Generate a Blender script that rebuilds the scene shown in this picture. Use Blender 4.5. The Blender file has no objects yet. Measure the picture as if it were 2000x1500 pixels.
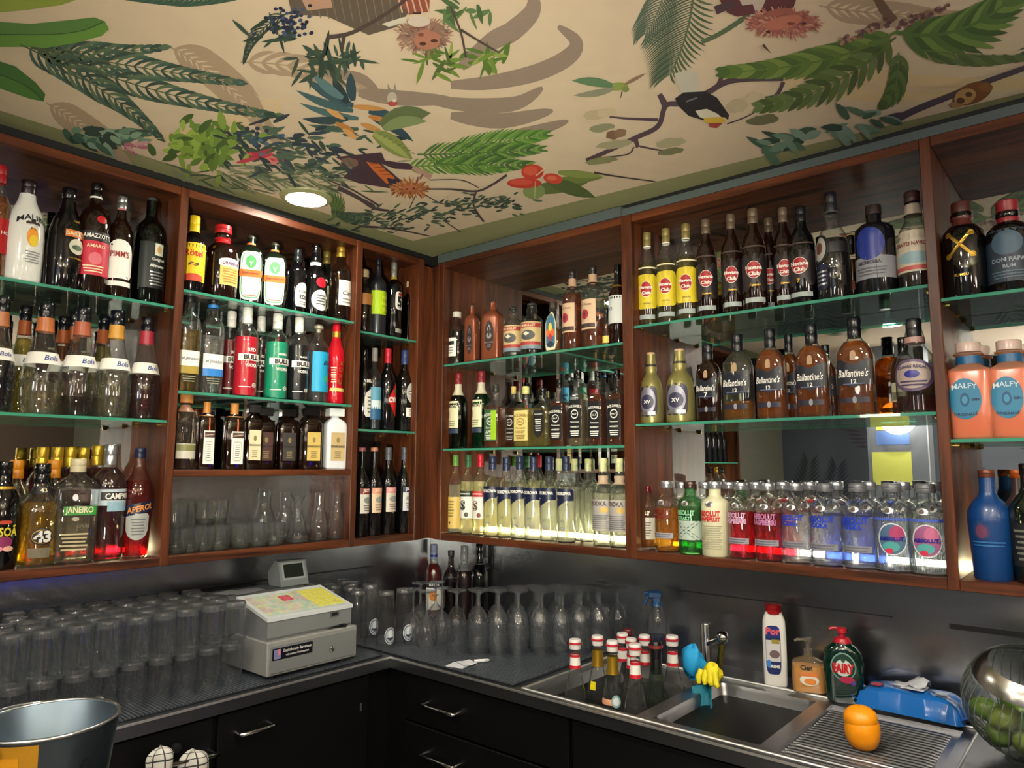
import bpy, math, random
from mathutils import Vector, Matrix
random.seed(7)
SC = bpy.context.scene
COL = SC.collection
# ------------------------------------------------------------------ camera
FPX = 1390.33                      # focal length in pixels of the 2000x1500 frame
YAW, PIT, ROL = -0.7030, 0.1154, 0.0029
CAM = Vector((2.18251, -2.04347, 1.59568))
FW = Vector((math.sin(YAW)*math.cos(PIT), math.cos(YAW)*math.cos(PIT), math.sin(PIT)))
_r0 = Vector((math.cos(YAW), -math.sin(YAW), 0)); _u0 = _r0.cross(FW)
RT = _r0*math.cos(ROL)+_u0*math.sin(ROL); UP = -_r0*math.sin(ROL)+_u0*math.cos(ROL)
cd = bpy.data.cameras.new('camera'); cam = bpy.data.objects.new('camera', cd); COL.objects.link(cam)
cd.sensor_width = 36; cd.lens = FPX/2000*36; cd.clip_start = 0.02
cam.matrix_world = Matrix(((RT.x, UP.x, -FW.x, CAM.x), (RT.y, UP.y, -FW.y, CAM.y), (RT.z, UP.z, -FW.z, CAM.z), (0, 0, 0, 1)))
SC.camera = cam
# ------------------------------------------------------------------ world, lights, exposure
W = bpy.data.worlds.new('world'); SC.world = W; W.use_nodes = True
W.node_tree.nodes['Background'].inputs[0].default_value = (0.55, 0.6, 0.7, 1)
W.node_tree.nodes['Background'].inputs[1].default_value = 0.02
vs = SC.view_settings
vs.view_transform = 'Standard'; vs.look = 'None'; vs.gamma = 1; vs.use_curve_mapping = False
vs.exposure = 0.6
cy = SC.cycles
cy.transparent_max_bounces = 28; cy.max_bounces = 5; cy.glossy_bounces = 4; cy.transmission_bounces = 3; cy.diffuse_bounces = 2
cy.use_adaptive_sampling = True; cy.adaptive_threshold = .12; cy.adaptive_min_samples = 10
cy.caustics_reflective = False; cy.caustics_refractive = False
cy.sample_clamp_indirect = 4.0; cy.use_denoising = True
LED = 34.0          # emission strength of the shelf light strips
LEDC = (1.0, 0.86, 0.48)
SPOT = 330.0        # ceiling lamp disc
GLOBE = 11.0       # globe lamps added behind the camera for brightness
BLUE = 2.2         # blue appliance panel at the far right
UPL = 76.0         # floor uplighters added to light the ceiling
WASH = 265.0        # floor spot added behind the camera to wash the ceiling over the bar
def lamp(name, kind, loc, power, color, size=0.05, aim=None, **kw):
    l = bpy.data.lights.new(name, kind); l.energy = power; l.color = color
    if kind == 'AREA':
        l.size = size
        for k in kw: setattr(l, k, kw[k])
    else:
        l.shadow_soft_size = size
        for k in kw: setattr(l, k, kw[k])
    o = bpy.data.objects.new(name, l); COL.objects.link(o); o.location = loc
    if aim is not None: o.rotation_euler = (Vector(aim)-Vector(loc)).to_track_quat('-Z', 'Y').to_euler()
    return o
# ------------------------------------------------------------------ pixel helpers
def ray(px, py): return FW + RT*((px-1000)/FPX) + UP*((750-py)/FPX)
def hit(px, py, ax, v):
    d = ray(px, py); return CAM + d*((v-CAM[ax])/d[ax])
def depth(P): return (Vector(P)-CAM).dot(FW)
def proj(P):
    X = Vector(P)-CAM; w = X.dot(FW); return 1000+FPX*X.dot(RT)/w, 750-FPX*X.dot(UP)/w
# ------------------------------------------------------------------ materials
def lin(h):
    h = h.lstrip('#'); c = [int(h[i:i+2], 16)/255 for i in (0, 2, 4)]
    return tuple(x/12.92 if x <= .04045 else ((x+.055)/1.055)**2.4 for x in c)+(1,)
MC = {}
def newmat(key):
    m = bpy.data.materials.new(key); m.use_nodes = True; m.node_tree.nodes.clear(); MC[key] = m
    return m, m.node_tree.nodes, m.node_tree.links
def paint(h, rough=.5, metal=0.0, spec=.5, coat=0.0):
    key = 'paint_%s_%d_%d_%d_%d' % (h, rough*100, metal*100, spec*100, coat*100)
    if key in MC: return MC[key]
    m, n, l = newmat(key)
    p = n.new('ShaderNodeBsdfPrincipled'); o = n.new('ShaderNodeOutputMaterial'); l.new(p.outputs[0], o.inputs[0])
    nz = n.new('ShaderNodeTexNoise'); nz.inputs['Scale'].default_value = 60; nz.inputs['Detail'].default_value = 2
    mx = n.new('ShaderNodeMixRGB'); mx.blend_type = 'MULTIPLY'; mx.inputs[1].default_value = lin(h)
    r = n.new('ShaderNodeValToRGB'); r.color_ramp.elements[0].color = (.86, .86, .86, 1); r.color_ramp.elements[1].color = (1, 1, 1, 1)
    l.new(nz.outputs[0], r.inputs[0]); l.new(r.outputs[0], mx.inputs[2]); mx.inputs[0].default_value = 1; l.new(mx.outputs[0], p.inputs['Base Color'])
    p.inputs['Roughness'].default_value = rough; p.inputs['Metallic'].default_value = metal
    p.inputs['Specular IOR Level'].default_value = spec; p.inputs['Coat Weight'].default_value = coat; p.inputs['Coat Roughness'].default_value = .05
    return m
def emit(h, s):
    key = 'emit_%s_%g' % (h, s)
    if key in MC: return MC[key]
    m, n, l = newmat(key); e = n.new('ShaderNodeEmission'); o = n.new('ShaderNodeOutputMaterial'); l.new(e.outputs[0], o.inputs[0])
    e.inputs[0].default_value = lin(h); e.inputs[1].default_value = s
    return m
def glass(h, trans=.1, refr=.0, rough=.012, edge=None):
    """thin tinted glass: clear transmission, some scatter, Fresnel gloss, darker where the wall is seen edge-on"""
    key = 'glass_%s_%d_%d_%d_%s' % (h, trans*100, refr*100, rough*100, edge)
    if key in MC: return MC[key]
    m, n, l = newmat(key); o = n.new('ShaderNodeOutputMaterial')
    t = n.new('ShaderNodeBsdfTransparent'); tr = n.new('ShaderNodeBsdfTranslucent'); g = n.new('ShaderNodeBsdfGlossy')
    c = lin(h); c2 = tuple(x**.55 for x in c[:3])+(1,)
    lw = n.new('ShaderNodeLayerWeight'); lw.inputs[0].default_value = .5
    cr = n.new('ShaderNodeValToRGB'); e = lin(edge) if edge else tuple(x*.6 for x in c2[:3])+(1,)
    cr.color_ramp.elements[0].position = .35; cr.color_ramp.elements[0].color = c2
    cr.color_ramp.elements[1].position = .95; cr.color_ramp.elements[1].color = e
    l.new(lw.outputs['Facing'], cr.inputs[0]); l.new(cr.outputs[0], t.inputs[0])
    tr.inputs[0].default_value = c
    g.inputs['Roughness'].default_value = rough
    df = n.new('ShaderNodeBsdfDiffuse'); df.inputs[0].default_value = c
    sc_ = n.new('ShaderNodeMixShader'); sc_.inputs[0].default_value = .3; l.new(tr.outputs[0], sc_.inputs[1]); l.new(df.outputs[0], sc_.inputs[2])
    m1 = n.new('ShaderNodeMixShader'); l.new(t.outputs[0], m1.inputs[1]); l.new(sc_.outputs[0], m1.inputs[2])
    ep = n.new('ShaderNodeMath'); ep.operation = 'POWER'; ep.inputs[1].default_value = 3.5; l.new(lw.outputs['Facing'], ep.inputs[0])
    ea = n.new('ShaderNodeMath'); ea.operation = 'MULTIPLY_ADD'; ea.use_clamp = True; ea.inputs[1].default_value = .22; ea.inputs[2].default_value = trans; l.new(ep.outputs[0], ea.inputs[0]); l.new(ea.outputs[0], m1.inputs[0])
    last = m1
    if refr > 0:
        rf = n.new('ShaderNodeBsdfRefraction'); rf.inputs['IOR'].default_value = 1.33; rf.inputs['Color'].default_value = c2; rf.inputs['Roughness'].default_value = .02
        m3 = n.new('ShaderNodeMixShader'); m3.inputs[0].default_value = refr; l.new(m1.outputs[0], m3.inputs[1]); l.new(rf.outputs[0], m3.inputs[2]); last = m3
    lf = n.new('ShaderNodeLayerWeight'); lf.inputs[0].default_value = .5
    pw = n.new('ShaderNodeMath'); pw.operation = 'POWER'; pw.inputs[1].default_value = 4; l.new(lf.outputs['Facing'], pw.inputs[0])
    f = n.new('ShaderNodeMath'); f.operation = 'MULTIPLY_ADD'; f.inputs[1].default_value = .75; f.inputs[2].default_value = .07; l.new(pw.outputs[0], f.inputs[0])
    m2 = n.new('ShaderNodeMixShader'); l.new(f.outputs[0], m2.inputs[0]); l.new(last.outputs[0], m2.inputs[1]); l.new(g.outputs[0], m2.inputs[2])
    l.new(m2.outputs[0], o.inputs[0])
    return m
def wood(key, c1, c2, axis, scale=1.0, rough=.45):
    if key in MC: return MC[key]
    m, n, l = newmat(key)
    p = n.new('ShaderNodeBsdfPrincipled'); o = n.new('ShaderNodeOutputMaterial'); l.new(p.outputs[0], o.inputs[0])
    tc = n.new('ShaderNodeTexCoord'); mp = n.new('ShaderNodeMapping'); l.new(tc.outputs['Object'], mp.inputs[0])
    s = [14*scale]*3; s[axis] = .9*scale; mp.inputs['Scale'].default_value = s
    nz = n.new('ShaderNodeTexNoise'); nz.inputs['Scale'].default_value = 2.2; nz.inputs['Detail'].default_value = 7; nz.inputs['Roughness'].default_value = .62; nz.inputs['Distortion'].default_value = .5
    l.new(mp.outputs[0], nz.inputs['Vector'])
    s2 = [90*scale]*3; s2[axis] = 3*scale
    mp2 = n.new('ShaderNodeMapping'); l.new(tc.outputs['Object'], mp2.inputs[0]); mp2.inputs['Scale'].default_value = s2
    n2 = n.new('ShaderNodeTexNoise'); n2.inputs['Scale'].default_value = 3; n2.inputs['Detail'].default_value = 3; l.new(mp2.outputs[0], n2.inputs['Vector'])
    cr = n.new('ShaderNodeValToRGB'); cr.color_ramp.elements[0].position = .32; cr.color_ramp.elements[0].color = lin(c1); cr.color_ramp.elements[1].position = .7; cr.color_ramp.elements[1].color = lin(c2)
    l.new(nz.outputs[0], cr.inputs[0])
    mx = n.new('ShaderNodeMixRGB'); mx.blend_type = 'MULTIPLY'; mx.inputs[0].default_value = .45; l.new(cr.outputs[0], mx.inputs[1]); l.new(n2.outputs[0], mx.inputs[2]); l.new(mx.outputs[0], p.inputs['Base Color'])
    p.inputs['Roughness'].default_value = rough; p.inputs['Coat Weight'].default_value = .04; p.inputs['Coat Roughness'].default_value = .25; p.inputs['Specular IOR Level'].default_value = .3
    return m
def steel(key, h='#8d8f92', rough=.3, axis=2, var=.12, aniso=0.0):
    if key in MC: return MC[key]
    m, n, l = newmat(key)
    p = n.new('ShaderNodeBsdfPrincipled'); o = n.new('ShaderNodeOutputMaterial'); l.new(p.outputs[0], o.inputs[0])
    tc = n.new('ShaderNodeTexCoord'); mp = n.new('ShaderNodeMapping'); l.new(tc.outputs['Object'], mp.inputs[0])
    s = [5.0]*3; s[axis] = 200; mp.inputs['Scale'].default_value = s
    nz = n.new('ShaderNodeTexNoise'); nz.inputs['Scale'].default_value = 1.5; nz.inputs['Detail'].default_value = 4; l.new(mp.outputs[0], nz.inputs['Vector'])
    mr = n.new('ShaderNodeMapRange'); mr.inputs[3].default_value = max(.02, rough-var); mr.inputs[4].default_value = rough+var; l.new(nz.outputs[0], mr.inputs[0]); l.new(mr.outputs[0], p.inputs['Roughness'])
    p.inputs['Base Color'].default_value = lin(h); p.inputs['Metallic'].default_value = 1; p.inputs['Anisotropic'].default_value = aniso
    return m
CH = lambda: paint('#d8dadc', .08, 1.0)
WV = wood('wood_vertical', '#271009', '#763e20', 2)
WX = wood('wood_along_right', '#271009', '#763e20', 0)
WY = wood('wood_along_left', '#271009', '#763e20', 1)
ST = steel('brushed_steel', '#a8aaae', .25, 2, .015, .5)
STD = steel('dark_steel', '#55585c', .34, 2)
def mirror_mat():
    if 'mirror' in MC: return MC['mirror']
    m, n, l = newmat('mirror'); g = n.new('ShaderNodeBsdfGlossy'); o = n.new('ShaderNodeOutputMaterial'); l.new(g.outputs[0], o.inputs[0])
    g.inputs['Color'].default_value = (.62, .66, .67, 1); g.inputs['Roughness'].default_value = .006
    return m
# ------------------------------------------------------------------ object helpers
def setp(o, label=None, cat=None, group=None, kind=None):
    if label: o['label'] = label
    if cat: o['category'] = cat
    if group: o['group'] = group
    if kind: o['kind'] = kind
    return o
def empty(name, loc=(0, 0, 0), rz=0):
    o = bpy.data.objects.new(name, None); COL.objects.link(o); o.location = loc; o.rotation_euler = (0, 0, rz); o.empty_display_size = .02
    return o
def mesh_obj(name, v, f, mat, parent=None, smooth=None):
    me = bpy.data.meshes.new(name); me.from_pydata(v, [], f); me.validate(clean_customdata=False)
    if smooth is not None:
        me.shade_smooth(); me.set_sharp_from_angle(angle=math.radians(smooth))
    me.materials.append(mat)
    o = bpy.data.objects.new(name, me); COL.objects.link(o)
    if parent is not None: o.parent = parent
    return o
class MB:
    def __init__(s): s.v = []; s.f = []
    def add(s, v, f):
        k = len(s.v); s.v += [tuple(p) for p in v]; s.f += [tuple(i+k for i in q) for q in f]; return s
    def box(s, x0, x1, y0, y1, z0, z1, b=0.0):
        if b <= 0:
            return s.add([(x0,y0,z0),(x1,y0,z0),(x1,y1,z0),(x0,y1,z0),(x0,y0,z1),(x1,y0,z1),(x1,y1,z1),(x0,y1,z1)],
                     [(3,2,1,0),(4,5,6,7),(0,1,5,4),(1,2,6,5),(2,3,7,6),(3,0,4,7)])
        vs_ = []
        for (xa, xb, ya, yb, z) in ((x0+b,x1-b,y0+b,y1-b,z0),(x0,x1,y0,y1,z0+b),(x0,x1,y0,y1,z1-b),(x0+b,x1-b,y0+b,y1-b,z1)):
            c = min(b, (xb-xa)/3, (yb-ya)/3)
            vs_ += [(xa+c,ya,z),(xb-c,ya,z),(xb,ya+c,z),(xb,yb-c,z),(xb-c,yb,z),(xa+c,yb,z),(xa,yb-c,z),(xa,ya+c,z)]
        f = [tuple(range(7,-1,-1)), tuple(range(24,32))]
        for r in range(3):
            for i in range(8): f.append((r*8+i, r*8+(i+1)%8, r*8+8+(i+1)%8, r*8+8+i))
        return s.add(vs_, f)
    def tube(s, pts, r, n=8, caps=True):
        pts = [Vector(p) for p in pts]; rr = r if isinstance(r, (list, tuple)) else [r]*len(pts)
        rings = []
        prev = None
        for i, p in enumerate(pts):
            t = (pts[min(i+1, len(pts)-1)]-pts[max(i-1, 0)]).normalized()
            a = Vector((0, 0, 1)) if abs(t.z) < .9 else Vector((1, 0, 0))
            if prev is not None: a = prev
            x = (a - t*a.dot(t)).normalized(); y = t.cross(x); prev = x
            rings.append([p+(x*math.cos(2*math.pi*k/n)+y*math.sin(2*math.pi*k/n))*rr[i] for k in range(n)])
        v = [q for g in rings for q in g]; f = []
        for i in range(len(pts)-1):
            for k in range(n): f.append((i*n+k, i*n+(k+1)%n, (i+1)*n+(k+1)%n, (i+1)*n+k))
        if caps: f += [tuple(range(n-1, -1, -1)), tuple(range((len(pts)-1)*n, len(pts)*n))]
        return s.add(v, f)
    def lathe(s, prof, n=20, c=(0, 0, 0), sec=None, close=False):
        v = []; f = []; idx = []
        for (r, z) in prof:
            if r <= 1e-6: idx.append([len(v)]); v.append((c[0], c[1], c[2]+z)); continue
            idx.append(list(range(len(v), len(v)+n)))
            for k in range(n):
                a = 2*math.pi*k/n
                x, y = sec(r, a) if sec else (r*math.cos(a), r*math.sin(a))
                v.append((c[0]+x, c[1]+y, c[2]+z))
        for A, B in zip(idx, idx[1:]):
            if len(A) == 1 and len(B) == 1: continue
            for k in range(n):
                if len(A) == 1: f.append((A[0], B[(k+1)%n], B[k]))
                elif len(B) == 1: f.append((A[k], A[(k+1)%n], B[0]))
                else: f.append((A[k], A[(k+1)%n], B[(k+1)%n], B[k]))
        return s.add(v, f)
    def disc(s, c, r, n=20, up=True):
        v = [(c[0]+r*math.cos(2*math.pi*k/n), c[1]+r*math.sin(2*math.pi*k/n), c[2]) for k in range(n)]
        return s.add(v, [tuple(range(n)) if up else tuple(range(n-1, -1, -1))])
    def build(s, name, mat, parent=None, smooth=None): return mesh_obj(name, s.v, s.f, mat, parent, smooth)
def box(name, mat, b, parent=None, bev=0.0, smooth=None): return MB().box(*b, b=bev).build(name, mat, parent, smooth)
# ------------------------------------------------------------------ lettering
TX = {}
def text2d(s, fat=.012):
    """outline of a word as 2-D triangles, centred, width normalised to 1; returns verts, faces, height"""
    key = (s, fat)
    if key in TX: return TX[key]
    cu = bpy.data.curves.new('letters', 'FONT'); cu.body = s; cu.align_x = 'CENTER'; cu.resolution_u = 2; cu.offset = fat
    ob = bpy.data.objects.new('letters', cu)
    me = ob.to_mesh()
    v = [(p.co.x, p.co.y) for p in me.vertices]; f = [tuple(q.vertices) for q in me.polygons]
    ob.to_mesh_clear(); bpy.data.objects.remove(ob); bpy.data.curves.remove(cu)
    if not v: TX[key] = ([], [], 1); return TX[key]
    x0 = min(p[0] for p in v); x1 = max(p[0] for p in v); y0 = min(p[1] for p in v); y1 = max(p[1] for p in v)
    w = x1-x0
    TX[key] = ([((p[0]-(x0+x1)/2)/w, (p[1]-(y0+y1)/2)/w) for p in v], f, (y1-y0)/w)
    return TX[key]
# ================================================================== the room
ZB, ZBI, DEP = 1.30, 1.326, 0.26     # underside and inner floor of the wall cabinets, their depth
ZCEIL, ZC = 2.50, 0.95               # ceiling, worktop
FLX, FRY = 0.24, -0.388              # worktop front planes (left leg: x, right leg: y)
X1, Y0 = 4.4, -4.4
def struct(name, mat, b, **k):
    o = box(name, mat, b, **k); o['kind'] = 'structure'; return o
wallm = paint('#6b6a5e', .8)
OLIVE = paint('#8a8a62', .75)
struct('floor', paint('#6a645c', .5), (-.3, X1, Y0, .3, -.05, 0))
ceil_o = struct('ceiling', OLIVE, (-.3, X1, Y0, .3, ZCEIL, ZCEIL+.05))
struct('wall_left', wallm, (-.36, -.287, Y0, .36, 0, ZCEIL))
struct('wall_right', wallm, (-.287, X1, .287, .36, 0, ZCEIL))
struct('wall_far_side', paint('#5c4c40', .8), (X1, X1+.06, Y0, .36, 0, ZCEIL))
wb = struct('wall_behind', paint('#565c68', .8), (-.3, X1, Y0-.06, Y0, 0, ZCEIL))
BLK = paint('#0c0c0e', .6)
GREY = paint('#4a5454', .6)
# shadow gap and strips between the cabinets and the ceiling
o = struct('trim_1', BLK, (-.06, -.03, -2.7, .03, 2.46, ZCEIL))
o = struct('trim_2', BLK, (-.03, 2.9, .03, .06, 2.44, ZCEIL))
o = struct('trim_3', GREY, (.036, .938, .0, .03, 2.452, 2.487))
o = struct('trim_4', GREY, (.938, 2.9, .012, .03, 2.455, 2.48))
# stainless backsplash below the cabinets
sp = empty('backsplash'); setp(sp, 'brushed stainless steel backsplash running round the corner under the cabinets', 'backsplash')
box('left_sheet', ST, (-.285, -.262, -2.7, .285, ZC, ZB), sp)
box('right_sheet', ST, (-.262, 2.9, .262, .285, ZC, ZB), sp)
box('left_strip', ST, (-.262, -.247, -2.7, -.08, 1.180, ZB), sp)
box('right_strip', ST, (.10, 2.9, .247, .262, 1.176, ZB), sp)
box('painted_shadow_line', BLK, (1.0, 1.66, .2475, .262, 1.1725, 1.176), sp); box('painted_shadow_line', BLK, (1.80, 2.9, .2475, .262, 1.162, 1.176), sp); box('painted_shadow_line', BLK, (-.262, -.2475, -2.7, -.08, 1.1755, 1.180), sp)  # black strips laid in for the line of shade under the steel strips
box('corner_trim', ST, (-.262, -.254, .254, .262, ZC, ZB), sp)
sk = empty('wall_socket'); setp(sk, 'small black socket on the steel strip under the right cabinet', 'socket')
P = hit(960, 1093, 1, .247); box('plate', BLK, (P.x-.012, P.x+.012, .238, .248, P.z-.018, P.z+.018), sk, .002); box('face', paint('#050505', .3), (P.x-.007, P.x+.007, .236, .239, P.z-.01, P.z+.01), sk)

GLS = glass('#e6f6ef', .04, edge='#6fb8a6')
GEDGE = glass('#74dcc2', .85, edge='#3fae94')
GOLDM = paint('#c9a75a', .25, 1.0)
def shelf_glass(par, side, a0, a1, z):
    t = .008
    if side == 'L':
        s = box('glass_shelf', GLS, (-DEP+.004, -.012, a0, a1, z-t, z), par); box('polished_edge', GEDGE, (-.012, -.0085, a0, a1, z-t, z), s)
    else:
        s = box('glass_shelf', GLS, (a0, a1, .012, DEP-.004, z-t, z), par); box('polished_edge', GEDGE, (a0, a1, .0085, .012, z-t, z), s)
    for a in (a0, a1):
        for d in (.05, .21):
            e = .012 if a == a0 else -.012
            if side == 'L': MB().tube([(-d, a, z-t-.004), (-d, a+e, z-t-.004)], .004, 6).build('shelf_pin', GOLDM, s)
            else: MB().tube([(a, d, z-t-.004), (a+e, d, z-t-.004)], .004, 6).build('shelf_pin', GOLDM, s)
def cabinet(name, label, side, a0, a1, p0, p1, ztop, shelves, mirror=True, led=LEDC, back=None, woodshelf=None):
    """open cabinet; a0..a1 clear width, p0/p1 panel thickness at either end (0 = shared with the neighbour)"""
    r = empty(name); setp(r, label, 'cabinet', 'open wooden bottle cabinets on the two walls')
    zi = ztop-.026
    def bx(nm, m, u0, u1, d0, d1, z0, z1, bev=.0015):
        return box(nm, m, (-d1, -d0, u0, u1, z0, z1) if side == 'L' else (u0, u1, d0, d1, z0, z1), r, bev)
    W1 = WY if side == 'L' else WX
    if p0: bx('side_panel', WV, a0-p0, a0, 0, DEP+.012, ZB, ztop)
    if p1: bx('side_panel', WV, a1, a1+p1, 0, DEP+.012, ZB, ztop)
    bx('bottom_panel', W1, a0, a1, .001, DEP+.012, ZB, ZBI); bx('top_panel', W1, a0, a1, .001, DEP+.012, zi, ztop)
    zlo = ZBI
    if woodshelf:
        bx('wooden_shelf', W1, a0, a1, .004, DEP, woodshelf-.021, woodshelf); zlo = woodshelf
        bx('steel_back', ST, a0, a1, DEP, DEP+.010, ZBI, woodshelf-.02, 0)
    bx('mirror_back' if mirror else 'back_panel', mirror_mat() if mirror else paint('#120c0a', .3), a0, a1, DEP, DEP+.010, zlo, zi, 0)
    for z in shelves: shelf_glass(r, side, a0, a1, z)
    if led:
        key = 'led_%d' % round(led[2]*100); e = MC.get(key)
        if e is None:
            e, nn, ll = newmat(key); q = nn.new('ShaderNodeEmission'); oo = nn.new('ShaderNodeOutputMaterial'); ll.new(q.outputs[0], oo.inputs[0]); q.inputs[0].default_value = led+(1,); q.inputs[1].default_value = LED*(.75 if led[2] > .6 else 1)
        k = bx('light_strip', e, a0+.01, a1-.01, DEP-.032, DEP-.012, ZBI, ZBI+.012, 0); k['label'] = 'glowing warm light strip'
    return r
ZS = dict(C1=2.085, C2=1.732, C3=ZBI, B1=2.144, B2=1.825, B3=1.583, B4=ZBI, A1=2.114, A2=1.736, A3=ZBI,
          R1=2.015, R2=1.667, R3=ZBI, S1=2.064, S2=1.736, S3=ZBI, T1=2.022, T2=1.666, T3=ZBI)
cabinet('bottle_cabinet', 'left-hand open bottle cabinet with a red glow at its lower end panel', 'L', -1.98, -1.075, .025, .025, 2.466, (ZS['C1'], ZS['C2']))
cabinet('bottle_cabinet', 'open cabinet above the cash register with a glassware niche under a wooden shelf', 'L', -1.05, -.393, 0, .027, 2.466, (ZS['B1'], ZS['B2']), led=None, woodshelf=ZS['B3'])
cabinet('bottle_cabinet', 'narrow dark cabinet in the corner with four tall wine-type bottles at its foot', 'L', -.366, -.075, 0, .034, 2.466, (ZS['A1'], ZS['A2']), mirror=False, led=None)
cabinet('bottle_cabinet', 'backlit cabinet right of the corner with clear vodka bottles along its bottom', 'R', .073, .938, .037, .04, 2.45, (ZS['R1'], ZS['R2']))
cabinet('bottle_cabinet', 'wide backlit cabinet with fruit-flavoured vodka bottles along its bottom', 'R', .978, 1.843, 0, .026, 2.45, (ZS['S1'], ZS['S2']), led=(1.0, .90, .70))
cabinet('bottle_cabinet', 'cabinet at the right edge with pale orange gin bottles and a blue bottle', 'R', 1.869, 2.70, 0, .026, 2.45, (ZS['T1'], ZS['T2']))
cabinet('bottle_cabinet', 'far left-wall cabinet glimpsed only in the mirror behind the vodka row', 'L', -2.66, -2.02, .02, .015, 2.466, (1.95, 1.63))
# corner post between both cabinet runs
cp = struct('trim_5', WV, (-.0395, .0345, .0005, .036, ZB+.004, 2.44))
struct('trim_6', WV, (-.036, -.0005, -.0405, .0005, ZB+.004, 2.44))
# round lamp set into the ceiling
P = hit(598, 384, 2, ZCEIL)
lm = empty('ceiling_lamp', (P.x, P.y, ZCEIL)); setp(lm, 'round white recessed lamp glowing at the ceiling edge above the register cabinet', 'ceiling lamp')
MB().lathe([(.0665, -.012), (.085, -.006), (.088, 0)], 36).build('rim', paint('#8f9068', .5), lm, 40)
MB().lathe([(.0, -.0145), (.05, -.0135), (.0665, -.012)], 36).build('diffuser', emit('#fff6e4', SPOT*.3), lm, 40)
# further recessed lamps of the room, out of the frame
for i, (x, y) in enumerate(((1.75, -1.3), (2.65, -1.25), (1.15, -2.35), (2.9, -2.4), (1.4, -3.6), (3.0, -3.6))):
    t = empty('ceiling_lamp', (x, y, ZCEIL)); setp(t, 'round white recessed lamp out of frame, %s' % ('above the worktop corner side of the camera', 'above the sink side of the camera', 'behind the camera on the left', 'behind the camera on the right', 'far behind on the left', 'far behind on the right')[i], 'ceiling lamp', 'recessed lamps over the bar room')
    MB().lathe([(.0665, -.012), (.085, -.006), (.088, 0)], 28).build('rim', paint('#8f9068', .5), t, 40)
    MB().lathe([(.0, -.0145), (.05, -.0135), (.0665, -.012)], 28).build('diffuser', emit('#fff6e4', SPOT), t, 40)

# globe lamps added behind the camera to brighten the scene, and a blue-lit fridge
for i, (x, y, z) in enumerate(((1.0, -3.1, 1.95), (2.3, -3.3, 1.95), (3.5, -2.2, 1.95), (3.4, -.9, 1.95))):
    t = empty('added_globe_lamp', (x, y, z)); setp(t, ('added white globe lamp brightening the bar room, near the left wall', 'added white globe lamp hanging behind the camera', 'added white globe lamp hanging to the right behind the camera', 'added white globe lamp hanging beyond the right picture edge')[i], 'added pendant lamp', 'added globe lamps brightening the bar room')
    MB().lathe([(0, -.12)]+[(.12*math.cos(math.radians(a)), .12*math.sin(math.radians(a))) for a in range(-75, 90, 15)]+[(.0, .12)], 24).build('globe', emit('#fff1e0', GLOBE), t, 60)
    MB().tube([(0, 0, .12), (0, 0, ZCEIL-z)], .006, 8).build('cord', BLK, t)
t = empty('drinks_fridge', (4.1, -.25, 0)); setp(t, 'drinks fridge with a blue light panel beyond the right picture edge', 'fridge')
box('body', BLK, (0, .28, -.3, .3, 0, 1.1), t, .01); box('blue_panel', emit('#1030ff', BLUE), (-.004, 0, -.12, .12, .45, .8), t)
for i, (x, y) in enumerate(((3.9, -1.9), (2.7, -3.9))):  # lamps added out of view to brighten the ceiling from below
    t = empty('added_uplighter', (x, y, 0)); setp(t, ('added tall lamp lighting the ceiling, behind the camera to the right', 'added tall lamp lighting the ceiling, behind the camera to the left')[i], 'added floor lamp', 'added floor uplighters for the ceiling')
    MB().lathe([(0, 0), (.14, 0), (.14, .02), (.02, .03), (.012, .05), (.012, 1.62), (.03, 1.64), (.17, 1.74), (.175, 1.75), (.165, 1.745), (.02, 1.65), (0, 1.65)], 28).build('stand_and_bowl', paint('#2a2a2c', .4), t, 50)
    lo = lamp('added_uplight', 'AREA', (x, y, 1.72), UPL, (1.0, .95, .88), .22, (x, y, 3), shape='DISK'); lo.parent = t; lo.location = (0, 0, 1.72); lo.rotation_euler = (math.pi, 0, 0)

# printed palms on the wallpaper of the wall behind, and a pillar with notes, all seen in the mirrors
rw_ = random.Random(4)
for k in range(9):
    x, z, a = -.1+.27*k+rw_.uniform(-.1, .1), rw_.uniform(.9, 2.0), rw_.uniform(.6, 2.6); mb = MB()
    for i in range(16):
        for sd in (-1, 1):
            t = i/15; bx, bz = x+.6*t*math.cos(a), z+.6*t*math.sin(a); q = a+sd*(1-.5*t); L = .22*(1-.5*abs(t-.4)); w = .012; y = Y0+.001+.0001*i
            mb.add([(bx, y, bz), (bx+L*.5*math.cos(q)-w*math.sin(q), y, bz+L*.5*math.sin(q)+w*math.cos(q)), (bx+L*math.cos(q), y, bz+L*math.sin(q)), (bx+L*.5*math.cos(q)+w*math.sin(q), y, bz+L*.5*math.sin(q)-w*math.cos(q))], [(0, 3, 2, 1)])
    mb.build('printed_palm', paint(('#34403f', '#2f3a44', '#4a4450')[k % 3], .8), wb)
P = hit(1742, 915, 1, .26); d = ray(1742, 915); d.y = -d.y; Q = P+d*((-3.2-P.y)/d.y)
plr = empty('pillar', (Q.x, -3.3, 0)); setp(plr, 'grey pillar behind the camera seen in the mirror over the vodka row', 'pillar'); box('shaft', paint('#6a7078', .7), (-.16, .24, -.1, .08, 0, ZCEIL), plr); box('corner_bead', paint('#b8bcc4', .4), (.235, .243, .078, .083, 0, ZCEIL), plr)
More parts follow.
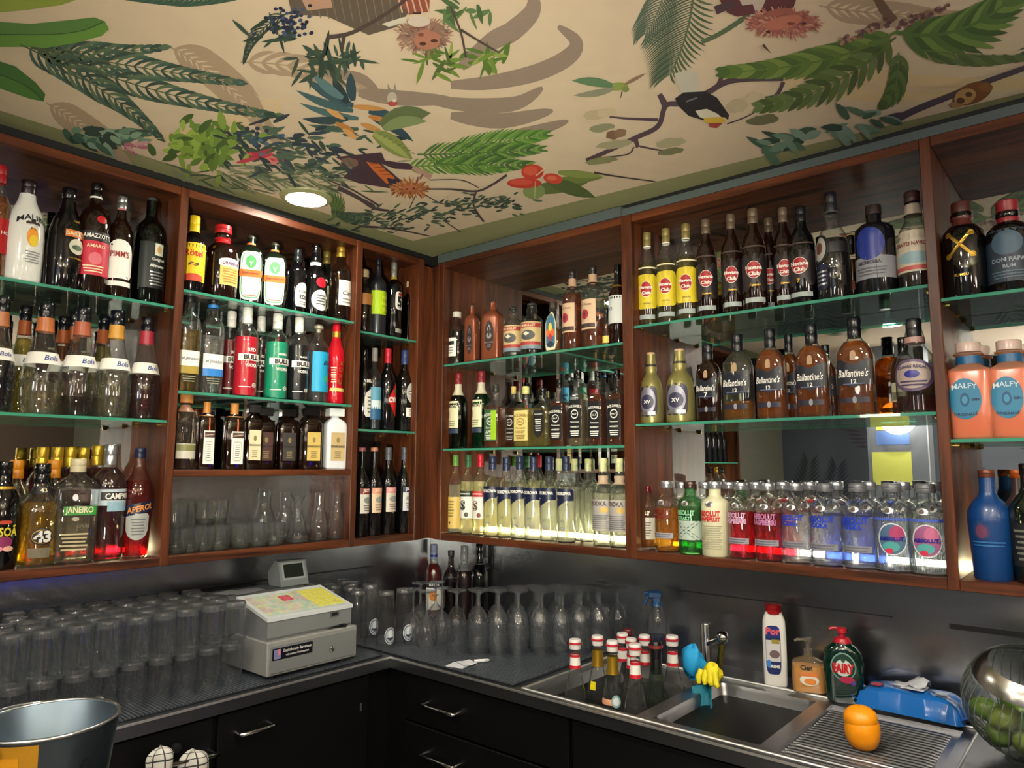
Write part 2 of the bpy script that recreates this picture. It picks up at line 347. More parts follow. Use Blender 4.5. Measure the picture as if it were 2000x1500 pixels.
for (nm, lb, px, py, w, h, c) in (('note_sheet', 'yellow note sheet on the pillar seen in the mirror', 1742, 915, .13, .12, '#c8cc60'), ('note_sheet', 'blue gridded sheet on the pillar seen in the mirror', 1743, 855, .11, .05, '#5a7ab8'), ('note_sheet', 'small yellow note high on the pillar seen in the mirror', 1745, 826, .12, .05, '#c8cc60')):
    P = hit(px, py, 1, .26); d = ray(px, py); d.y = -d.y; Q = P+d*((-3.215-P.y)/d.y); o = box(nm, paint(c, .7), (Q.x-w, Q.x+w, -3.2195, -3.2175, Q.z-h, Q.z+h)); setp(o, lb, 'note')

t = empty('added_floor_spot', (2.5, -2.55, 0)); setp(t, 'added floor spotlight behind the camera brightening the printed ceiling', 'added floor lamp')  # added lamp, aimed up to brighten the ceiling corner
MB().lathe([(0, 0), (.12, 0), (.12, .02), (.012, .03), (.012, 1.15), (0, 1.15)], 20).build('stand', BLK, t, 50)
aim = Vector((.15, -.12, 2.42))-Vector((2.5, -2.55, 1.25)); o = MB().lathe([(.03, -.12), (.06, -.1), (.065, .04), (.062, .04), (.05, -.08), (0, -.09)], 20).build('head', BLK, t, 50); o.location = (0, 0, 1.22); o.rotation_euler = aim.to_track_quat('Z', 'Y').to_euler()
lo = lamp('added_spot', 'SPOT', (0, 0, 0), WASH, (1.0, .95, .74), .05, None, spot_size=math.radians(56), spot_blend=1.0); lo.parent = t; lo.location = Vector((0, 0, 1.22))+aim.normalized()*.05; lo.rotation_euler = aim.to_track_quat('-Z', 'Y').to_euler()
# ================================================================== bottles
PR = {
 'std':   [(0,0),(.90,0),(1,.02),(1,.60),(.97,.645),(.82,.70),(.55,.755),(.38,.80),(.34,.86),(.34,.97)],
 'abs':   [(0,0),(.90,0),(1,.025),(1,.66),(.97,.70),(.86,.745),(.62,.775),(.47,.795),(.44,.82),(.44,.90),(.48,.92),(.48,.97)],
 'rum':   [(0,0),(.92,0),(1,.02),(1,.55),(.98,.61),(.86,.685),(.62,.75),(.45,.80),(.38,.84),(.37,.98)],
 'bols':  [(0,0),(.80,0),(.88,.02),(1,.17),(1,.32),(.94,.41),(.82,.49),(.66,.57),(.54,.65),(.46,.73),(.42,.79),(.38,.98)],
 'malibu':[(0,0),(.88,0),(.96,.03),(1,.30),(1,.45),(.95,.58),(.80,.68),(.56,.76),(.44,.82),(.38,.90),(.34,.98)],
 'wine':  [(0,0),(.92,0),(1,.02),(1,.58),(.92,.64),(.66,.70),(.44,.75),(.38,.80),(.36,.98)],
 'square':[(0,0),(.94,0),(1,.03),(1,.70),(.93,.755),(.70,.80),(.42,.835),(.36,.86),(.36,.97)],
 'jd':    [(0,0),(.95,0),(1,.02),(1,.60),(.96,.645),(.74,.70),(.46,.74),(.36,.775),(.40,.83),(.40,.88),(.33,.92),(.33,.97)],
 'ball':  [(0,0),(.95,0),(1,.03),(1,.60),(.93,.665),(.70,.73),(.45,.775),(.34,.82),(.36,.98)],
 'squat': [(0,0),(.93,0),(1,.03),(1,.60),(.92,.68),(.66,.74),(.46,.765),(.42,.80),(.50,.82),(.50,.87),(.40,.90),(.40,.97)],
 'chivas':[(0,0),(.93,0),(1,.03),(1,.40),(.97,.50),(.84,.60),(.60,.67),(.46,.71),(.50,.76),(.46,.82),(.38,.88),(.38,.97)],
 'camp':  [(0,0),(.92,0),(1,.02),(1,.62),(.98,.67),(.86,.725),(.60,.77),(.42,.80),(.36,.84),(.36,.97)],
 'aper':  [(0,0),(.80,0),(.84,.02),(.90,.20),(1,.55),(.97,.62),(.78,.70),(.52,.77),(.40,.84),(.36,.97)],
 'l43':   [(0,0),(.88,0),(.95,.03),(.98,.32),(.92,.42),(.98,.52),(.90,.60),(.60,.68),(.42,.75),(.36,.82),(.36,.98)],
 'rect':  [(0,0),(.95,0),(1,.02),(1,.66),(.94,.72),(.62,.78),(.44,.81),(.42,.86),(.42,.97)],
 'taper': [(0,0),(.80,0),(.86,.02),(.92,.25),(1,.52),(.96,.62),(.72,.70),(.46,.75),(.38,.80),(.34,.97)],
 'vodk':  [(0,0),(.92,0),(1,.02),(1,.61),(.96,.655),(.80,.69),(.52,.715),(.44,.74),(.48,.78),(.40,.86),(.36,.98)],
 'slim':  [(0,0),(.92,0),(1,.02),(1,.64),(.96,.68),(.70,.72),(.42,.755),(.34,.80),(.32,.98)],
 'xuxu':  [(0,0),(.94,0),(1,.03),(.96,.16),(.80,.26),(.90,.42),(1,.55),(.90,.66),(.62,.75),(.46,.83),(.44,.98)],
 'sink':  [(0,0),(.92,0),(1,.03),(1,.36),(.95,.46),(.78,.56),(.58,.65),(.46,.74),(.42,.82),(.40,.97)],
}
def ip(prof, z):
    for (r0, z0), (r1, z1) in zip(prof, prof[1:]):
        if z0 <= z <= z1 and z1 > z0: return r0+(r1-r0)*(z-z0)/(z1-z0)
    return prof[-1][0]
CLEAR = lambda: glass('#fafcfb', .02, .0, edge='#9aaaa4')
def liq(h, tr=.35, rf=.3):
    c = lin(h); pale = min(c[:3]) > .45
    return glass(h, tr*(.35 if pale else .6), 0 if pale else min(rf, .2), .03)
NB = [0]
class Bottle:
    def __init__(s, name, label, cat, loc, H, R, prof, rz, rect=None, n=22):
        s.H, s.R, s.p, s.rect, s.n = H, R, [(r*R, z*H) for r, z in PR[prof]] if isinstance(prof, str) else [(r*R, z*H) for r, z in prof], rect, n
        s.o = empty(name, loc, rz); setp(s.o, label, cat); s.lastlabel = None
    def expo(s, r):
        if not s.rect: return 2.0, 1.0
        b = min(1, max(0, (r/s.R-.55)/.25)); b = b*b*(3-2*b)
        return 2+s.rect[1]*b, 1+(s.rect[0]-1)*b
    def sec(s, r, a):
        e, q = s.expo(r); c, d = math.cos(a), math.sin(a)
        if e <= 2.01: return r*c, r*d
        return r*math.copysign(abs(c)**(2/e), c), q*r*math.copysign(abs(d)**(2/e), d)
    def surf(s, u, z, eps):
        r = ip(s.p, z); e, q = s.expo(r)
        if e <= 2.6:
            a = -math.pi/2+u*math.pi/2; return ((r+eps)*math.cos(a), (r+eps)*math.sin(a), z)
        u = max(-.999, min(.999, u)); c = math.copysign(abs(u)**(e/2), u); d = math.sqrt(max(0, 1-c*c))
        return (r*u, -q*r*d**(2/e)-eps, z)
    def body(s, mat): s.b = MB().lathe(s.p+[(0, s.p[-1][1])], s.n, sec=s.sec).build('body', mat, s.o, 50); return s
    def liquid(s, mat, lv):
        t = min(.0022, s.R*.07); z1 = lv*s.H; pts = [(0, .006)]+[(max(.001, r-t), max(.006, z)) for r, z in s.p if .005 < z < z1 and r > 0]
        pts += [(max(.001, ip(s.p, z1)-t), z1), (0, z1)]
        pts.insert(1, (max(.001, s.p[1][0]-t), .006))
        MB().lathe(pts, s.n, sec=s.sec).build('liquid', mat, s.o, 50); return s
    def cap(s, mat, z0, rf=None, style='screw'):
        H, R = s.H, s.R; a = z0*H; r = rf*R if rf else max(q for q in (ip(s.p, a+.001), ip(s.p, .96*H)))+.0012; r += .0005
        if style == 'screw': pr = [(r*.98, a), (r, a+.001), (r, a+(H-a)*.45), (r*.94, a+(H-a)*.48), (r, a+(H-a)*.52), (r, H-.0025), (r*.9, H), (0, H)]
        elif style == 'ball': pr = [(r*.6, a), (r*.62, a+(H-a)*.3), (r, a+(H-a)*.45), (r*1.02, a+(H-a)*.75), (r*.8, H-.001), (0, H)]
        elif style == 'stop': pr = [(r, a), (r, H-.003), (r*.93, H), (0, H)]
        elif style == 'wire': pr = [(r*.5, a), (r*.55, a+(H-a)*.35), (r, a+(H-a)*.5), (r, a+(H-a)*.75), (r*.6, H), (0, H)]
        if style == 'block':
            MB().box(-r, r, -r*.8, r*.8, a, H, b=.002).build('cap', mat, s.o)
        else: MB().lathe(pr, 16).build('cap', mat, s.o, 40)
        return s
    def band(s, mat, z0, z1, eps=.0007, name='band'):
        H = s.H; zs = [z0*H]+[z for r, z in s.p if z0*H < z < z1*H]+[z1*H]
        MB().lathe([(ip(s.p, z)+eps, z) for z in zs], s.n, sec=s.sec).build(name, mat, s.o, 50); return s
    def shape(s, kind, u0, u1, z0, z1):
        v, f = [], []
        uc, zc_, du, dz = (u0+u1)/2, (z0+z1)/2, (u1-u0)/2, (z1-z0)/2
        if kind == 'rect':
            nx = 8; nz = 4
            for j in range(nz+1):
                for i in range(nx+1): v.append((u0+(u1-u0)*i/nx, z0+(z1-z0)*j/nz))
            for j in range(nz):
                for i in range(nx): k = j*(nx+1)+i; f.append((k, k+1, k+nx+2, k+nx+1))
        else:
            n = 28; pts = []
            for k in range(n):
                a = 2*math.pi*k/n; c, d = math.cos(a), math.sin(a)
                if kind == 'oval': pts.append((c, d))
                elif kind == 'diamond': m = abs(c)+abs(d); pts.append((c/m, d/m))
                elif kind == 'round':
                    pts.append((math.copysign(abs(c)**.4, c), math.copysign(abs(d)**.4, d)))
                elif kind == 'arch':
                    m = max(abs(c), abs(d)); x, y = c/m, d/m; pts.append((x, y if y < 0 else y*math.sqrt(max(0, 1-.75*x*x))))
                elif kind == 'shield':
                    m = max(abs(c), abs(d)); x, y = c/m, d/m; pts.append((x, y if y > 0 else y*math.sqrt(max(.02, 1-.9*x*x))))
                elif kind == 'chev':
                    m = max(abs(c), abs(d)); x, y = c/m, d/m; pts.append((x, y*.62-.38*(1-abs(x))))
                elif kind == 'slant':
                    m = max(abs(c), abs(d)); x, y = c/m, d/m; pts.append((x, 1 if y > .99 else (-1+1.5*(x+1)/2 if y < -.99 else y*(1 if y > 0 else max(.0, (1-.75*(x+1)))))))
            v = [(uc, zc_ if kind != 'chev' else zc_-dz*.38)]
            for t in (.25, .5, .75, 1):
                for x, y in pts: v.append((uc+x*du*t, zc_+dz*(y*t if kind != 'chev' else (y*t-.38*(1-t)))))
            for k in range(n):
                f.append((0, 1+k, 1+(k+1)%n))
                for r_ in range(3): f.append((1+r_*n+k, 1+(r_+1)*n+k, 1+(r_+1)*n+(k+1)%n, 1+r_*n+(k+1)%n))
        return v, f
    def label(s, mat, z0, z1, u0=-.7, u1=.7, kind='rect', lvl=0, name=None):
        v, f = s.shape(kind, u0, u1, z0*s.H, z1*s.H); eps = .0007+.0005*lvl
        par = s.o if lvl == 0 or s.lastlabel is None else s.lastlabel
        o = mesh_obj(name or ('label' if lvl == 0 else 'print'), [s.surf(a, b, eps) for a, b in v], f, mat, par, 60)
        if par is s.o: s.lastlabel = o
        return s
    def text(s, t, mat, z, w, u=0.0, slope=0.0, fat=.012, tall=1.0, arc=0.0, lvl=2, shear=0.0):
        """word centred at u, height fraction z; w = width as a fraction of the bottle width"""
        v, f, h = text2d(t, fat); out = []; eps = .0007+.0005*lvl; r = ip(s.p, z*s.H); e, q = s.expo(r)
        for x, y in v:
            x += shear*y
            X = x*w*2*s.R; Y = y*w*2*s.R*tall+slope*X-arc*X*X/(2*s.R)
            uu = (X/r)/(math.pi/2) if e <= 2.6 else X/r
            out.append(s.surf(u+uu, z*s.H+Y, eps))
        mesh_obj('lettering', out, f, mat, s.lastlabel or s.o); return s
    def lines(s, mat, z0, z1, n, w, u=0.0, lvl=2):
        """a block of small print as thin rules"""
        mb = MB()
        for i in range(n):
            z = (z1-(z1-z0)*(i+.5)/n)*s.H; h = (z1-z0)/n*s.H*.22; ww = w*(1-.25*((i*7)%3)/3)
            a = [s.surf(u-ww+2*ww*k/6, z-h, .0007+.0005*lvl) for k in range(7)]; b = [s.surf(u-ww+2*ww*k/6, z+h, .0007+.0005*lvl) for k in range(7)]
            mb.add(a+b, [(k, k+1, 8+k, 7+k) for k in range(6)])
        mb.build('small_print', mat, s.lastlabel or s.o); return s
def B(name, label, shelf, px, top, w, prof, d=.07, turn=0.0, rect=None, group=None, cat='bottle', rz=None, n=22):
    side = 'L' if shelf[0] in 'ABC' else 'R'; z = ZS[shelf]
    ax, v = (0, -d) if side == 'L' else (1, d)
    zt = hit(px, top, ax, v).z
    pm = hit(px, top+60, ax, v); loc = Vector((pm.x, pm.y, z))
    R = w/2*depth(loc+Vector((0, 0, .1)))/FPX
    rot = (math.pi/2 if side == 'L' else 0)+math.radians(turn)
    if rect:
        view = math.atan2(CAM.y-loc.y, CAM.x-loc.x)+math.pi/2; t = abs(math.remainder(rot-view, 2*math.pi)); t = min(t, abs(math.pi-t))
        R = R/(math.cos(t)+rect[0]*math.sin(t))*1.03
    b = Bottle(name, label, cat, loc, zt-z, R, prof, rot, rect, n)
    if group: b.o['group'] = group
    return b
WHT, BLK2, INK = paint('#e8e6df', .5), paint('#0b0b0d', .18, coat=.5), paint('#15151a', .5)
GOLD, SILV, RED = paint('#c8a040', .35, .8), paint('#b9bcc0', .3, .9), paint('#b5161d', .4)
NAVY, CREAM = paint('#101a3c', .4), paint('#e3d9b4', .5)
DARK = paint('#08080a', .06, spec=.6, coat=.6)
DGREEN = paint('#0a140c', .06, spec=.6, coat=.6)
DBROWN = paint('#1a0a06', .06, spec=.6, coat=.6)

# ---------------- left cabinet, top shelf
b = B('liqueur_bottle', 'amber liqueur bottle with a red cap cut by the left picture edge', 'C1', -1, 323, 42, 'std').body(CLEAR()).liquid(liq('#d07a18'), .72).cap(paint('#a01420', .4), .84, .45)
b.label(RED, .22, .52, -.1, .9).text('HOT', WHT, .4, .5, .4)
b = B('liqueur_bottle', 'white coconut liqueur bottle with palm and sun print', 'C1', 52, 353, 68, 'malibu', turn=-10).body(paint('#e4e4e0', .15, coat=.4)).cap(paint('#1c1013', .3), .86, .40)
b.text('MALIBU', INK, .62, .78, .22, arc=.9, fat=.02)
b.label(paint('#e8962a', .5), .34, .52, .02, .42, 'oval').label(paint('#e8c62a', .5), .34, .45, .1, .40, 'oval', 1); b.text('*', paint('#2c1a14', .5), .535, .36, .2, fat=.05); b.lastlabel = None; b.lines(paint('#8a8a88', .5), .18, .30, 5, .25, .25)
b = B('liqueur_bottle', 'black cream liqueur bottle with a curved orange and gold name band', 'C1', 132, 368, 62, 'malibu', turn=-6).body(DARK).cap(BLK2, .80, .40)
b.label(paint('#d0702a', .4), .50, .57, -.15, .72, 'rect').text('BAILEYS', CREAM, .535, .62, .28, fat=.02); b.lastlabel = None
b.label(paint('#c9c6b0', .5), .34, .49, 0, .62, 'oval').label(paint('#41543a', .5), .38, .43, .1, .5, 'oval', 1); b.lastlabel = None; b.text('THE ORIGINAL', GOLD, .30, .45, .3); b.text('R&A', GOLD, .66, .2, .3)
b = B('amaro_bottle', 'dark amaro bottle with a large red label and black cap', 'C1', 186, 359, 58, 'camp', turn=-12).body(DBROWN).cap(BLK2, .875, .36).band(WHT, .862, .878)
b.label(paint('#c2223a', .45), .16, .46, -.72, .75).text('AMARO', CREAM, .415, .55, .05).label(paint('#d86a78', .5), .25, .36, -.2, .3, 'oval', 1).lines(CREAM, .18, .25, 3, .4); b.lastlabel = None
b.label(INK, .465, .545, -.72, .75).text('RAMAZZOTTI', WHT, .505, .95, .05, fat=.02, tall=1.35); b.lastlabel = None; b.label(RED, .62, .69, .02, .42, 'oval')
b = B('liqueur_bottle', 'bottle with a plain white label and silver cap beside the amaro', 'C1', 236, 384, 46, 'std', turn=-14).body(DBROWN).cap(SILV, .88, .38).band(paint('#b06a6a', .4), .865, .88)
b.label(WHT, .19, .56, -.75, .72, 'arch').text("PIMM'S", paint('#8a1c1c', .5), .42, .72, -.02, fat=.03, tall=1.4); b.lastlabel = None; b.label(WHT, .12, .165, -.75, .72)
b = B('liqueur_bottle', 'dark green bottle with a black label, last on the upper left shelf', 'C1', 295, 387, 58, 'camp', turn=-8).body(glass('#33443c', .05, edge='#0c1210')).liquid(liq('#15201a', .1, 0), .6).cap(paint('#3c403e', .4), .9, .3)
b.label(paint('#0c1816', .4), .14, .56, -.55, .72).label(paint('#c8c8b8', .5), .44, .55, .05, .42, 'rect', 1).label(paint('#b08a3a', .5), .46, .53, .14, .32, 'oval', 2).text('Original', WHT, .40, .42, .22).text('Altvater', WHT, .345, .5, .2, fat=.02).lines(SILV, .16, .3, 5, .3, .2)
# ---------------- left cabinet, middle shelf: flared bottles with oblique white shoulder labels
def flared(px, top, w, liqc, lv, band, lab, d=.07, group='flared liqueur bottles on the middle left shelf', turn=-8):
    b = B('liqueur_bottle', lab, 'C2', px, top, w, 'bols', d=d, turn=turn, group=group).body(CLEAR())
    if liqc: b.liquid(liq(liqc, .25), lv)
    b.cap(paint('#0b0d16', .25, coat=.4), .855, .40).band(paint(band, .4), .735, .86)
    b.label(WHT, .44, .545, -.95, .95); b.text('Bols', paint('#27408a', .5), .495, .34, .25, shear=.25, fat=.01)
    return b
flared(3, 578, 58, '#0a1030', .45, '#b06a3a', 'flared bottle of dark blue liqueur at the left picture edge')
flared(88, 591, 70, '#e4dcc0', .28, '#b8693a', 'flared bottle of clear liqueur with a bright yellow surface line')
flared(160, 600, 68, '#6a4426', .18, '#a8563a', 'flared bottle nearly empty, brown liqueur at its bottom')
flared(227, 607, 64, '#dcd8c4', .43, '#c8923a', 'flared bottle full of clear liqueur with a gold neck band')
flared(286, 620, 58, '#7a0a20', .43, '#a02a3a', 'flared bottle of dark red liqueur beside the cabinet end panel')
for i, (px, top, c) in enumerate(((47, 597, '#d8c860'), (122, 618, '#b8641a'), (143, 610, '#b8641a'), (201, 617, '#d8d070'))):
    flared(px, top, 52, c, .7, '#a8562a', ('yellow flared bottle standing behind the clear one', 'amber flared bottle in the second row, first of two', 'amber flared bottle in the second row, second of two', 'pale yellow flared bottle behind the gold-banded one')[i], d=.165)
# ---------------- left cabinet, bottom shelf (lit)
b = B('liqueur_bottle', 'black passion fruit liqueur bottle at the lower left picture edge', 'C3', 6, 901, 66, 'malibu', turn=-16).body(DARK).cap(BLK2, .86, .40).band(GOLD, .74, .765)
b.text('PASSOÃ', paint('#d8c83a', .4), .36, .85, .05, fat=.03, tall=1.5); b.label(paint('#c2402a', .5), .42, .455, -.1, .4, 'oval'); b.lastlabel = None; b.label(paint('#8a2a5a', .5), .2, .31, -.1, .45, 'oval').label(paint('#e08aa0', .5), .17, .22, -.15, .15, 'oval', 1).label(paint('#e8b0a0', .5), .17, .22, .15, .5, 'oval', 1)
b = B('liqueur_bottle', 'yellow liqueur bottle with a round black number badge and black cap', 'C3', 80, 905, 70, 'l43', turn=-10).body(CLEAR()).liquid(liq('#e8c020', .35, .4), .62).cap(BLK2, .80, .40)
b.label(INK, .21, .375, -.3, .45, 'oval').label(GOLD, .225, .36, -.26, .41, 'oval', 1).label(INK, .232, .353, -.24, .39, 'oval', 2).text('43', WHT, .292, .4, .075, fat=.05, lvl=4); b.lastlabel = None
b.label(paint('#77705c', .5), .09, .185, -.35, .35); b.lastlabel = None; b.label(INK, .70, .775, -.9, .9).text('43', CREAM, .737, .16, .1, lvl=1)
b = B('cachaca_bottle', 'square clear spirit bottle with a narrow green name label', 'C3', 150, 896, 76, 'square', turn=-16, rect=(.9, 4)).body(CLEAR()).liquid(liq('#f0ead0', .3, .4), .52).cap(paint('#c9bfa0', .5), .87, .36)
b.label(paint('#2c8a34', .45), .46, .545, -.55, .9).text('JANEIRO', CREAM, .503, .62, .15, tall=1.4, fat=.02); b.lastlabel = None; b.lines(paint('#b9b08a', .5), .12, .30, 5, .6); b.text('AN', paint('#4a4a3a', .5), .36, .22, .4)
b = B('aperitif_bottle', 'dark red aperitif bottle with a black and pale blue name label', 'C3', 214, 868, 62, 'camp', turn=-12).body(CLEAR()).liquid(liq('#8a0a1c', .2, .3), .80).cap(SILV, .82, .40)
b.label(paint('#b9c8d2', .5), .47, .61, -.85, .95).label(INK, .515, .585, -.35, .95, 'rect', 1).text('CAMPARI', WHT, .55, .80, .32, fat=.035, tall=1.25); b.lastlabel = None; b.label(paint('#8fb4c8', .5), .42, .50, -.1, .9)
b = B('aperitif_bottle', 'red aperitif bottle with a slanting navy name band and grey shield label', 'C3', 271, 875, 56, 'aper', turn=-14).body(glass('#e0a8a0', .05, .2)).liquid(liq('#c4141a', .35, .3), .70).cap(NAVY, .905, .37)
b.label(paint('#a9adaa', .5), .16, .40, -.55, .5, 'shield').lines(paint('#6a6e70', .5), .2, .36, 6, .3); b.lastlabel = None
v = [(-.75, .365), (.85, .43), (.85, .53), (-.75, .465)]
pts = [(v[0][0]+(v[1][0]-v[0][0])*k/6, v[0][1]+(v[1][1]-v[0][1])*k/6) for k in range(7)]+[(v[3][0]+(v[2][0]-v[3][0])*k/6, v[3][1]+(v[2][1]-v[3][1])*k/6) for k in range(7)]
b.lastlabel = mesh_obj('label', [b.surf(u, z*b.H, .0013) for u, z in pts], [(k, k+1, 8+k, 7+k) for k in range(6)], NAVY, b.o)
b.text('APEROL', paint('#d88a3a', .4), .448, .85, .06, slope=.22, fat=.025, tall=1.2)
for i, (px, top) in enumerate(((80, 873), (109, 873), (135, 873), (160, 874), (188, 870))):
    B('aperitif_bottle', 'gold-capped red aperitif bottle in the second lower left row, %s from the left' % ('first', 'second', 'third', 'fourth', 'fifth')[i], 'C3', px, top, 52, 'camp', d=.165, group='gold-capped bottles in the second row, lower left').body(CLEAR()).liquid(liq('#9a0c1c', .25, .3), .80).cap(paint('#c9a83a', .35, .7), .82, .40)
for i, (px, top) in enumerate(((30, 898), (103, 898))):
    B('spirit_bottle', ('clear bottle with an orange cap behind the passion fruit bottle', 'clear bottle with an orange cap behind the numbered yellow one')[i], 'C3', px, top, 56, 'std', d=.14).body(CLEAR()).liquid(liq('#e8e6c8', .3), .6).cap(paint('#d88a1a', .4), .82, .40)

# ---------------- register cabinet, top shelf
b = B('liqueur_bottle', 'black bottle with a yellow label and yellow cap, first above the register', 'B1', 378, 422, 46, 'std', turn=-20).body(DARK).cap(paint('#d8b81a', .4, .2), .79, .42)
b.label(paint('#e0c01a', .45), .15, .63, -.72, .75).text('Rötel', RED, .5, .72, 0, fat=.02, tall=1.2).label(paint('#c2402a', .5), .15, .24, -.5, .5, 'arch', 1).text('~', paint('#5a2a1a', .5), .36, .4, 0, fat=.04)
b = B('liqueur_bottle', 'broad dark bottle with red cap and a white and gold label', 'B1', 434, 441, 60, 'squat', turn=-14).body(DBROWN).cap(paint('#a8141c', .4), .885, .52).band(paint('#b01a20', .4), .74, .82)
b.label(paint('#d8b864', .45), .17, .46, -.2, .72).label(WHT, .42, .53, -.25, .78, 'arch', 1).text('DRAMBUIE', paint('#5a2a5a', .5), .46, .62, .28, fat=.03, tall=1.2).lines(paint('#a07a3a', .5), .2, .4, 6, .36, .25)
for i, (px, top) in enumerate(((489, 460), (535, 474))):
    b = B('herbal_liqueur_bottle', ('square herbal liqueur bottle with stag badge and orange band, next to the broad one', 'square herbal liqueur bottle with stag badge and orange band, second of the pair')[i], 'B1', px, top, 45, 'square', turn=-26, rect=(.92, 5), group='square green-framed liqueur bottles').body(DGREEN).cap(paint('#2a2a20', .3), .90, .36, 'wire').band(paint('#c2642a', .45), .855, .885)
    b.label(paint('#e8efe4', .5), .05, .74, -.86, .86, 'round').label(paint('#5c9a6a', .5), .075, .715, -.78, .78, 'round', 1).label(WHT, .09, .70, -.70, .70, 'round', 2).label(paint('#3a8a4a', .5), .50, .68, -.45, .45, 'oval', 3).label(paint('#d0621a', .45), .375, .475, -.92, .92, 'rect', 4).text('Jägermeister', paint('#6a2a0a', .5), .425, .75, 0, lvl=5, fat=.02).text('Y', CREAM, .56, .2, 0, lvl=5, fat=.02).lines(paint('#c25a3a', .5), .10, .13, 1, .5, 0, 4)
b = B('liqueur_bottle', 'slim black bottle with an arched white label numbered 200', 'B1', 580, 487, 36, 'slim', turn=-8).body(DARK).cap(paint('#22262a', .25, .5), .80, .40)
b.label(WHT, .10, .47, -.35, .75, 'arch').text('200', INK, .25, .48, .2, fat=.03).text('KORN', INK, .335, .5, .2, fat=.015).lines(paint('#777777', .5), .13, .19, 2, .28, .2)
b = B('liqueur_bottle', 'rounded black bottle with a red wax seal and round white label', 'B1', 616, 478, 43, 'chivas', turn=-10).body(DARK).cap(BLK2, .88, .38).band(WHT, .70, .745)
b.label(WHT, .08, .36, -.45, .7, 'oval').lines(paint('#55585c', .5), .15, .30, 4, .3, .12); b.lastlabel = None; b.label(paint('#c81a2c', .35), .39, .53, -.2, .5, 'oval')
B('liqueur_bottle', 'dark green bottle standing back between the sealed bottle and the cream label', 'B1', 637, 490, 38, 'wine', d=.16).body(DGREEN).cap(paint('#8a7a3a', .4, .5), .82, .4).label(paint('#b9c09a', .5), .2, .5, -.3, .7)
b = B('cachaca_bottle', 'brown spirit bottle with gold neck and white script label, last above the register', 'B1', 665, 479, 43, 'std', turn=-10).body(glass('#b08a6a', .05, .2)).liquid(liq('#3a1a0c', .12, .1), .66).cap(paint('#b8923a', .4, .6), .84, .4)
b.label(WHT, .2, .52, -.35, .75).text('Cana', paint('#3a3a2a', .5), .36, .6, .25, shear=.3).lines(paint('#8a8a80', .5), .22, .3, 2, .35, .2)
# ---------------- register cabinet, second shelf
for i, (px, top, w, lc, bc, cc) in enumerate(((369, 571, 48, '#d8b858', '#a8903a', None), (415, 583, 49, '#eef0f0', '#2a7ac8', '#2a7ac8'))):
    b = B('tequila_bottle', ('gold tequila bottle with a white script label beside the end panel', 'clear tequila bottle with a blue label stripe and blue cap')[i], 'B2', px, top, w, 'rect', turn=-8, rect=(.85, 2.4)).body(CLEAR()).liquid(liq(lc, .25, .4), .62 if i == 0 else .6).cap(paint('#15171c', .35), .90, .45)
    if cc: b.band(paint(cc, .35), .895, .93, .0022)
    b.label(WHT, .26, .41, -.92, .92).text('el Jimador', paint('#2a3a5a', .5), .33, .75, .05, shear=.25, fat=.01, tall=1.2); b.lastlabel = None; b.label(paint(bc, .45), .185, .26, -.92, .92); b.lastlabel = None; b.lines(paint('#8a8a78', .5), .1, .17, 3, .6)
def bull(px, top, w, c, lab, d=.07, turn=-2, word='RED', num='25'):
    b = B('vodka_liqueur_bottle', lab, 'B2', px, top, w, 'camp', d=d, turn=turn, group='white-capped flavoured vodka bottles above the register').body(CLEAR()).liquid(paint(c, .25, coat=.3), .66).cap(paint('#e6e6e2', .4), .82, .40)
    b.label(WHT, .395, .47, -.7, .7).text('BULL', paint('#2a1014', .5), .432, .62, 0, fat=.05, tall=.95); b.lastlabel = None
    b.text(word, WHT, .515, .36, 0, fat=.03); b.text('VODKA', WHT, .345, .5, 0, fat=.03, tall=1.3); b.text('O', WHT, .13, .2, .2, fat=.0); b.text(num, WHT, .13, .09, .2, fat=.03); b.lines(WHT, .1, .12, 1, .3, -.3)
bull(451, 608, 42, '#6a0a18', 'dark red flavoured vodka bottle standing back between tequila and bright red one', d=.15)
bull(482, 600, 46, '#c8102c', 'bright red flavoured vodka bottle with white name band')
bull(509, 618, 38, '#3a0a12', 'very dark red flavoured vodka bottle half hidden behind the green one', d=.16)
bull(541, 613, 45, '#0e9a76', 'green flavoured vodka bottle with white name band', word='GREEN', num='18')
bull(583, 620, 42, '#0a0c12', 'black flavoured vodka bottle with white name band', word='BLACK', num='18')
b = B('spirit_bottle', 'clear bottle with a large sky blue label between the black and red bottles', 'B2', 621, 634, 42, 'rect', turn=-6).body(CLEAR()).liquid(liq('#e8f0f0', .2, .4), .6).cap(paint('#c9c4b0', .4, .4), .90, .42, 'wire')
b.label(paint('#1a9ac8', .5), .14, .64, -.62, .95).label(paint('#d86a7a', .5), .22, .30, .35, .8, 'oval', 1).label(paint('#3aa86a', .5), .26, .34, .1, .4, 'oval', 1).text('Blau', NAVY, .5, .45, .35, shear=.3).text('12', NAVY, .42, .2, .4)
b = B('liqueur_bottle', 'glossy red waisted bottle with vertical gold lettering at the cabinet end', 'B2', 656, 633, 36, 'xuxu', turn=-6).body(paint('#b40c20', .15, coat=.5)).cap(paint('#a80c1c', .3, coat=.4), .90, .42).band(GOLD, .83, .90)
for k, ch in enumerate('XUXU'): b.text(ch, GOLD, .50-.075*k, .22, .1, fat=.04)
b.lines(CREAM, .26, .46, 7, .2, -.45); b.label(paint('#d0c070', .5), .16, .2, -.7, .7)
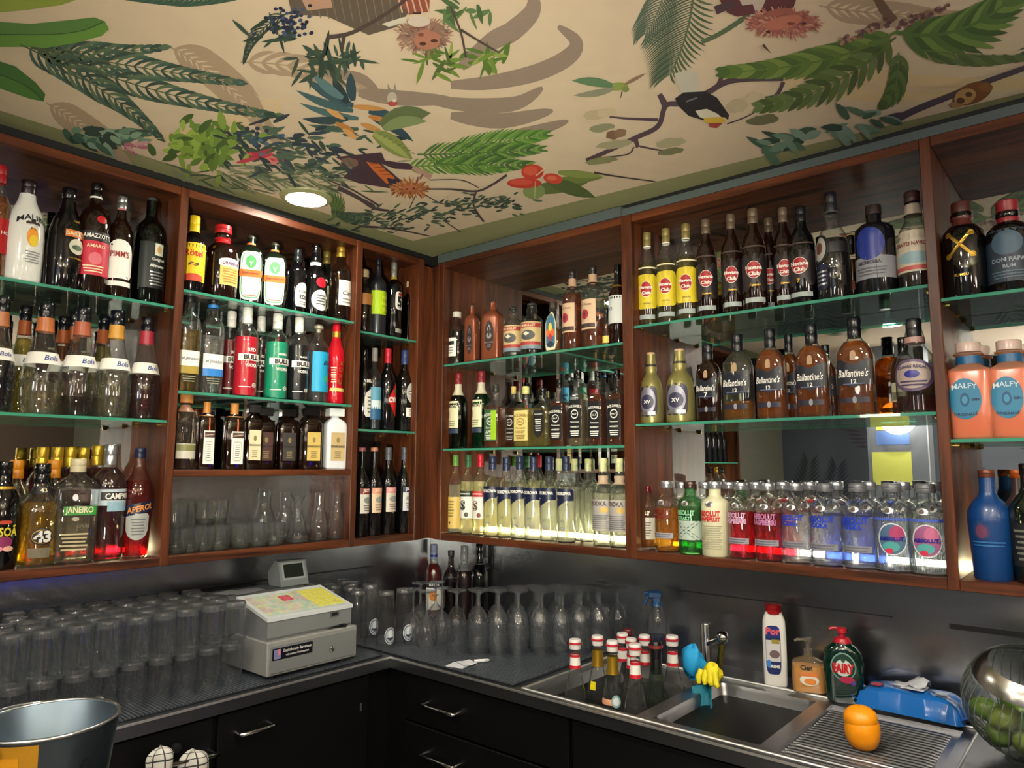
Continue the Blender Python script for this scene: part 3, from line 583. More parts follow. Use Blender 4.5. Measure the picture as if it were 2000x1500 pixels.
# ---------------- register cabinet, wooden shelf
b = B('whisky_decanter', 'faceted brown spirit decanter with a wooden stopper beside the end panel', 'B3', 361, 766, 42, 'rect', turn=-14).body(glass('#e0d0c0', .06, .3)).liquid(liq('#6a3a1a', .25, .3), .34).cap(paint('#b4763a', .5), .86, .62, 'stop').band(paint('#a0705a', .4), .74, .83)
b.label(paint('#c8c4b8', .5), .14, .33, -.55, .8).label(paint('#7a7a4a', .5), .24, .32, -.5, .75, 'rect', 1)
def coin(px, top, w, lab, d=.07):
    b = B('orange_liqueur_bottle', lab, 'B3', px, top, w, 'square', d=d, turn=-12, rect=(.95, 5)).body(DBROWN).cap(paint('#c8823a', .45), .80, .42, 'stop').band(paint('#a0622a', .4), .785, .80)
    b.label(WHT, .08, .57, -.45, .85).label(paint('#4a2a26', .5), .47, .55, -.35, .85, 'rect', 1).text('COINTREAU', CREAM, .51, .55, .24, slope=.14, fat=.02).label(paint('#b8b4a8', .5), .12, .42, -.25, .65, 'round', 1).label(WHT, .14, .40, -.20, .60, 'round', 2).lines(paint('#8a8478', .5), .16, .38, 7, .26, .2, 3); b.lastlabel = None
    b.label(paint('#d8642a', .4), .57, .76, .1, .25); b.lastlabel = None
coin(402, 785, 36, 'square dark orange liqueur bottle with white label, beside the decanter')
coin(456, 788, 42, 'square dark orange liqueur bottle with white label, nearer the middle of the shelf')
def amar(px, top, w, lab, body, lm, d=.07, capm=None, txt=INK):
    b = B('almond_liqueur_bottle', lab, 'B3', px, top, w, 'square', d=d, turn=-14, rect=(.8, 4)).body(body).cap(capm or BLK2, .865, .72, 'block')
    if lm: b.label(lm, .14, .60, -.62, .72).text('DISARONNO', txt, .37, .66, .05, fat=.03, tall=1.3).label(paint('#8a7a4a', .5), .43, .52, -.12, .22, 'oval', 1).lines(paint('#8a7a50', .5), .18, .3, 4, .3, .05)
amar(494, 790, 38, 'dark square-capped bottle with cream label, partly behind the orange liqueur', DBROWN, CREAM, .13)
amar(515, 797, 44, 'dark square-capped almond liqueur bottle with a dim brown label', DBROWN, paint('#4a2a24', .5), .15)
amar(560, 799, 44, 'dark square-capped almond liqueur bottle with a dim grey label', DBROWN, paint('#35302e', .5), .15)
amar(607, 797, 46, 'dark square-capped almond liqueur bottle with a bright gold label', DBROWN, paint('#cdb060', .45))
amar(653, 798, 50, 'white square-capped almond liqueur bottle at the end of the wooden shelf', paint('#dfe2e8', .2, coat=.4), paint('#c0a878', .45), capm=paint('#d8dce0', .25))
# ---------------- corner cabinet
b = B('liqueur_bottle', 'brown bottle half hidden by the panel on the corner top shelf', 'A1', 711, 527, 34, 'squat', d=.09).body(glass('#a0806a', .05)).liquid(liq('#2a140c', .1, 0), .6).cap(paint('#a08a6a', .5), .88, .5).label(paint('#a8703a', .5), .45, .62, -.6, .6)
b = B('spirit_bottle', 'matt black bottle with a lime green label on the corner top shelf', 'A1', 738, 505, 34, 'slim', turn=-2).body(paint('#1c1f26', .3)).cap(paint('#15171c', .3), .86, .34)
b.label(paint('#a8c81a', .45), .27, .57, -.9, .9).text('ALPEN', paint('#e0e83a', .5), .49, .6, .3, fat=.04).text('KRAFT', paint('#e0e83a', .5), .41, .6, .3, fat=.04).text('TAIL', paint('#e0e83a', .5), .33, .5, .3, fat=.04)
b = B('cachaca_bottle', 'black bottle with white number 51 label on the corner top shelf', 'A1', 769, 511, 32, 'slim', turn=4).body(DARK).cap(paint('#8a8a80', .4, .5), .80, .36).band(paint('#b8a03a', .4, .5), .765, .80)
b.label(WHT, .37, .60, -.35, .75, 'round').text('51', INK, .47, .6, .2, fat=.05, tall=1.3).label(paint('#9a3a3a', .5), .55, .585, -.1, .5, 'rect', 1); b.lastlabel = None; b.label(paint('#9a9a94', .5), .08, .13, -.3, .7)
b = B('spirit_bottle', 'small square black bottle with a pale stopper, last on the corner top shelf', 'A1', 799, 550, 28, 'rect', turn=2, rect=(.8, 4)).body(glass('#3a4440', .04)).liquid(liq('#0c1210', .1, 0), .6).cap(paint('#b8a888', .5), .90, .55, 'stop').label(paint('#1c2422', .5), .42, .55, -.4, .6)
b = B('liqueur_bottle', 'dark bottle with a white label half behind the corner panel', 'A2', 711, 682, 34, 'std', d=.10, turn=-4).body(DARK).cap(BLK2, .85, .4).text('BILLY', WHT, .60, .6, .2, fat=.04); b.label(WHT, .16, .5, -.3, .9, 'arch').lines(paint('#777777', .5), .2, .42, 5, .4, .3)
b = B('spirit_bottle', 'clear bottle with a blue sea label on the corner middle shelf', 'A2', 731, 680, 28, 'slim', d=.08, turn=-2).body(CLEAR()).liquid(liq('#9ab8c8', .2), .6).cap(paint('#8a8680', .5), .84, .4)
b.label(paint('#5a9ab8', .5), .13, .52, -.75, .9).label(paint('#1a5a8a', .5), .13, .28, -.75, .9, 'rect', 1).label(paint('#cde0e4', .5), .26, .36, -.6, .8, 'rect', 1)
b = B('artichoke_bitter_bottle', 'black bitter bottle with a red diamond label and red cap', 'A2', 757, 681, 33, 'wine', turn=6).body(DARK).cap(paint('#b8142a', .4), .82, .40).label(paint('#cc1a20', .45), .16, .58, -.45, .95, 'diamond').text('CYNAR', WHT, .38, .95, .22, slope=.12, fat=.05, tall=1.5).label(paint('#4a8a4a', .5), .45, .52, .1, .5, 'oval', 1)
b = B('vermouth_bottle', 'vermouth bottle with round pale badge and blue capsule in the corner', 'A2', 790, 684, 36, 'wine', turn=4).body(glass('#6a7068', .05)).liquid(liq('#2a302a', .2, 0), .62).cap(paint('#2a3a6a', .4), .82, .40)
b.label(paint('#b8bcb8', .5), .34, .60, -.35, .75, 'oval').label(paint('#a8202a', .5), .42, .52, 0, .4, 'oval', 1).label(INK, .45, .49, -.2, .6, 'rect', 2).text('MARTINI', WHT, .47, .58, .2, fat=.03, lvl=4); b.lastlabel = None; b.label(WHT, .18, .29, -.35, .75).lines(paint('#777777', .5), .19, .28, 4, .35, .2)
for i, (px, hc, tc, cm, lc) in enumerate(((706, '#7a2020', '#f0e8e0', '#8a4a50', '#d8d4cc'), (730, '#d89078', '#e8c8b0', '#b87860', '#d8bca0'), (758, '#d88a8a', '#e8b8b4', '#50545c', '#ccc0b4'), (789, '#16284e', '#f0f0ee', '#4a505c', '#c6ccd0'))):
    b = B('vermouth_bottle', ('wine-shaped vermouth bottle with a brown-headed white label, leftmost of four', 'wine-shaped vermouth bottle with a peach label and wooden-toned stopper', 'wine-shaped vermouth bottle with a pink-headed label', 'wine-shaped vermouth bottle with a navy-headed label, nearest the corner post')[i], 'A3', px, 874, 32, 'wine', turn=(8, 4, 0, 4)[i], group='four wine-shaped vermouth bottles in the corner').body(DARK).cap(paint(cm, .4), .85 if i > 1 else .955, .40 if i > 1 else .45)
    b.label(paint(lc, .5), .26, .54, -.55, .78).label(paint(hc, .5), .475, .54, -.55, .78, 'rect', 1).text('JSOTTA', paint(tc, .5), .508, .75, .12, fat=.04, tall=1.25).label(paint('#8a8f88', .5), .37, .44, -.3, .5, 'oval', 1).lines(paint('#7a6a6a', .5), .28, .36, 3, .4, .1)
# ---------------- right of the corner, top shelf
b = B('bourbon_bottle', 'small dark bottle with glass stopper and white label beside the corner panel', 'R1', 892, 610, 34, 'rect', turn=14).body(glass('#c0b0a8', .05)).liquid(liq('#1a0c0c', .1, 0), .64).cap(paint('#d0ccc0', .3), .90, .5, 'stop').label(WHT, .16, .50, -.85, .3).label(INK, .37, .44, -.8, .15, 'rect', 1).lines(paint('#888888', .5), .2, .34, 3, .4, -.3)
for i, (px, top, w) in enumerate(((922, 596, 32), (963, 589, 48))):
    b = B('whisky_flask', ('smaller copper-coloured flask with a dark oval emblem, farther back', 'larger copper-coloured flask with a dark oval emblem')[i], 'R1', px, top, w, 'square', turn=10, rect=(.75, 5)).body(paint('#8a4a30', .3, .35)).cap(paint('#7a5a48', .35, .5), .86, .34, 'ball')
    b.label(paint('#2a1c1a', .5), .16, .66, -.5, .5, 'oval').label(SILV, .44, .60, -.22, .22, 'diamond', 1).label(SILV, .36, .46, -.3, .3, 'oval', 1).label(paint('#2a1c1a', .5), .40, .56, -.1, .1, 'oval', 2).text('BROTHERS', SILV, .30, .5, 0).lines(SILV, .22, .27, 2, .25)
for i, (px, top, w, c) in enumerate(((1003, 600, 40, None), (1039, 592, 45, '#0c0c10'))):
    b = B('rum_bottle', ('squat clear rum bottle with a red scroll label and swing stopper', 'squat dark rum bottle with a red scroll label and swing stopper')[i], 'R1', px, top, w, 'squat', turn=8).body(CLEAR())
    b.liquid(liq(c, .1, 0) if c else liq('#e8e4d0', .2), .66).cap(paint('#2a2a2c', .4), .90, .42, 'wire')
    b.label(paint('#c8b080', .5), .12, .62, -.9, .9).label(paint('#a83a34', .5), .51, .59, -.85, .85, 'rect', 1).text('RUM BULLET', CREAM, .55, .8, 0, fat=.02).label(paint('#a83a34', .5), .19, .25, -.85, .85, 'rect', 1).label(paint('#4a4a4c', .5), .28, .46, -.35, .5, 'oval', 1).label(paint('#7a8a9a', .5), .12, .185, -.9, .9, 'rect', 1).label(paint('#e0d8c0', .5), .36, .44, -.2, .2, 'diamond', 2)
b = B('tequila_bottle', 'clear bottle with a colourful arched label of a sunset ship', 'R1', 1081, 590, 38, 'squat', turn=6, rect=(.7, 2)).body(CLEAR()).liquid(liq('#d8a850', .25), .45).cap(paint('#3a3028', .5), .88, .48, 'stop')
b.label(CREAM, .06, .80, -.72, .72, 'arch').label(paint('#2a6a8a', .5), .12, .76, -.62, .62, 'arch', 1).label(paint('#d8642a', .5), .30, .48, -.6, .6, 'oval', 2).label(paint('#e8c83a', .5), .42, .58, -.25, .25, 'oval', 3).label(paint('#a82a3a', .5), .22, .38, -.35, .35, 'diamond', 4).label(paint('#15233a', .5), .10, .24, -.6, .6, 'diamond', 2)
for i, (px, top, w, lv) in enumerate(((1118, 530, 40, .70), (1158, 521, 45, .34))):
    b = B('bourbon_bottle', ('full amber bourbon bottle with a rose label and black capsule', 'nearly empty bourbon bottle with a rose label and black capsule')[i], 'R1', px, top, w, 'camp', turn=6).body(CLEAR()).liquid(glass('#b85a1a', .35, .1), lv).cap(paint('#1c1618', .35), .90, .38).band(paint('#b8967a', .5), .80, .90).band(paint('#3a2420', .4), .775, .80)
    b.label(paint('#d0b090', .5), .22, .58, -.8, .45).label(paint('#a01a3a', .5), .34, .46, -.45, .05, 'oval', 1).label(paint('#5a1a2a', .5), .37, .43, -.3, -.1, 'diamond', 2).text('Four Roses', paint('#5a2a2a', .5), .52, .62, -.18).label(paint('#3a2a26', .5), .24, .29, -.8, .4, 'rect', 1)
B('miniature_bottle', 'tiny amber miniature bottle between the bourbon and the handwritten label', 'R1', 1185, 602, 16, 'slim').body(CLEAR()).liquid(liq('#b8681a', .3), .6).cap(BLK2, .72, .42).label(paint('#e0c860', .5), .1, .28, -.7, .7)
b = B('rum_bottle', 'dark bottle with a handwritten white label beside the cabinet divider', 'R1', 1207, 517, 38, 'wine', turn=0).body(DBROWN).cap(BLK2, .74, .37).band(GOLD, .715, .74)
b.label(paint('#ccd0d0', .5), .26, .60, -.9, .6).text('X.O.', paint('#3a4a7a', .5), .44, .5, -.3, shear=.3)
# ---------------- right of the corner, middle shelf
for i, (px, top, w, g) in enumerate(((895, 729, 36, '#142410'), (940, 725, 36, '#0e5a2c'))):
    b = B('whiskey_bottle', ('dark green whiskey bottle with cream label, nearest the corner panel', 'brighter green whiskey bottle with cream label, second from the corner panel')[i], 'R2', px, top, w, 'wine', turn=14).body(glass(g, .25, .1, edge='#040a06')).liquid(liq('#1a3018', .1, 0), .6).cap(paint('#7a1420', .4), .85, .40).band(paint('#c8c0a8', .5), .70, .85)
    b.label(paint('#d8d4b0', .5), .27, .62, -.85, .35).text('JAMESON', INK, .545, .8, -.3, fat=.03, arc=.25).label(paint('#8a2a1c', .5), .40, .49, -.6, -.42, 'rect', 1).lines(paint('#8a8a70', .5), .29, .37, 3, .4, -.25); b.lastlabel = None; b.label(paint('#24344a', .5), .20, .26, -.85, .35)
def jd(px, top, w, lab, liqc, labc, capm, d=.07, lv=.64, txt=WHT, turn=4, small=None, grp=None):
    b = B('whiskey_bottle', lab, 'R2', px, top, w, 'jd', d=d, turn=turn, rect=(.95, 5), group=grp).body(CLEAR()).liquid(glass(liqc, .35, .1), lv).cap(capm, .88, .36)
    if labc:
        b.label(paint(labc, .45), .11, .60, -.86, .86).text("JACK DANIEL'S", txt, .515, .92, 0, fat=.03, tall=1.5, arc=.35)
        b.label(txt, .355, .475, -.5, .5, 'oval', 1).label(paint(labc, .45), .37, .46, -.42, .42, 'oval', 2).text('No.7', txt, .415, .3, 0, fat=.03, lvl=4)
        b.text('Tennessee', txt, .315, .6, 0, shear=.2).text(small or 'WHISKEY', txt, .25, .6, 0, fat=.03).lines(txt, .13, .21, 3, .6)
    return b
b = jd(968, 751, 48, 'square apple whiskey bottle with a green and lime label', '#b8641a', '#3a5a40', paint('#2a2c24', .4), small='APPLE')
b.label(paint('#9ac82a', .45), .13, .58, .12, .80, 'rect', 3)
jd(1003, 755, 36, 'square amber whiskey bottle set back between the green and the pale label', '#a8541a', '#2a2018', paint('#c8b060', .4), d=.15)
jd(1027, 755, 50, 'square honey whiskey bottle with a cream label and pale cap', '#e0c85a', '#d8c880', paint('#d8d488', .4), txt=paint('#8a6a2a', .5), small='HONEY')
b = B('whiskey_bottle', 'smaller square whiskey bottle of pale gold with a shield-shaped black label', 'R2', 1060, 758, 42, 'jd', d=.045, turn=4, rect=(.7, 5)).body(CLEAR()).liquid(liq('#e0d068', .3, .3), .66).cap(BLK2, .88, .42)
b.label(INK, .16, .62, -.8, .55, 'shield').text("JACK DANIEL'S", WHT, .55, .55, -.12, fat=.02).lines(WHT, .26, .48, 6, .4, -.12)
for i, (px, top, lv) in enumerate(((1093, 741, .66), (1130, 722, .60), (1168, 727, .70), (1206, 722, .68))):
    jd(px, top, 42, ('square whiskey bottle with black label, first of four beside the pale shield one', 'square whiskey bottle with black label, second of four, half empty neck', 'square whiskey bottle with black label, third of four', 'square whiskey bottle with black label, last of four at the divider')[i], '#a0501a' if i != 1 else '#c8b090', '#0e0e12', BLK2, lv=lv, grp='square black-labelled whiskey bottles')
# ---------------- right of the corner, lit bottom shelf
b = B('spirit_bottle', 'clear bottle with a tan label and green cap next to the corner panel', 'R3', 889, 889, 28, 'slim', turn=20).body(CLEAR()).liquid(glass('#f0f0d8', .3), .62).cap(paint('#5a8a3a', .4), .86, .40).label(paint('#d8b868', .5), .06, .46, -.9, .9).lines(paint('#8a7a3a', .5), .2, .42, 6, .4, -.2).label(INK, .12, .15, -.3, -.15, 'oval', 1)
for i, (px, top, hc, cc, pc) in enumerate(((914, 888, '#1c2a1c', '#2a5a3a', '#2c3c34'), (938, 887, '#c2262a', '#b8142a', '#6a4a4a'))):
    b = B('vodka_bottle', ('clear vodka bottle with a white label headed black and a green cap', 'clear vodka bottle with a white label headed red and a red cap')[i], 'R3', px, top, 30, 'std', turn=12).body(CLEAR()).liquid(glass('#f2f0c0', .38), .66).cap(paint(cc, .4), .84, .40)
    b.label(WHT, .20, .54, -.9, .9).label(paint(hc, .5), .47, .54, -.9, .9, 'rect', 1).text('MOSKOVSKAYA', WHT, .505, .95, -.1, fat=.03).text('S', paint(pc, .5), .36, .4, -.1, fat=.06).label(paint('#4a4a44' if i == 0 else '#7a3a30', .5), .215, .275, .05, .4, 'oval', 1)
ord6 = ('leftmost', 'second', 'third', 'fourth', 'fifth', 'last and nearest')
for i, (px, top) in enumerate(((962, 891), (989, 893), (1015, 890), (1042, 892), (1072, 891), (1106, 891))):
    b = B('vodka_bottle', 'clear vodka bottle with a navy slanting label and navy cap, %s of six' % ord6[i], 'R3', px, top, 36, 'vodk', turn=10, group='six navy-labelled vodka bottles in a row').body(CLEAR()).liquid(glass('#f4f2c8' if i < 2 else '#f6f6e6', .38), .60).cap(paint('#2a3450', .35, .3), .83, .42)
    b.label(NAVY, .34, .62, -.95, .85, 'slant').text('WYBOROWA', WHT, .565, 1.05, -.08, fat=.04, tall=1.35).text('VODKA', WHT, .50, .3, -.55, fat=.03); b.lastlabel = None
    b.text('W', paint('#5a6a7a', .5), .25, .25, .0, fat=.0); b.text('~', paint('#8a94a0', .5), .17, .3, .0, fat=.03)
for i, px in enumerate((1092, 1122, 1149)):
    B('vodka_bottle', ('clear bottle with a pale yellow cap behind the navy row, first of three', 'clear bottle with a pale yellow cap behind the navy row, second of three', 'clear bottle with a pale yellow cap standing in the gap before the grey labels')[i], 'R3', px, 896, 36, 'vodk', d=.15).body(CLEAR()).liquid(liq('#e8ece0', .25, .4), .62).cap(paint('#d8d8a0', .5), .85, .36)
for i, px in enumerate((1178, 1210)):
    b = B('vodka_bottle', ('clear vodka bottle with a grey translucent label and pale cap', 'clear vodka bottle with a grey translucent label, cut by the divider')[i], 'R3', px, 895, 42, 'vodk', turn=4, d=.06).body(CLEAR()).liquid(glass('#eef0e0', .25), .60).cap(paint('#d8d8a0', .5), .85, .36).band(paint('#b8a088', .5), .705, .80)
    b.label(paint('#a8a4a0', .5), .18, .53, -.9, .8).text('VODKA', paint('#4a3a3a', .5), .485, .85, -.05, fat=.03, tall=1.2).label(paint('#c8a858', .5), .38, .45, .1, .6, 'oval', 1).lines(paint('#6a6a70', .5), .2, .36, 7, .6)

# ---------------- wide right cabinet, top shelf of rums
ordn = ('leftmost', 'second', 'third', 'fourth', 'fifth')
def havana(px, top, w, y, lab, d=.07, num=None, grp=None, turn=22):
    b = B('rum_bottle', lab, 'S1', px, top, w, 'rum', d=d, turn=turn, group=grp)
    if y: b.body(CLEAR()).liquid(liq('#c8b850', .2, .2), .66)
    else: b.body(DARK if num else DBROWN)
    b.cap(paint('#8a7c4a' if y else ('#15151a' if num else '#6a5a4a'), .4, .3), .85, .40)
    if y: b.band(WHT, .838, .85)
    lc = '#d8c02a' if y else '#1c1416'
    b.label(paint(lc, .45), .18, .54, -.8, .8, 'round').label(WHT, .30, .465, -.42, .34, 'oval', 1).label(paint('#a0181c', .45), .305, .46, -.40, .32, 'oval', 2)
    b.text('Havana', WHT, .402, .64, -.04, fat=.035, lvl=4).text('Club', WHT, .345, .42, -.04, fat=.035, lvl=4)
    if num: b.text('7', GOLD, .235, .12, -.1, fat=.06, lvl=3)
    else: b.text('ORIGINAL' if y else 'Especial', paint('#5a4a1a', .5) if y else GOLD, .235, .42, 0, fat=.02, shear=0 if y else .3)
    b.lastlabel = None; b.label(paint('#9aa4a4', .5), .075, .12, -.55, .55); b.lastlabel = None; b.label(CREAM if y else paint('#4a3a34', .5), .60, .615, -.7, .7)
for i, a in enumerate(((1264, 455, 38), (1301, 447, 39), (1340, 438, 40))): havana(*a, True, 'white rum bottle with a yellow label and red disc, %s of three' % ('leftmost', 'middle', 'rightmost')[i], grp='yellow-labelled rum bottles')
for i, a in enumerate(((1379, 429, 42, .07), (1428, 419, 41, .07), (1471, 408, 47, .06), (1502, 426, 38, .15), (1530, 406, 42, .08))): havana(*a[:3], False, 'dark rum bottle with a black label and red disc, %s of five' % ordn[i], d=a[3], grp='dark-labelled rum bottles')
havana(1565, 405, 50, False, 'black aged rum bottle with red disc and gold number seven', num=True, turn=8)
b = B('rum_bottle', 'round-shouldered clear rum bottle with crest label and tall black capsule', 'S1', 1624, 377, 60, 'chivas', turn=-4).body(CLEAR()).liquid(liq('#3a1210', .15, .15), .56).cap(paint('#10131c', .35), .82, .36).band(paint('#4a4a50', .4), .805, .82)
b.label(paint('#15161c', .45), .34, .60, -.85, .1, 'oval').label(paint('#a8a8a0', .5), .36, .58, -.72, -.05, 'oval', 1).label(paint('#6a3a34', .5), .42, .53, -.55, -.2, 'oval', 2); b.lastlabel = None; b.label(paint('#1c1a20', .45), .42, .52, .0, .9); b.lastlabel = None; b.label(NAVY, .10, .33, -.75, .0, 'round').lines(SILV, .13, .28, 4, .3, -.35)
B('rum_bottle', 'slender amber bottle with black cap standing back beside the crest label', 'S1', 1664, 460, 32, 'slim', d=.15).body(CLEAR()).liquid(liq('#7a4a14', .2), .64).cap(BLK2, .74, .42).label(paint('#a04a3a', .5), .2, .32, -.5, .3)
b = B('rum_bottle', 'stout dark rum bottle with a big blue disc and grey torn-edge label', 'S1', 1708, 402, 72, [(0,0),(.92,0),(1,.03),(1,.68),(.95,.735),(.72,.775),(.42,.795),(.38,.82),(.38,.97)], turn=6).body(paint('#14141a', .12, coat=.5)).cap(paint('#2a1c18', .5), .895, .40, 'stop')
b.label(paint('#0c2a8a', .4), .36, .72, -.62, .38, 'oval'); b.lastlabel = None; b.label(paint('#8a8c94', .5), .16, .40, -.9, .85).text('HECHICERA', INK, .335, .6, -.15, fat=.03, tall=1.1).lines(paint('#5a5c64', .5), .19, .29, 3, .5, -.1)
b = B('rum_bottle', 'clear rum bottle with a faded cream ship label and cork, beside the divider', 'S1', 1784, 375, 64, 'chivas', turn=0).body(CLEAR()).liquid(liq('#5a1414', .2), .20).cap(paint('#3a1c18', .5), .89, .44).band(paint('#b8a898', .5), .76, .87)
b.label(paint('#c8bca8', .5), .16, .58, -.9, .95).text('SANTO NAVIO', paint('#7a2a20', .5), .44, .85, -.05, fat=.03, tall=1.3).label(paint('#8aa8b0', .5), .24, .36, -.6, .7, 'oval', 1).label(paint('#b8504a', .5), .18, .22, -.9, .9, 'rect', 1)
# ---------------- wide right cabinet, middle shelf of whiskies
for i, (px, top, w) in enumerate(((1272, 689, 45), (1328, 682, 55))):
    b = B('whisky_bottle', ('satin gold whisky bottle with a silver crest, smaller and nearer the divider', 'satin gold whisky bottle with a silver crest, larger of the pair')[i], 'S2', px, top, w, 'chivas', turn=12).body(paint('#8c8450', .32, .45)).cap(paint('#b89878', .5), .87, .36, 'stop').band(paint('#2a2418', .4), .80, .83)
    b.label(paint('#2a2a3a', .4), .10, .52, -.62, .5, 'round').label(paint('#8a8a9a', .35, .5), .13, .50, -.52, .40, 'oval', 1).label(paint('#2c2c48', .4), .2, .40, -.42, .30, 'oval', 2).text('XV', WHT, .30, .28, -.06, lvl=4, fat=.02).label(SILV, .12, .17, -.5, .38, 'rect', 2)
def ball(px, top, w, lab, c, lv, num='12', d=.07, grp='chevron-labelled whisky bottles', turn=0):
    b = B('whisky_bottle', lab, 'S2', px, top, w, 'ball', d=d, turn=turn, rect=(.62, 2.2), group=grp)
    if c: b.body(CLEAR()).liquid(glass(c, .42, .1), lv)
    else: b.body(DBROWN)
    b.cap(paint('#0d1018', .3, coat=.3), .80, .38)
    b.label(paint('#0e1424', .4), .28, .66, -.97, .97, 'chev').label(paint('#0e1424', .4), .31, .50, -.97, .97, 'rect', 1).text("Ballantine's", WHT, .43, .82, -.02, shear=.3, fat=.012, tall=1.7).text(num, WHT, .345, .15, 0, fat=.02).lines(paint('#55608a', .5), .31, .33, 1, .6); b.lastlabel = None
    b.label(paint('#1c1a2c', .4), .13, .185, -.8, .8).label(paint('#8a8a94', .5), .125, .195, -.12, .12, 'oval', 1); b.lastlabel = None
    b.label(paint('#a88a6a', .4), .56, .66, -.17, .17, 'arch')
    return b
ball(1384, 673, 54, 'very dark whisky bottle with gold badge above a navy chevron label', None, 0, '7')
ball(1441, 653, 64, 'nearly empty clear whisky bottle with a navy chevron label', '#c8841a', .22)
ball(1505, 643, 62, 'full amber whisky bottle with navy chevron label, leftmost of three', '#d0741a', .76)
ball(1542, 653, 44, 'amber whisky bottle in the second row behind the leftmost full one', '#b8681a', .76, d=.16)
ball(1586, 634, 66, 'full amber whisky bottle with navy chevron label, middle of three', '#d0741a', .76)
ball(1614, 674, 44, 'amber whisky bottle in the second row between middle and right ones', '#a85a14', .76, d=.16)
ball(1670, 622, 71, 'full amber whisky bottle with navy chevron label, largest and rightmost', '#d0741a', .76)
B('whisky_bottle', 'amber whisky bottle set back beside the round clear one', 'S2', 1766, 659, 48, 'ball', d=.16).body(CLEAR()).liquid(liq('#b8780a', .3), .72).cap(BLK2, .78, .38).label(paint('#d8d4b0', .5), .18, .42, -.7, .2).lines(INK, .2, .3, 8, .3, -.3)
b = B('whisky_bottle', 'round clear whisky bottle with purple crest and black capsule, almost empty', 'S2', 1787, 623, 74, 'chivas', turn=0).body(CLEAR()).liquid(liq('#8a2a14', .25), .18).cap(paint('#0d0f1c', .35), .80, .36).band(paint('#b8908a', .4), .74, .80)
b.label(paint('#5a4a6a', .4), .22, .56, -.75, .7, 'oval').label(paint('#a89890', .4), .25, .53, -.6, .56, 'oval', 1).label(paint('#2a2a8a', .35), .36, .44, -.25, .2, 'oval', 2).text('CHIVAS REGAL', paint('#3a2a5a', .5), .48, .7, -.02, arc=.4, fat=.03, lvl=4).lines(paint('#3a2a5a', .5), .27, .34, 2, .4, 0, 3)
# ---------------- wide right cabinet, lit bottom shelf of vodkas
def absol(px, top, w, lab, c, lv, t1, t2, tc, d=.06, body=None, plate='#9a9aa4', cap='#b0b4bc', turn=4, grp=None):
    b = B('vodka_bottle', lab, 'S3', px, top, w, 'abs', d=d, turn=turn, group=grp).body(body or CLEAR())
    if c: b.liquid(glass(c, .22), lv)
    b.cap(paint(cap, .3, .8), .90, .50)
    b.label(SILV, .66, .735, -.28, .12, 'oval').label(paint('#5a4a44', .5), .672, .722, -.16, .0, 'oval', 1); b.lastlabel = None
    if t1: b.text(t1, paint(tc, .5), .57, .86, -.12, fat=.05, tall=1.35)
    if t2: b.text(t2, paint(tc, .5), .495, .86 if len(t2) > 7 else .62, -.12 if len(t2) > 7 else -.2, fat=.05, tall=1.35)
    if plate: b.label(paint(plate, .5), .20, .275, -.75, .55).lines(paint('#6a6a7a', .5), .205, .27, 2, .5, -.1)
    return b
b = absol(1265, 949, 36, 'small amber flavoured vodka bottle with a maroon cap beside the divider', '#c07a1a', .5, 'ABSOLUT', None, '#d8c8a8', cap='#7a2430', plate=None, d=.09); b.label(paint('#c8c4b8', .5), .16, .50, -.9, .9).lines(paint('#6a6a60', .5), .2, .44, 6, .5)
absol(1303, 939, 48, 'golden passion fruit vodka bottle with maroon lettering', '#f0b020', .62, 'ABSOLUT', 'PASSIONFRUIT', '#6a1414')
b = absol(1349, 940, 48, 'green glass vodka bottle with a large dark cross on its label', '#1a9a3a', .6, 'ABSOLUT', 'EXTRAKT', '#8ac89a', body=glass('#7fd08e', .2, .1, edge='#0c5a24'), plate=None, cap='#5a4a44')
b.label(paint('#b0c0b4', .5), .20, .46, -.85, .85)
for s_ in (-1, 1):
    q = [(-.8*s_, .20), (-.5*s_, .20), (.8*s_, .46), (.5*s_, .46)]
    mesh_obj('print', [b.surf(u, z*b.H, .0014) for k in range(7) for u, z in ((q[0][0]+(q[3][0]-q[0][0])*k/6, .20+.26*k/6), (q[1][0]+(q[2][0]-q[1][0])*k/6, .20+.26*k/6))], [(2*k, 2*k+1, 2*k+3, 2*k+2) for k in range(6)], paint('#1c4a44', .5), b.lastlabel)
b = absol(1397, 940, 53, 'frosted pale grapefruit vodka bottle with red lettering', None, 0, 'ABSOLUT', 'GRAPEFRUIT', '#c81a24', body=paint('#d8d6b4', .45), plate=None); b.lines(paint('#a8a48a', .5), .10, .42, 11, .6, -.1)
absol(1448, 942, 52, 'pink raspberry vodka bottle, left one, with a grey plate', '#d81a34', .62, 'ABSOLUT', 'RASPBERRI', '#c8a0c0', turn=0)
absol(1501, 943, 54, 'pink raspberry vodka bottle, right one, with a grey plate', '#d41a38', .62, 'ABSOLUT', 'RASPBERRI', '#b87aa8', turn=8)
for i, (px, top, w) in enumerate(((1555, 943, 54), (1613, 944, 60), (1677, 944, 63))):
    absol(px, top, w, 'clear vodka bottle with bright blue lettering, %s of three' % ('leftmost', 'middle', 'rightmost')[i], '#f2f6f8', .60, 'ABSOLUT', 'VODKA', '#1038c0', grp='blue-lettered clear vodka bottles', plate='#8a8e96')
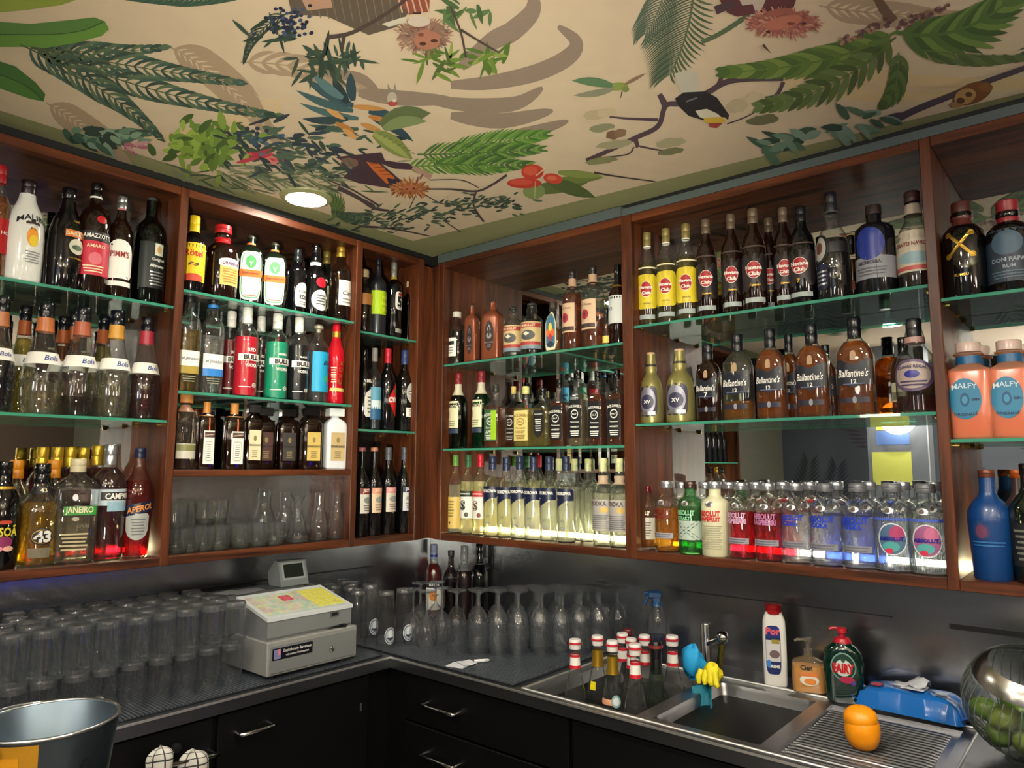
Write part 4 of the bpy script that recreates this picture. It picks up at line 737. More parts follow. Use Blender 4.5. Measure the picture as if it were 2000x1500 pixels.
for i, (px, top, w) in enumerate(((1744, 944, 70), (1810, 945, 71))):
    b = absol(px, top, w, ('ribbed clear vodka bottle with a teal and red round badge', 'ribbed clear vodka bottle with a pink round badge beside the divider')[i], '#eef2f6', .60, None, None, '#1038c0', plate=None)
    b.label(paint('#d8dce0', .4), .20, .56, -.45, .5, 'oval').label(paint(('#4a6a8a', '#9a5a8a')[i], .45), .215, .545, -.40, .46, 'oval', 1).label(paint(('#a83a6a', '#c06a90')[i], .5), .36, .53, -.05, .40, 'oval', 2).label(paint('#4aa0a0', .5), .24, .35, -.3, .25, 'oval', 2).label(paint('#c82a4a', .5), .22, .28, -.2, .05, 'oval', 3).text('ABSOLUT.', paint('#101a8a', .5), .385, .62, .02, fat=.05, lvl=5); b.lastlabel = None
    mb = MB()
    for k in range(26):
        u = -.92+1.84*k/25; a = [b.surf(u-.006, z*b.H, .0006) for z in (.05, .63)]+[b.surf(u+.006, z*b.H, .0006) for z in (.05, .63)]; mb.add(a, [(0, 2, 3, 1)])
    mb.build('ribs', glass('#cfe0ea', .4), b.o); b.label(paint('#4a62c8', .4), .585, .615, -.85, .85)
for i, (px, c) in enumerate(((1332, '#e8c060'), (1378, '#eaeada'), (1425, '#eaeada'), (1477, '#d81a34'), (1530, '#d81a34'), (1583, '#eef2f4'), (1635, '#3a5ad8'), (1700, '#3a5ad8'), (1766, '#eef2f4'), (1828, '#eef2f4'))):
    absol(px, 941, 46 + i, 'vodka bottle with a silver cap in the second row, %s' % ('behind the green one', 'first behind the frosted one', 'second behind the frosted one', 'behind the left pink one', 'behind the right pink one', 'behind the leftmost blue lettering', 'first with a blue back print', 'second with a blue back print', 'behind the teal badge', 'behind the pink badge')[i], c, .6, None, None, '#1038c0', d=.15, plate=None)
# ---------------- right-hand cabinet
b = B('rum_bottle', 'stout black rum bottle with a gold crossed emblem by the divider', 'T1', 1880, 396, 76, 'squat', turn=2).body(DARK).cap(paint('#4a2420', .4), .89, .44, 'stop').band(paint('#5a2a24', .4), .74, .84)
for s_ in (-1, 1):
    q = [(-.42*s_, .40), (-.30*s_, .40), (.42*s_, .66), (.30*s_, .66)]
    mesh_obj('emblem', [b.surf(u-.05, z*b.H, .0012) for k in range(7) for u, z in ((q[0][0]+(q[3][0]-q[0][0])*k/6, .40+.26*k/6), (q[1][0]+(q[2][0]-q[1][0])*k/6, .40+.26*k/6))], [(2*k, 2*k+1, 2*k+3, 2*k+2) for k in range(6)], GOLD, b.o)
for u_, z_ in ((-.4, .42), (.3, .42), (-.4, .64), (.3, .64)): b.label(GOLD, z_-.03, z_+.03, u_-.1, u_+.1, 'oval', 0, 'emblem')
b.lastlabel = None; b.text('BUMBU', GOLD, .22, .3, -.05)
b = B('rum_bottle', 'dark rum bottle with red wax neck and navy portrait label at the right edge', 'T1', 1970, 393, 80, 'squat', turn=0).body(DARK).cap(paint('#8a1c24', .4), .72, .46)
b.label(paint('#1c2c3c', .5), .10, .66, -.9, .9).label(paint('#3a5468', .5), .38, .64, -.45, .4, 'oval', 1).text('DON PAPA', paint('#8a98a4', .5), .33, .7, -.02, fat=.03).text('RUM', paint('#8a98a4', .5), .26, .25, 0).lines(paint('#4a6070', .5), .13, .22, 3, .5)
def malfy(px, top, w, lab, d):
    b = B('gin_bottle', lab, 'T2', px, top, w, [(0,0),(.90,0),(.96,.02),(1,.25),(1,.68),(.94,.715),(.66,.745),(.56,.77),(.54,.86),(.66,.875),(.66,.885),(.52,.895),(.56,.97)], d=d, turn=-2, rect=(.8, 3), group='pale orange gin bottles').body(glass('#f6cdb0', .55, .0, .2, edge='#d88a5a')).liquid(paint('#f08048', .5), .70)
    b.cap(paint('#c8b0a8', .3), .90, .56, 'stop').band(paint('#1a5a8a', .4), .775, .855)
    if d < .1:
        b.label(paint('#2a7aa0', .45), .20, .62, -.85, .55, 'oval').label(paint('#15527a', .45), .33, .47, -.36, .05, 'oval', 1).label(paint('#3a8ab0', .45), .36, .44, -.28, -.03, 'oval', 2).text('MALFY', paint('#c8dce4', .5), .545, .55, -.15, arc=.5).text('GIN', NAVY, .40, .16, .3, fat=.03).text('ORIGINALE', NAVY, .25, .5, -.15, arc=-.4)
malfy(1894, 670, 84, 'orange gin bottle with a round blue label, nearer the divider', .07)
malfy(1974, 665, 80, 'orange gin bottle with a round blue label, at the right edge', .07)
malfy(1914, 678, 76, 'orange gin bottle directly behind the one near the divider', .155)
malfy(1996, 674, 76, 'orange gin bottle behind the one at the right edge', .155)
b = B('gin_bottle', 'matt deep blue bottle with a copper cap on the lit lower right shelf', 'T3', 1930, 917, 76, 'taper', turn=0).body(paint('#0a3a74', .35, coat=.2)).cap(paint('#6a3a2a', .4, .4), .925, .37)
b.label(paint('#2a3a6a', .45), .36, .52, -.45, .1, 'oval').label(paint('#6a3a5a', .5), .38, .5, -.35, .0, 'oval', 1); b.lastlabel = None; b.lines(paint('#2a6aa8', .5), .30, .36, 2, .5); b.band(paint('#1c4a84', .4), .565, .572)
b = B('gin_bottle', 'dark green bottle with black label cut by the right edge, lower shelf', 'T3', 2012, 905, 80, 'taper', turn=0).body(DGREEN).cap(BLK2, .9, .38).label(paint('#15181a', .5), .14, .50, -.8, .8).lines(paint('#6a6a60', .5), .18, .46, 6, .5)
B('gin_bottle', 'grey-brown bottle with an orange cap set back by the right edge', 'T3', 1990, 917, 56, 'taper', d=.16).body(paint('#4a3a3c', .3)).cap(paint('#d8641a', .4), .92, .38)
# bottles in the far cabinet, seen by reflection only
for i in range(5):
    bt = Bottle('spirit_bottle', 'amber spirit bottle in the far cabinet seen in the mirror, %s' % ('first', 'second', 'third', 'fourth', 'fifth')[i], 'bottle', (-.08, -2.1-.11*i, ZBI), .27, .036, ('std', 'camp', 'slim', 'abs', 'rum')[i], math.pi/2); bt.o['group'] = 'bottles in the far cabinet seen in the mirror'
    bt.body(CLEAR()).liquid(liq(('#c8641a', '#b8801a', '#a03a1a', '#c89a3a', '#b8641a')[i], .3), .6).cap(GOLD if i % 2 else BLK2, .84, .4)
for i in range(6):
    bt = Bottle('spirit_bottle', 'dark spirit bottle on the far cabinet upper shelf seen mirrored, %s' % ('first', 'second', 'third', 'fourth', 'fifth', 'sixth')[i], 'bottle', (-.08, -2.09-.09*i, 1.63), .24, .036, 'square', math.pi/2, (.9, 4)); bt.o['group'] = 'bottles in the far cabinet seen in the mirror'
    bt.body(DARK).cap(BLK2, .86, .4)
# ================================================================== worktop, sink, under-counter units
SX0, SX1, SY0, SY1 = .80, 1.87, -.362, .135
wt = MB()
T = .036
for r in ((-.262, FLX, -2.7, FRY), (-.262, SX0, FRY, .262), (SX0, SX1, FRY, SY0), (SX0, SX1, SY1, .262), (SX1, 2.9, FRY, .262)):
    wt.box(r[0], r[1], r[2], r[3], ZC-T, ZC)
wk = wt.build('worktop', steel('worktop_steel', '#84878c', .34, 2, .05)); setp(wk, 'L-shaped stainless steel worktop running under both cabinet walls', 'worktop')
eg = box('front_edge', steel('edge_steel', '#f0f0ee', .42, 2, .03), (FLX, FLX+.004, -2.7, FRY-.004, ZC-.004, ZC+.0015), wk)
box('front_edge', MC['edge_steel'], (FLX, 2.9, FRY-.004, FRY, ZC-.004, ZC+.0015), wk)
BC = paint('#08080a', .45, spec=.25)
def unit(name, label, side, a0, a1, fronts):
    r = empty(name); setp(r, label, 'cabinet', 'black under-counter units')
    if side == 'L': box('body', BC, (-.25, FLX-.03, a0, a1, .1, ZC-T-.001), r)
    else: box('body', BC, (a0, a1, FRY+.03, .25, .1, ZC-T-.001), r)
    for (u0, u1, z0, z1, kind, hu, hz, hw) in fronts:
        b_ = (FLX-.03, FLX-.012, u0, u1, z0, z1) if side == 'L' else (u0, u1, FRY+.012, FRY+.03, z0, z1)
        d = box(kind, BC, b_, r, .0015)
        if hw:
            mb = MB()
            if side == 'L': x = FLX-.012; mb.tube([(x, hu-hw, hz), (x+.028, hu-hw, hz), (x+.032, hu-hw+.004, hz), (x+.032, hu+hw-.004, hz), (x+.028, hu+hw, hz), (x, hu+hw, hz)], .0055, 8)
            else: y = FRY+.012; mb.tube([(hu-hw, y, hz), (hu-hw, y-.028, hz), (hu-hw+.004, y-.032, hz), (hu+hw-.004, y-.032, hz), (hu+hw, y-.028, hz), (hu+hw, y, hz)], .0055, 8)
            mb.build('handle', CH(), d, 50)
    return r
unit('under_counter_cabinet', 'black cupboard under the cash register with one chrome bar handle', 'L', -1.0, -.46, [(-.99, -.47, .14, .905, 'door', -.886, .848, .052)])
unit('under_counter_cabinet', 'black cupboard under the tall glasses with a cloth on its rail', 'L', -2.2, -1.003, [(-1.6, -1.008, .14, .905, 'door', 0, 0, 0)])
unit('under_counter_cabinet', 'black drawer unit with two chrome bar handles right of the inner corner', 'R', .30, .98, [(.305, .975, .762, .905, 'drawer', .488, .834, .073), (.305, .975, .50, .754, 'drawer', .488, .680, .073)])
unit('under_counter_cabinet', 'black sink cupboard under the basins and draining board', 'R', .983, 2.6, [(.99, 1.5, .14, .905, 'door', 0, 0, 0), (1.504, 2.1, .14, .905, 'door', 0, 0, 0)])
cu_ = bpy.data.objects['under_counter_cabinet']; box('corner_filler', BC, (-.1, .2, -.459, -.36, .1, ZC-T-.001), cu_); box('corner_filler', BC, (.2, .299, FRY+.02, -.2, .1, ZC-T-.001), cu_)
P = hit(704, 1381, 0, FLX-.012); setp(box('door_stop', SILV, (FLX-.03, FLX-.008, P.y-.002, P.y+.002, P.z-.012, P.z+.012)), 'tiny bright metal tab on the black front near the inner corner', 'door stop')
# sink with two basins and a ribbed draining board
sk = empty('kitchen_sink'); setp(sk, 'stainless steel double sink with ribbed draining board', 'sink')
SM = steel('sink_steel', '#a6a7aa', .34, 0, .05)
def basin(x0, x1, y0, y1, dz):
    mb = MB(); zt = ZC-.004; r = .02
    rings = []
    for (e, z) in ((0, zt), (.004, zt-.012), (.014, zt-dz+.02), (.03, zt-dz)):
        a0, a1, c0, c1 = x0+e, x1-e, y0+e, y1-e; q = []
        for (cx_, cy_, s0) in ((a1-r, c1-r, 0), (a0+r, c1-r, 90), (a0+r, c0+r, 180), (a1-r, c0+r, 270)):
            for k in range(5): a = math.radians(s0+22.5*k); q.append((cx_+r*math.cos(a), cy_+r*math.sin(a), z))
        rings.append(q)
    v = [p for q in rings for p in q]; n = 20; f = []
    for i in range(3):
        for k in range(n): f.append((i*n+(k+1) % n, i*n+k, (i+1)*n+k, (i+1)*n+(k+1) % n))
    f.append(tuple(range(3*n, 4*n)))
    o = mb.add(v, f).build('basin', SM, sk, 50)
    MB().lathe([(.0, ZC-.004-dz+.002), (.018, ZC-.004-dz+.003), (.022, ZC-.004-dz)], 16, ((x0+x1)/2, (y0+y1)/2, 0)).build('drain', STD, o, 40)
basin(.835, 1.165, -.335, .085, .15); basin(1.21, 1.49, -.32, .09, .17)
rim = MB()
for q in ((SX0, .835, SY0, SY1), (.835, 1.165, SY0, -.335), (.835, 1.165, .085, SY1), (1.165, 1.21, SY0, SY1), (1.21, 1.49, SY0, -.32), (1.21, 1.49, .09, SY1), (1.49, 1.53, SY0, SY1), (1.53, 1.84, SY0, -.338), (1.53, 1.84, .095, SY1), (1.84, SX1, SY0, SY1)):
    rim.box(q[0], q[1], q[2], q[3], ZC-.02, ZC-.004)
rim.build('rim', SM, sk)
db = MB().box(1.53, 1.84, -.338, .095, ZC-.024, ZC-.014); db.build('draining_board', SM, sk)
for k in range(21):
    y = -.315+.0188*k; mb = MB(); mb.tube([(1.535, y, ZC-.0135), (1.55, y, ZC-.0115), (1.80, y, ZC-.0115), (1.82, y, ZC-.0135)], .0034, 6); mb.build('ridge', SM, sk, 60)
lip = MB()
for a, c in (((SX0, SY0), (SX1, SY0)), ((SX1, SY0), (SX1, SY1)), ((SX1, SY1), (SX0, SY1)), ((SX0, SY1), (SX0, SY0))): lip.tube([(a[0], a[1], ZC-.001), (c[0], c[1], ZC-.001)], .004, 8)
lip.build('raised_lip', MC['edge_steel'], sk, 60)
# tap
P = hit(1378, 1216, 1, .165); tp = empty('sink_tap', (P.x, .165, ZC)); setp(tp, 'short chrome tap behind the basins with a cleaning cloth beside it', 'tap')
hh = P.z-ZC
MB().lathe([(.024, 0), (.022, .01), (.0175, .02), (.0175, hh-.004), (.016, hh), (0, hh)], 20).build('column', CH(), tp, 40)
Q = hit(1411, 1245, 1, .09)-Vector((P.x, .165, ZC))
MB().lathe([(0, -.021), (.012, -.018), (.02, -.006), (.021, .004), (.014, .016), (0, .02)], 18, tuple(Q)).build('mixer_knob', CH(), tp, 60)
MB().tube([(0, 0, hh*.55), tuple(Q*.6+Vector((0, 0, hh*.2))), tuple(Q)], .008, 10).build('arm', CH(), tp, 60)
MB().tube([tuple(Q+Vector((0, 0, -.01))), tuple(Q+Vector((-.004, -.01, -.06))), tuple(Q+Vector((-.006, -.012, -.085)))], .0095, 10).build('spout', paint('#a8984a', .15, 1.0), tp, 60)
# ribbed bar mats
for (nm, lb, x0, x1, y0, y1, ax) in (('bar_mat', 'black ribbed rubber mat under the upturned wine glasses', -.02, .775, -.37, .235, 1), ('bar_mat', 'black ribbed rubber mat on the left worktop beside the register', -.24, .215, -1.95, -.402, 0)):
    m_ = MB(); m_.box(x0, x1, y0, y1, ZC, ZC+.003); o = m_.build(nm, paint('#15181c', .35), None); setp(o, lb, 'mat')
    k = 0; rb = MB(); pitch = .0105
    if ax == 1:
        x = x0+.006
        while x < x1-.004: rb.box(x-.0026, x+.0026, y0+.004, y1-.004, ZC+.003, ZC+.0058); x += pitch
    else:
        y = y0+.006
        while y < y1-.004: rb.box(x0+.004, x1-.004, y-.0026, y+.0026, ZC+.003, ZC+.0058); y += pitch
    q = rb.build('ribs', paint('#4c525a', .3), o); q['kind'] = 'stuff'  # ribs coloured lighter than the mat for their grey-blue highlights
ZM = ZC+.006
# ------------------------------------------------------------------ glassware
TG = glass('#f6f8fa', .03, .0, .03, edge='#c4ccd4')
ORD = ('first', 'second', 'third', 'fourth', 'fifth', 'sixth', 'seventh', 'eighth', 'ninth', 'tenth', 'eleventh', 'twelfth')
def proto(name, parts):
    """parts: list of (part name, profile, material, n); first one is the thing's own mesh"""
    me = []
    for (nm, pr, mt, n) in parts:
        mb = MB().lathe(pr, n); m = bpy.data.meshes.new(nm); m.from_pydata(mb.v, [], mb.f); m.shade_smooth(); m.set_sharp_from_angle(angle=math.radians(60)); m.materials.append(mt); me.append((nm, m))
    return me
def put(name, label, cat, group, me, loc, rz=0):
    o = bpy.data.objects.new(name, me[0][1]); COL.objects.link(o); o.location = loc; o.rotation_euler = (0, 0, rz); setp(o, label, cat, group)
    for nm, m in me[1:]:
        c = bpy.data.objects.new(nm, m); COL.objects.link(c); c.parent = o
    return o
hb = proto('h', [('wall', [(.0325, 0), (.0325, .004), (.0318, .06), (.0305, .112)], TG, 18), ('thick_base', [(0, .098), (.0285, .099), (.0295, .104), (.030, .113), (.027, .118), (.0, .1165)], glass('#eef2f4', .12, .2, edge='#6a747c'), 18)])
rows = (.13, .06, -.01, -.08, -.15)
for t in range(2):
    for i, x in enumerate(rows):
        for j in range(11):
            put('highball_glass', 'upturned highball glass, %s layer, %s row from the front, %s from the register' % (('lower', 'upper')[t], ORD[i], ORD[j]), 'glass', 'upturned highball glasses left of the register', hb,
                (x+random.uniform(-.004, .004), -.905-.07*j-.01*(i % 2)+random.uniform(-.004, .004), ZM+t*.119))
wg = proto('w', [('bowl', [(.030, 0), (.0345, .03), (.0372, .07), (.0365, .095), (.030, .128), (.017, .15), (.0075, .158), (.0055, .168)], TG, 18), ('stem', [(.0055, .166), (.0045, .180), (.0055, .197), (.012, .205), (.0, .205)], glass('#eef2f4', .15, .2), 12), ('foot', [(.010, .204), (.022, .2075), (.0345, .211), (.0350, .2135), (.0, .2125)], TG, 18)])
n_w = 0
for i in range(5):
    for j in range(6):
        x = .40+.056*j+.036*i+random.uniform(-.004, .004); y = -.232+.05*j+.064*i-.018*j*.2+random.uniform(-.004, .004)
        if x > .79 or y > .2 or (i == 0 and j > 5): continue
        put('wine_glass', 'upturned wine glass on the corner mat, %s row from front, %s from register' % (ORD[i], ORD[j]), 'glass', 'upturned wine glasses on the corner mat', wg, (x, y, ZM)); n_w += 1
for (px, py) in ((1150, 1262), (1185, 1250)):
    P = hit(px, py, 2, ZM); put('wine_glass', 'upturned wine glass behind the sink bottles, %s of two from the wine glass rows' % ('first' if px < 1160 else 'second'), 'glass', 'upturned wine glasses on the corner mat', wg, P)
# three tall beer glasses with a round badge
for i, (px, py) in enumerate(((722, 1245), (752, 1264), (788, 1257))):
    P = hit(px, py, 2, ZM)
    t = Bottle('beer_glass', ('tall upturned beer glass with round badge, beside the register drawer', 'tall upturned beer glass with round badge, foremost of three', 'tall upturned beer glass with round badge, next to the cut-glass stemware')[i], 'glass', P, .195, .0335, [(1, 0), (.98, .4), (.92, .8), (.88, .96), (.8, 1)], math.atan2(CAM.y-P.y, CAM.x-P.x)+math.pi/2)
    t.o['group'] = 'badged beer glasses in the corner'
    MB().lathe([(r, z) for r, z in t.p], 22).build('wall', TG, t.o, 60)
    MB().lathe([(0, .180), (.026, .181), (.029, .188), (.0268, .195), (0, .194)], 18).build('thick_base', glass('#eef2f4', .12, .2), t.o, 60)
    t.label(paint('#b4bcc4', .5), .08, .38, -.05, .75, 'oval', 0, 'badge').label(paint('#3a4654', .5), .10, .36, .0, .70, 'oval', 1).label(paint('#a4aeb8', .5), .115, .345, .04, .66, 'oval', 2).label(paint('#2c3642', .5), .14, .24, .1, .6, 'diamond', 3).label(paint('#d0d6dc', .5), .20, .33, .2, .5, 'arch', 4)
# cut-glass stemmed glasses, foot up
cg = proto('c', [('bowl', [(.034, 0), (.038, .02), (.040, .045), (.034, .075), (.020, .098), (.008, .11), (.005, .12)], glass('#f2f4f6', .08, .1, edge='#98a2aa'), 8), ('stem', [(.005, .118), (.004, .15), (.0045, .178), (.010, .186), (0, .186)], glass('#eef2f4', .15, .2), 12), ('foot', [(.009, .185), (.034, .190), (.035, .1925), (0, .192)], TG, 20)])
for i, (px, py) in enumerate(((806, 1256), (833, 1262), (862, 1252), (820, 1238), (850, 1236))):
    put('stemmed_glass', 'upturned faceted stemmed glass right of the badged glasses, %s' % ('leftmost in front', 'middle in front', 'rightmost in front', 'left one behind', 'right one behind')[i], 'glass', 'upturned cut-glass stemware in the corner', cg, hit(px, py, 2, ZM), .3*i)
# glasses behind the register
hb2 = proto('t', [('wall', [(.034, 0), (.033, .1), (.030, .18), (.027, .19)], TG, 18), ('thick_base', [(0, .176), (.027, .177), (.0285, .186), (.024, .192), (0, .191)], glass('#eef2f4', .12, .2), 18)])
for i, (x, y) in enumerate(((-.20, -.42), (-.13, -.44), (-.06, -.42), (-.20, -.34), (-.13, -.36), (-.05, -.34), (-.20, -.26), (-.12, -.28), (-.04, -.26), (.03, -.37))):
    put('tall_glass', 'upturned tall glass behind the cash register, %s' % ('by the steel wall near the display', 'first row, middle', 'first row, nearest the counter edge', 'second row, by the steel wall', 'second row, middle', 'second row, nearest the counter edge', 'last row, by the steel wall', 'last row, middle', 'last row, nearest the counter edge', 'standing off beside the badged glasses')[i], 'glass', 'upturned tall glasses behind the register', hb2, (x, y, ZM))
# glassware niche above the register
tb = proto('b', [('wall', [(.030, .004), (.034, .03), (.036, .075)], glass('#f0f2f0', .06, .0, edge='#a0a8a0'), 16), ('thick_base', [(0, .0), (.029, .0), (.031, .006), (.031, .016), (0, .014)], glass('#b8c0b8', .15, .2), 16)])
for i, (px, d) in enumerate(((345, .06), (371, .06), (398, .06), (428, .055), (470, .06), (503, .055), (535, .055), (358, .15), (392, .15), (425, .15), (460, .15), (495, .15))):
    P = hit(px, 1060, 0, -d); put('tumbler', 'clear tumbler in the glassware niche, %s from the left of the %s row' % (ORD[i] if i < 7 else ORD[i-7], 'front' if i < 7 else 'back'), 'glass', 'tumblers in the glassware niche', tb, (-d, P.y, ZBI))
for i, px in enumerate((345, 402, 425)):
    d = .06 if i == 0 else .15; P = hit(px, 990, 0, -d); put('tumbler', 'clear tumbler stacked on others in the glassware niche, %s from the left' % ORD[i], 'glass', 'tumblers in the glassware niche', tb, (-d, P.y, ZBI+.0765))
cf = glass('#f0f2f4', .05, .0, edge='#9aa2a8')
def carafe(px, top, w, prof, lab, d):
    t = B('carafe', lab, 'B4', px, top, w, prof, d=d, cat='carafe', n=20); t.o['group'] = 'small carafes in the glassware niche'; MB().lathe(t.p, 20).build('body', cf, t.o, 60)
    MB().lathe([(0, .004), (t.p[1][0]*.9, .004), (t.p[1][0]*.9, .010), (0, .012)], 16).build('thick_base', glass('#b8c0c4', .15, .2), t.o, 60)
cone = [(0,0),(.9,0),(1,.03),(.42,.62),(.30,.78),(.36,.88),(.60,1)]; cbot = [(0,0),(.9,0),(1,.04),(1,.38),(.86,.52),(.62,.64),(.58,.75),(.64,1)]
carafe(581, 968, 46, cone, 'conical clear carafe with flared lip in the glassware niche', .06)
carafe(623, 961, 33, cbot, 'narrow-necked clear carafe, left of the pair in the niche', .06)
carafe(657, 960, 30, cbot, 'narrow-necked clear carafe beside the niche end panel', .06)
carafe(515, 953, 42, cbot, 'narrow-necked clear carafe set back behind the tumblers', .17)
carafe(556, 961, 36, cbot, 'narrow-necked clear carafe set back behind the conical one', .17)
# ------------------------------------------------------------------ cash register
RG = paint('#75787a', .45); RGD = paint('#454a4c', .5); RGL = paint('#8c8d8b', .4)
rg = empty('cash_register', (.03, -.667, ZM)); setp(rg, 'light grey cash register with flat keypad and tilted display on a drawer box', 'cash register')
dx0, dx1, dy0, dy1 = -.17, .17, -.165, .165
box('drawer_box', RGL, (dx0, dx1, dy0, dy1, .012, .112), rg, .003)
dr = box('drawer_front', RG, (dx1, dx1+.004, dy0+.008, dy1-.008, .02, .100), rg, .001)
for s_ in (-1, 1):
    for q in (-1, 1): MB().lathe([(.012, 0), (.012, .013), (0, .013)], 12, (.14*s_, .13*q, 0)).build('foot', BLK, rg)
MB().lathe([(0, 0), (.008, 0), (.009, .004), (.005, .006), (0, .006)], 14).build('lock', CH(), dr).matrix_local = Matrix.Translation((dx1+.004, .062, .055)) @ Matrix.Rotation(math.pi/2, 4, 'Y')
st = box('sticker', paint('#10121c', .3), (dx1+.004, dx1+.005, -.15, -.01, .058, .092), dr)
box('picture', paint('#7a7aa8', .4), (dx1+.005, dx1+.0055, -.145, -.122, .061, .089), st); box('picture', paint('#c87a8a', .4), (dx1+.005, dx1+.0057, -.132, -.124, .072, .089), st)
for (s_, z_, w_) in (('Deshalb mehr Bar wissen', .082, .098), ('mit unserem Kassensystem', .068, .080)):
    v, f, h = text2d(s_); mesh_obj('lettering', [(dx1+.0056, -.064+x*w_, z_+y*w_*1.3) for x, y in v], f, WHT, st)
# upper body: a wedge with a sloping keypad
def prism(name, prof, y0, y1, mat, par, bev=None):
    n = len(prof); v = [(x, y0, z) for x, z in prof]+[(x, y1, z) for x, z in prof]
    f = [tuple(range(n)), tuple(range(2*n-1, n-1, -1))]+[(i, n+i, n+(i+1) % n, (i+1) % n) for i in range(n)]
    return mesh_obj(name, v, f, mat, par)
ub = prism('upper_body', [(.145, .112), (.150, .120), (.150, .172), (-.035, .215), (-.10, .222), (-.165, .222), (-.17, .112)], -.155, .155, RG, rg)
# keypad plate on the slope
sl = math.atan2(.215-.172, .185)
kp = prism('keypad_frame', [(.154, .168), (.154, .178), (-.035, .2225), (-.037, .213)], -.158, .158, paint('#c6ccd0', .35), rg)
def onslope(t, y, e): return (.154-.189*t, y, .178+.0445*t+e)
mesh_obj('keypad_sheet', [onslope(.08, -.145, .0008), onslope(.08, .145, .0008), onslope(.90, .145, .0008), onslope(.90, -.145, .0008)], [(0, 1, 2, 3)], paint('#b4c8bc', .35), kp)
cols = ['#d8d470', '#d8d470', '#b8b8b0', '#c8a0a0', '#a8b8a8', '#b8c4b0']
kmesh = {}
for i in range(14):
    for j in range(7):
        y = -.135+.0207*i; t0 = .12+.108*j
        c = '#d8d05a' if i > 8 else ('#c84a5a' if (i in (5, 6) and j in (4, 5)) else random.choice(['#b8c4b0', '#c8bcb0', '#a8bcae', '#c4c8a0', '#c0a8a4']))
        a = [onslope(t0, y-.0085, .001), onslope(t0, y+.0085, .001), onslope(t0+.085, y+.0085, .001), onslope(t0+.085, y-.0085, .001)]
        bq = [(p[0], p[1], p[2]+.0016) for p in a]
        mesh_obj('key', a+bq, [(4, 5, 6, 7), (0, 1, 5, 4), (1, 2, 6, 5), (2, 3, 7, 6), (3, 0, 4, 7)], paint(c, .4), kp)
prism('side_housing', [(-.04, .214), (-.05, .226), (-.165, .226), (-.165, .20)], -.20, .10, RGD, rg)
prism('printer_wing', [(-.02, .112), (-.02, .19), (-.06, .222), (-.165, .222), (-.17, .112)], -.235, -.155, RGD, rg)
for (x_, y_, a_) in ((-.075, -.12, .1), (-.10, -.15, .25), (-.09, -.075, -.05)):
    pp = MB().box(-.03, .03, -.035, .035, .2265, .2275); o = pp.build('receipt_slip', paint('#8c8e94', .5), rg); o.location = (x_, y_, .0006*(x_ < -.08)); o.rotation_euler = (0, 0, a_)
# display
dsp = empty('display', (-.095, .075, .222)); dsp.parent = rg
nk = prism('display_neck', [(.012, 0), (.012, .03), (-.02, .03), (-.02, 0)], -.03, .03, RGD, rg); nk.location = (-.095, .075, .222)
hd = prism('display_head', [(.032, .012), (.006, .095), (-.012, .098), (-.055, .055), (-.045, .012)], -.055, .055, paint('#6c7274', .45), rg); hd.location = (-.095, .075, .215)
bpy.data.objects.remove(dsp)
def onhead(t, y, e): return (.032-.026*t+e, y, .012+.083*t+e*.3)
mesh_obj('screen_bezel', [onhead(.25, -.046, .001), onhead(.25, .046, .001), onhead(.93, .046, .001), onhead(.93, -.046, .001)], [(0, 1, 2, 3)], paint('#8a9094', .4), hd)
mesh_obj('screen', [onhead(.33, -.038, .002), onhead(.33, .038, .002), onhead(.86, .038, .002), onhead(.86, -.038, .002)], [(0, 1, 2, 3)], paint('#1a1f1a', .2), hd)
ct = box('connector_port', paint('#5a5c5e', .4), (.150, .152, .07, .105, .148, .166), rg); box('slot', BLK, (.152, .1525, .075, .1, .152, .162), ct)
ky = empty('key_bunch', (.19, -.60, ZM+.112)); setp(ky, 'small bunch of keys lying on the register drawer ledge', 'keys')
MB().tube([(-.012+.014*math.cos(a), .014*math.sin(a), .003) for a in [2*math.pi*k/14 for k in range(15)]], .0014, 6).build('ring', CH(), ky)
for k in range(4):
    o = MB().box(0, .05, -.004, .004, 0, .002).box(-.012, .004, -.01, .01, 0, .002).build('key', paint('#3a3a3c', .3, .8), ky); o.location = (-.012, .01+.014*k, .001+.0021*k); o.rotation_euler = (0, 0, 1.2+.35*k)
# ------------------------------------------------------------------ bottles in the corner, behind the glasses
def free(name, lab, px, top, base_xy, w, prof, zbase=ZM, turn=0):
    x, y = base_xy; P0 = Vector((x, y, zbase)); d_ = math.hypot(x-CAM.x, y-CAM.y); r = ray(px, top); tt = d_/math.hypot(r.x, r.y); zt = (CAM+r*tt).z
    rz = math.atan2(CAM.y-y, CAM.x-x)+math.pi/2+math.radians(turn)
    return Bottle(name, lab, 'bottle', P0, zt-zbase, w/2*depth(P0+Vector((0, 0, .1)))/FPX, prof, rz)
def xy(px, py, ax, v): P = hit(px, py, ax, v); return (P.x, P.y)
b = free('aperitif_bottle', 'red aperitif bottle with a blue and white cap standing in the corner behind the glasses', 846, 1063, xy(846, 1180, 1, .13), 34, 'wine', turn=14).body(CLEAR()).liquid(liq('#c8141c', .4, .2), .74).cap(paint('#8a94b8', .4), .80, .40).band(paint('#1c2c8a', .4), .83, .86, .0025)
b.label(WHT, .12, .50, -.75, .55).label(INK, .42, .50, -.75, .55, 'rect', 1).text('SOTTA', WHT, .46, .6, -.1, fat=.04).label(paint('#d8842a', .5), .24, .38, -.45, .1, 'oval', 1).text('Spritz', INK, .32, .4, 0, shear=.3)
b = free('spirit_bottle', 'clear-necked bottle in the corner, between the two red ones', 880, 1075, xy(880, 1180, 1, .17), 30, 'wine').body(glass('#6a6060', .05)).liquid(liq('#2a1214', .2), .55).cap(paint('#3a3c3e', .4), .92, .42)
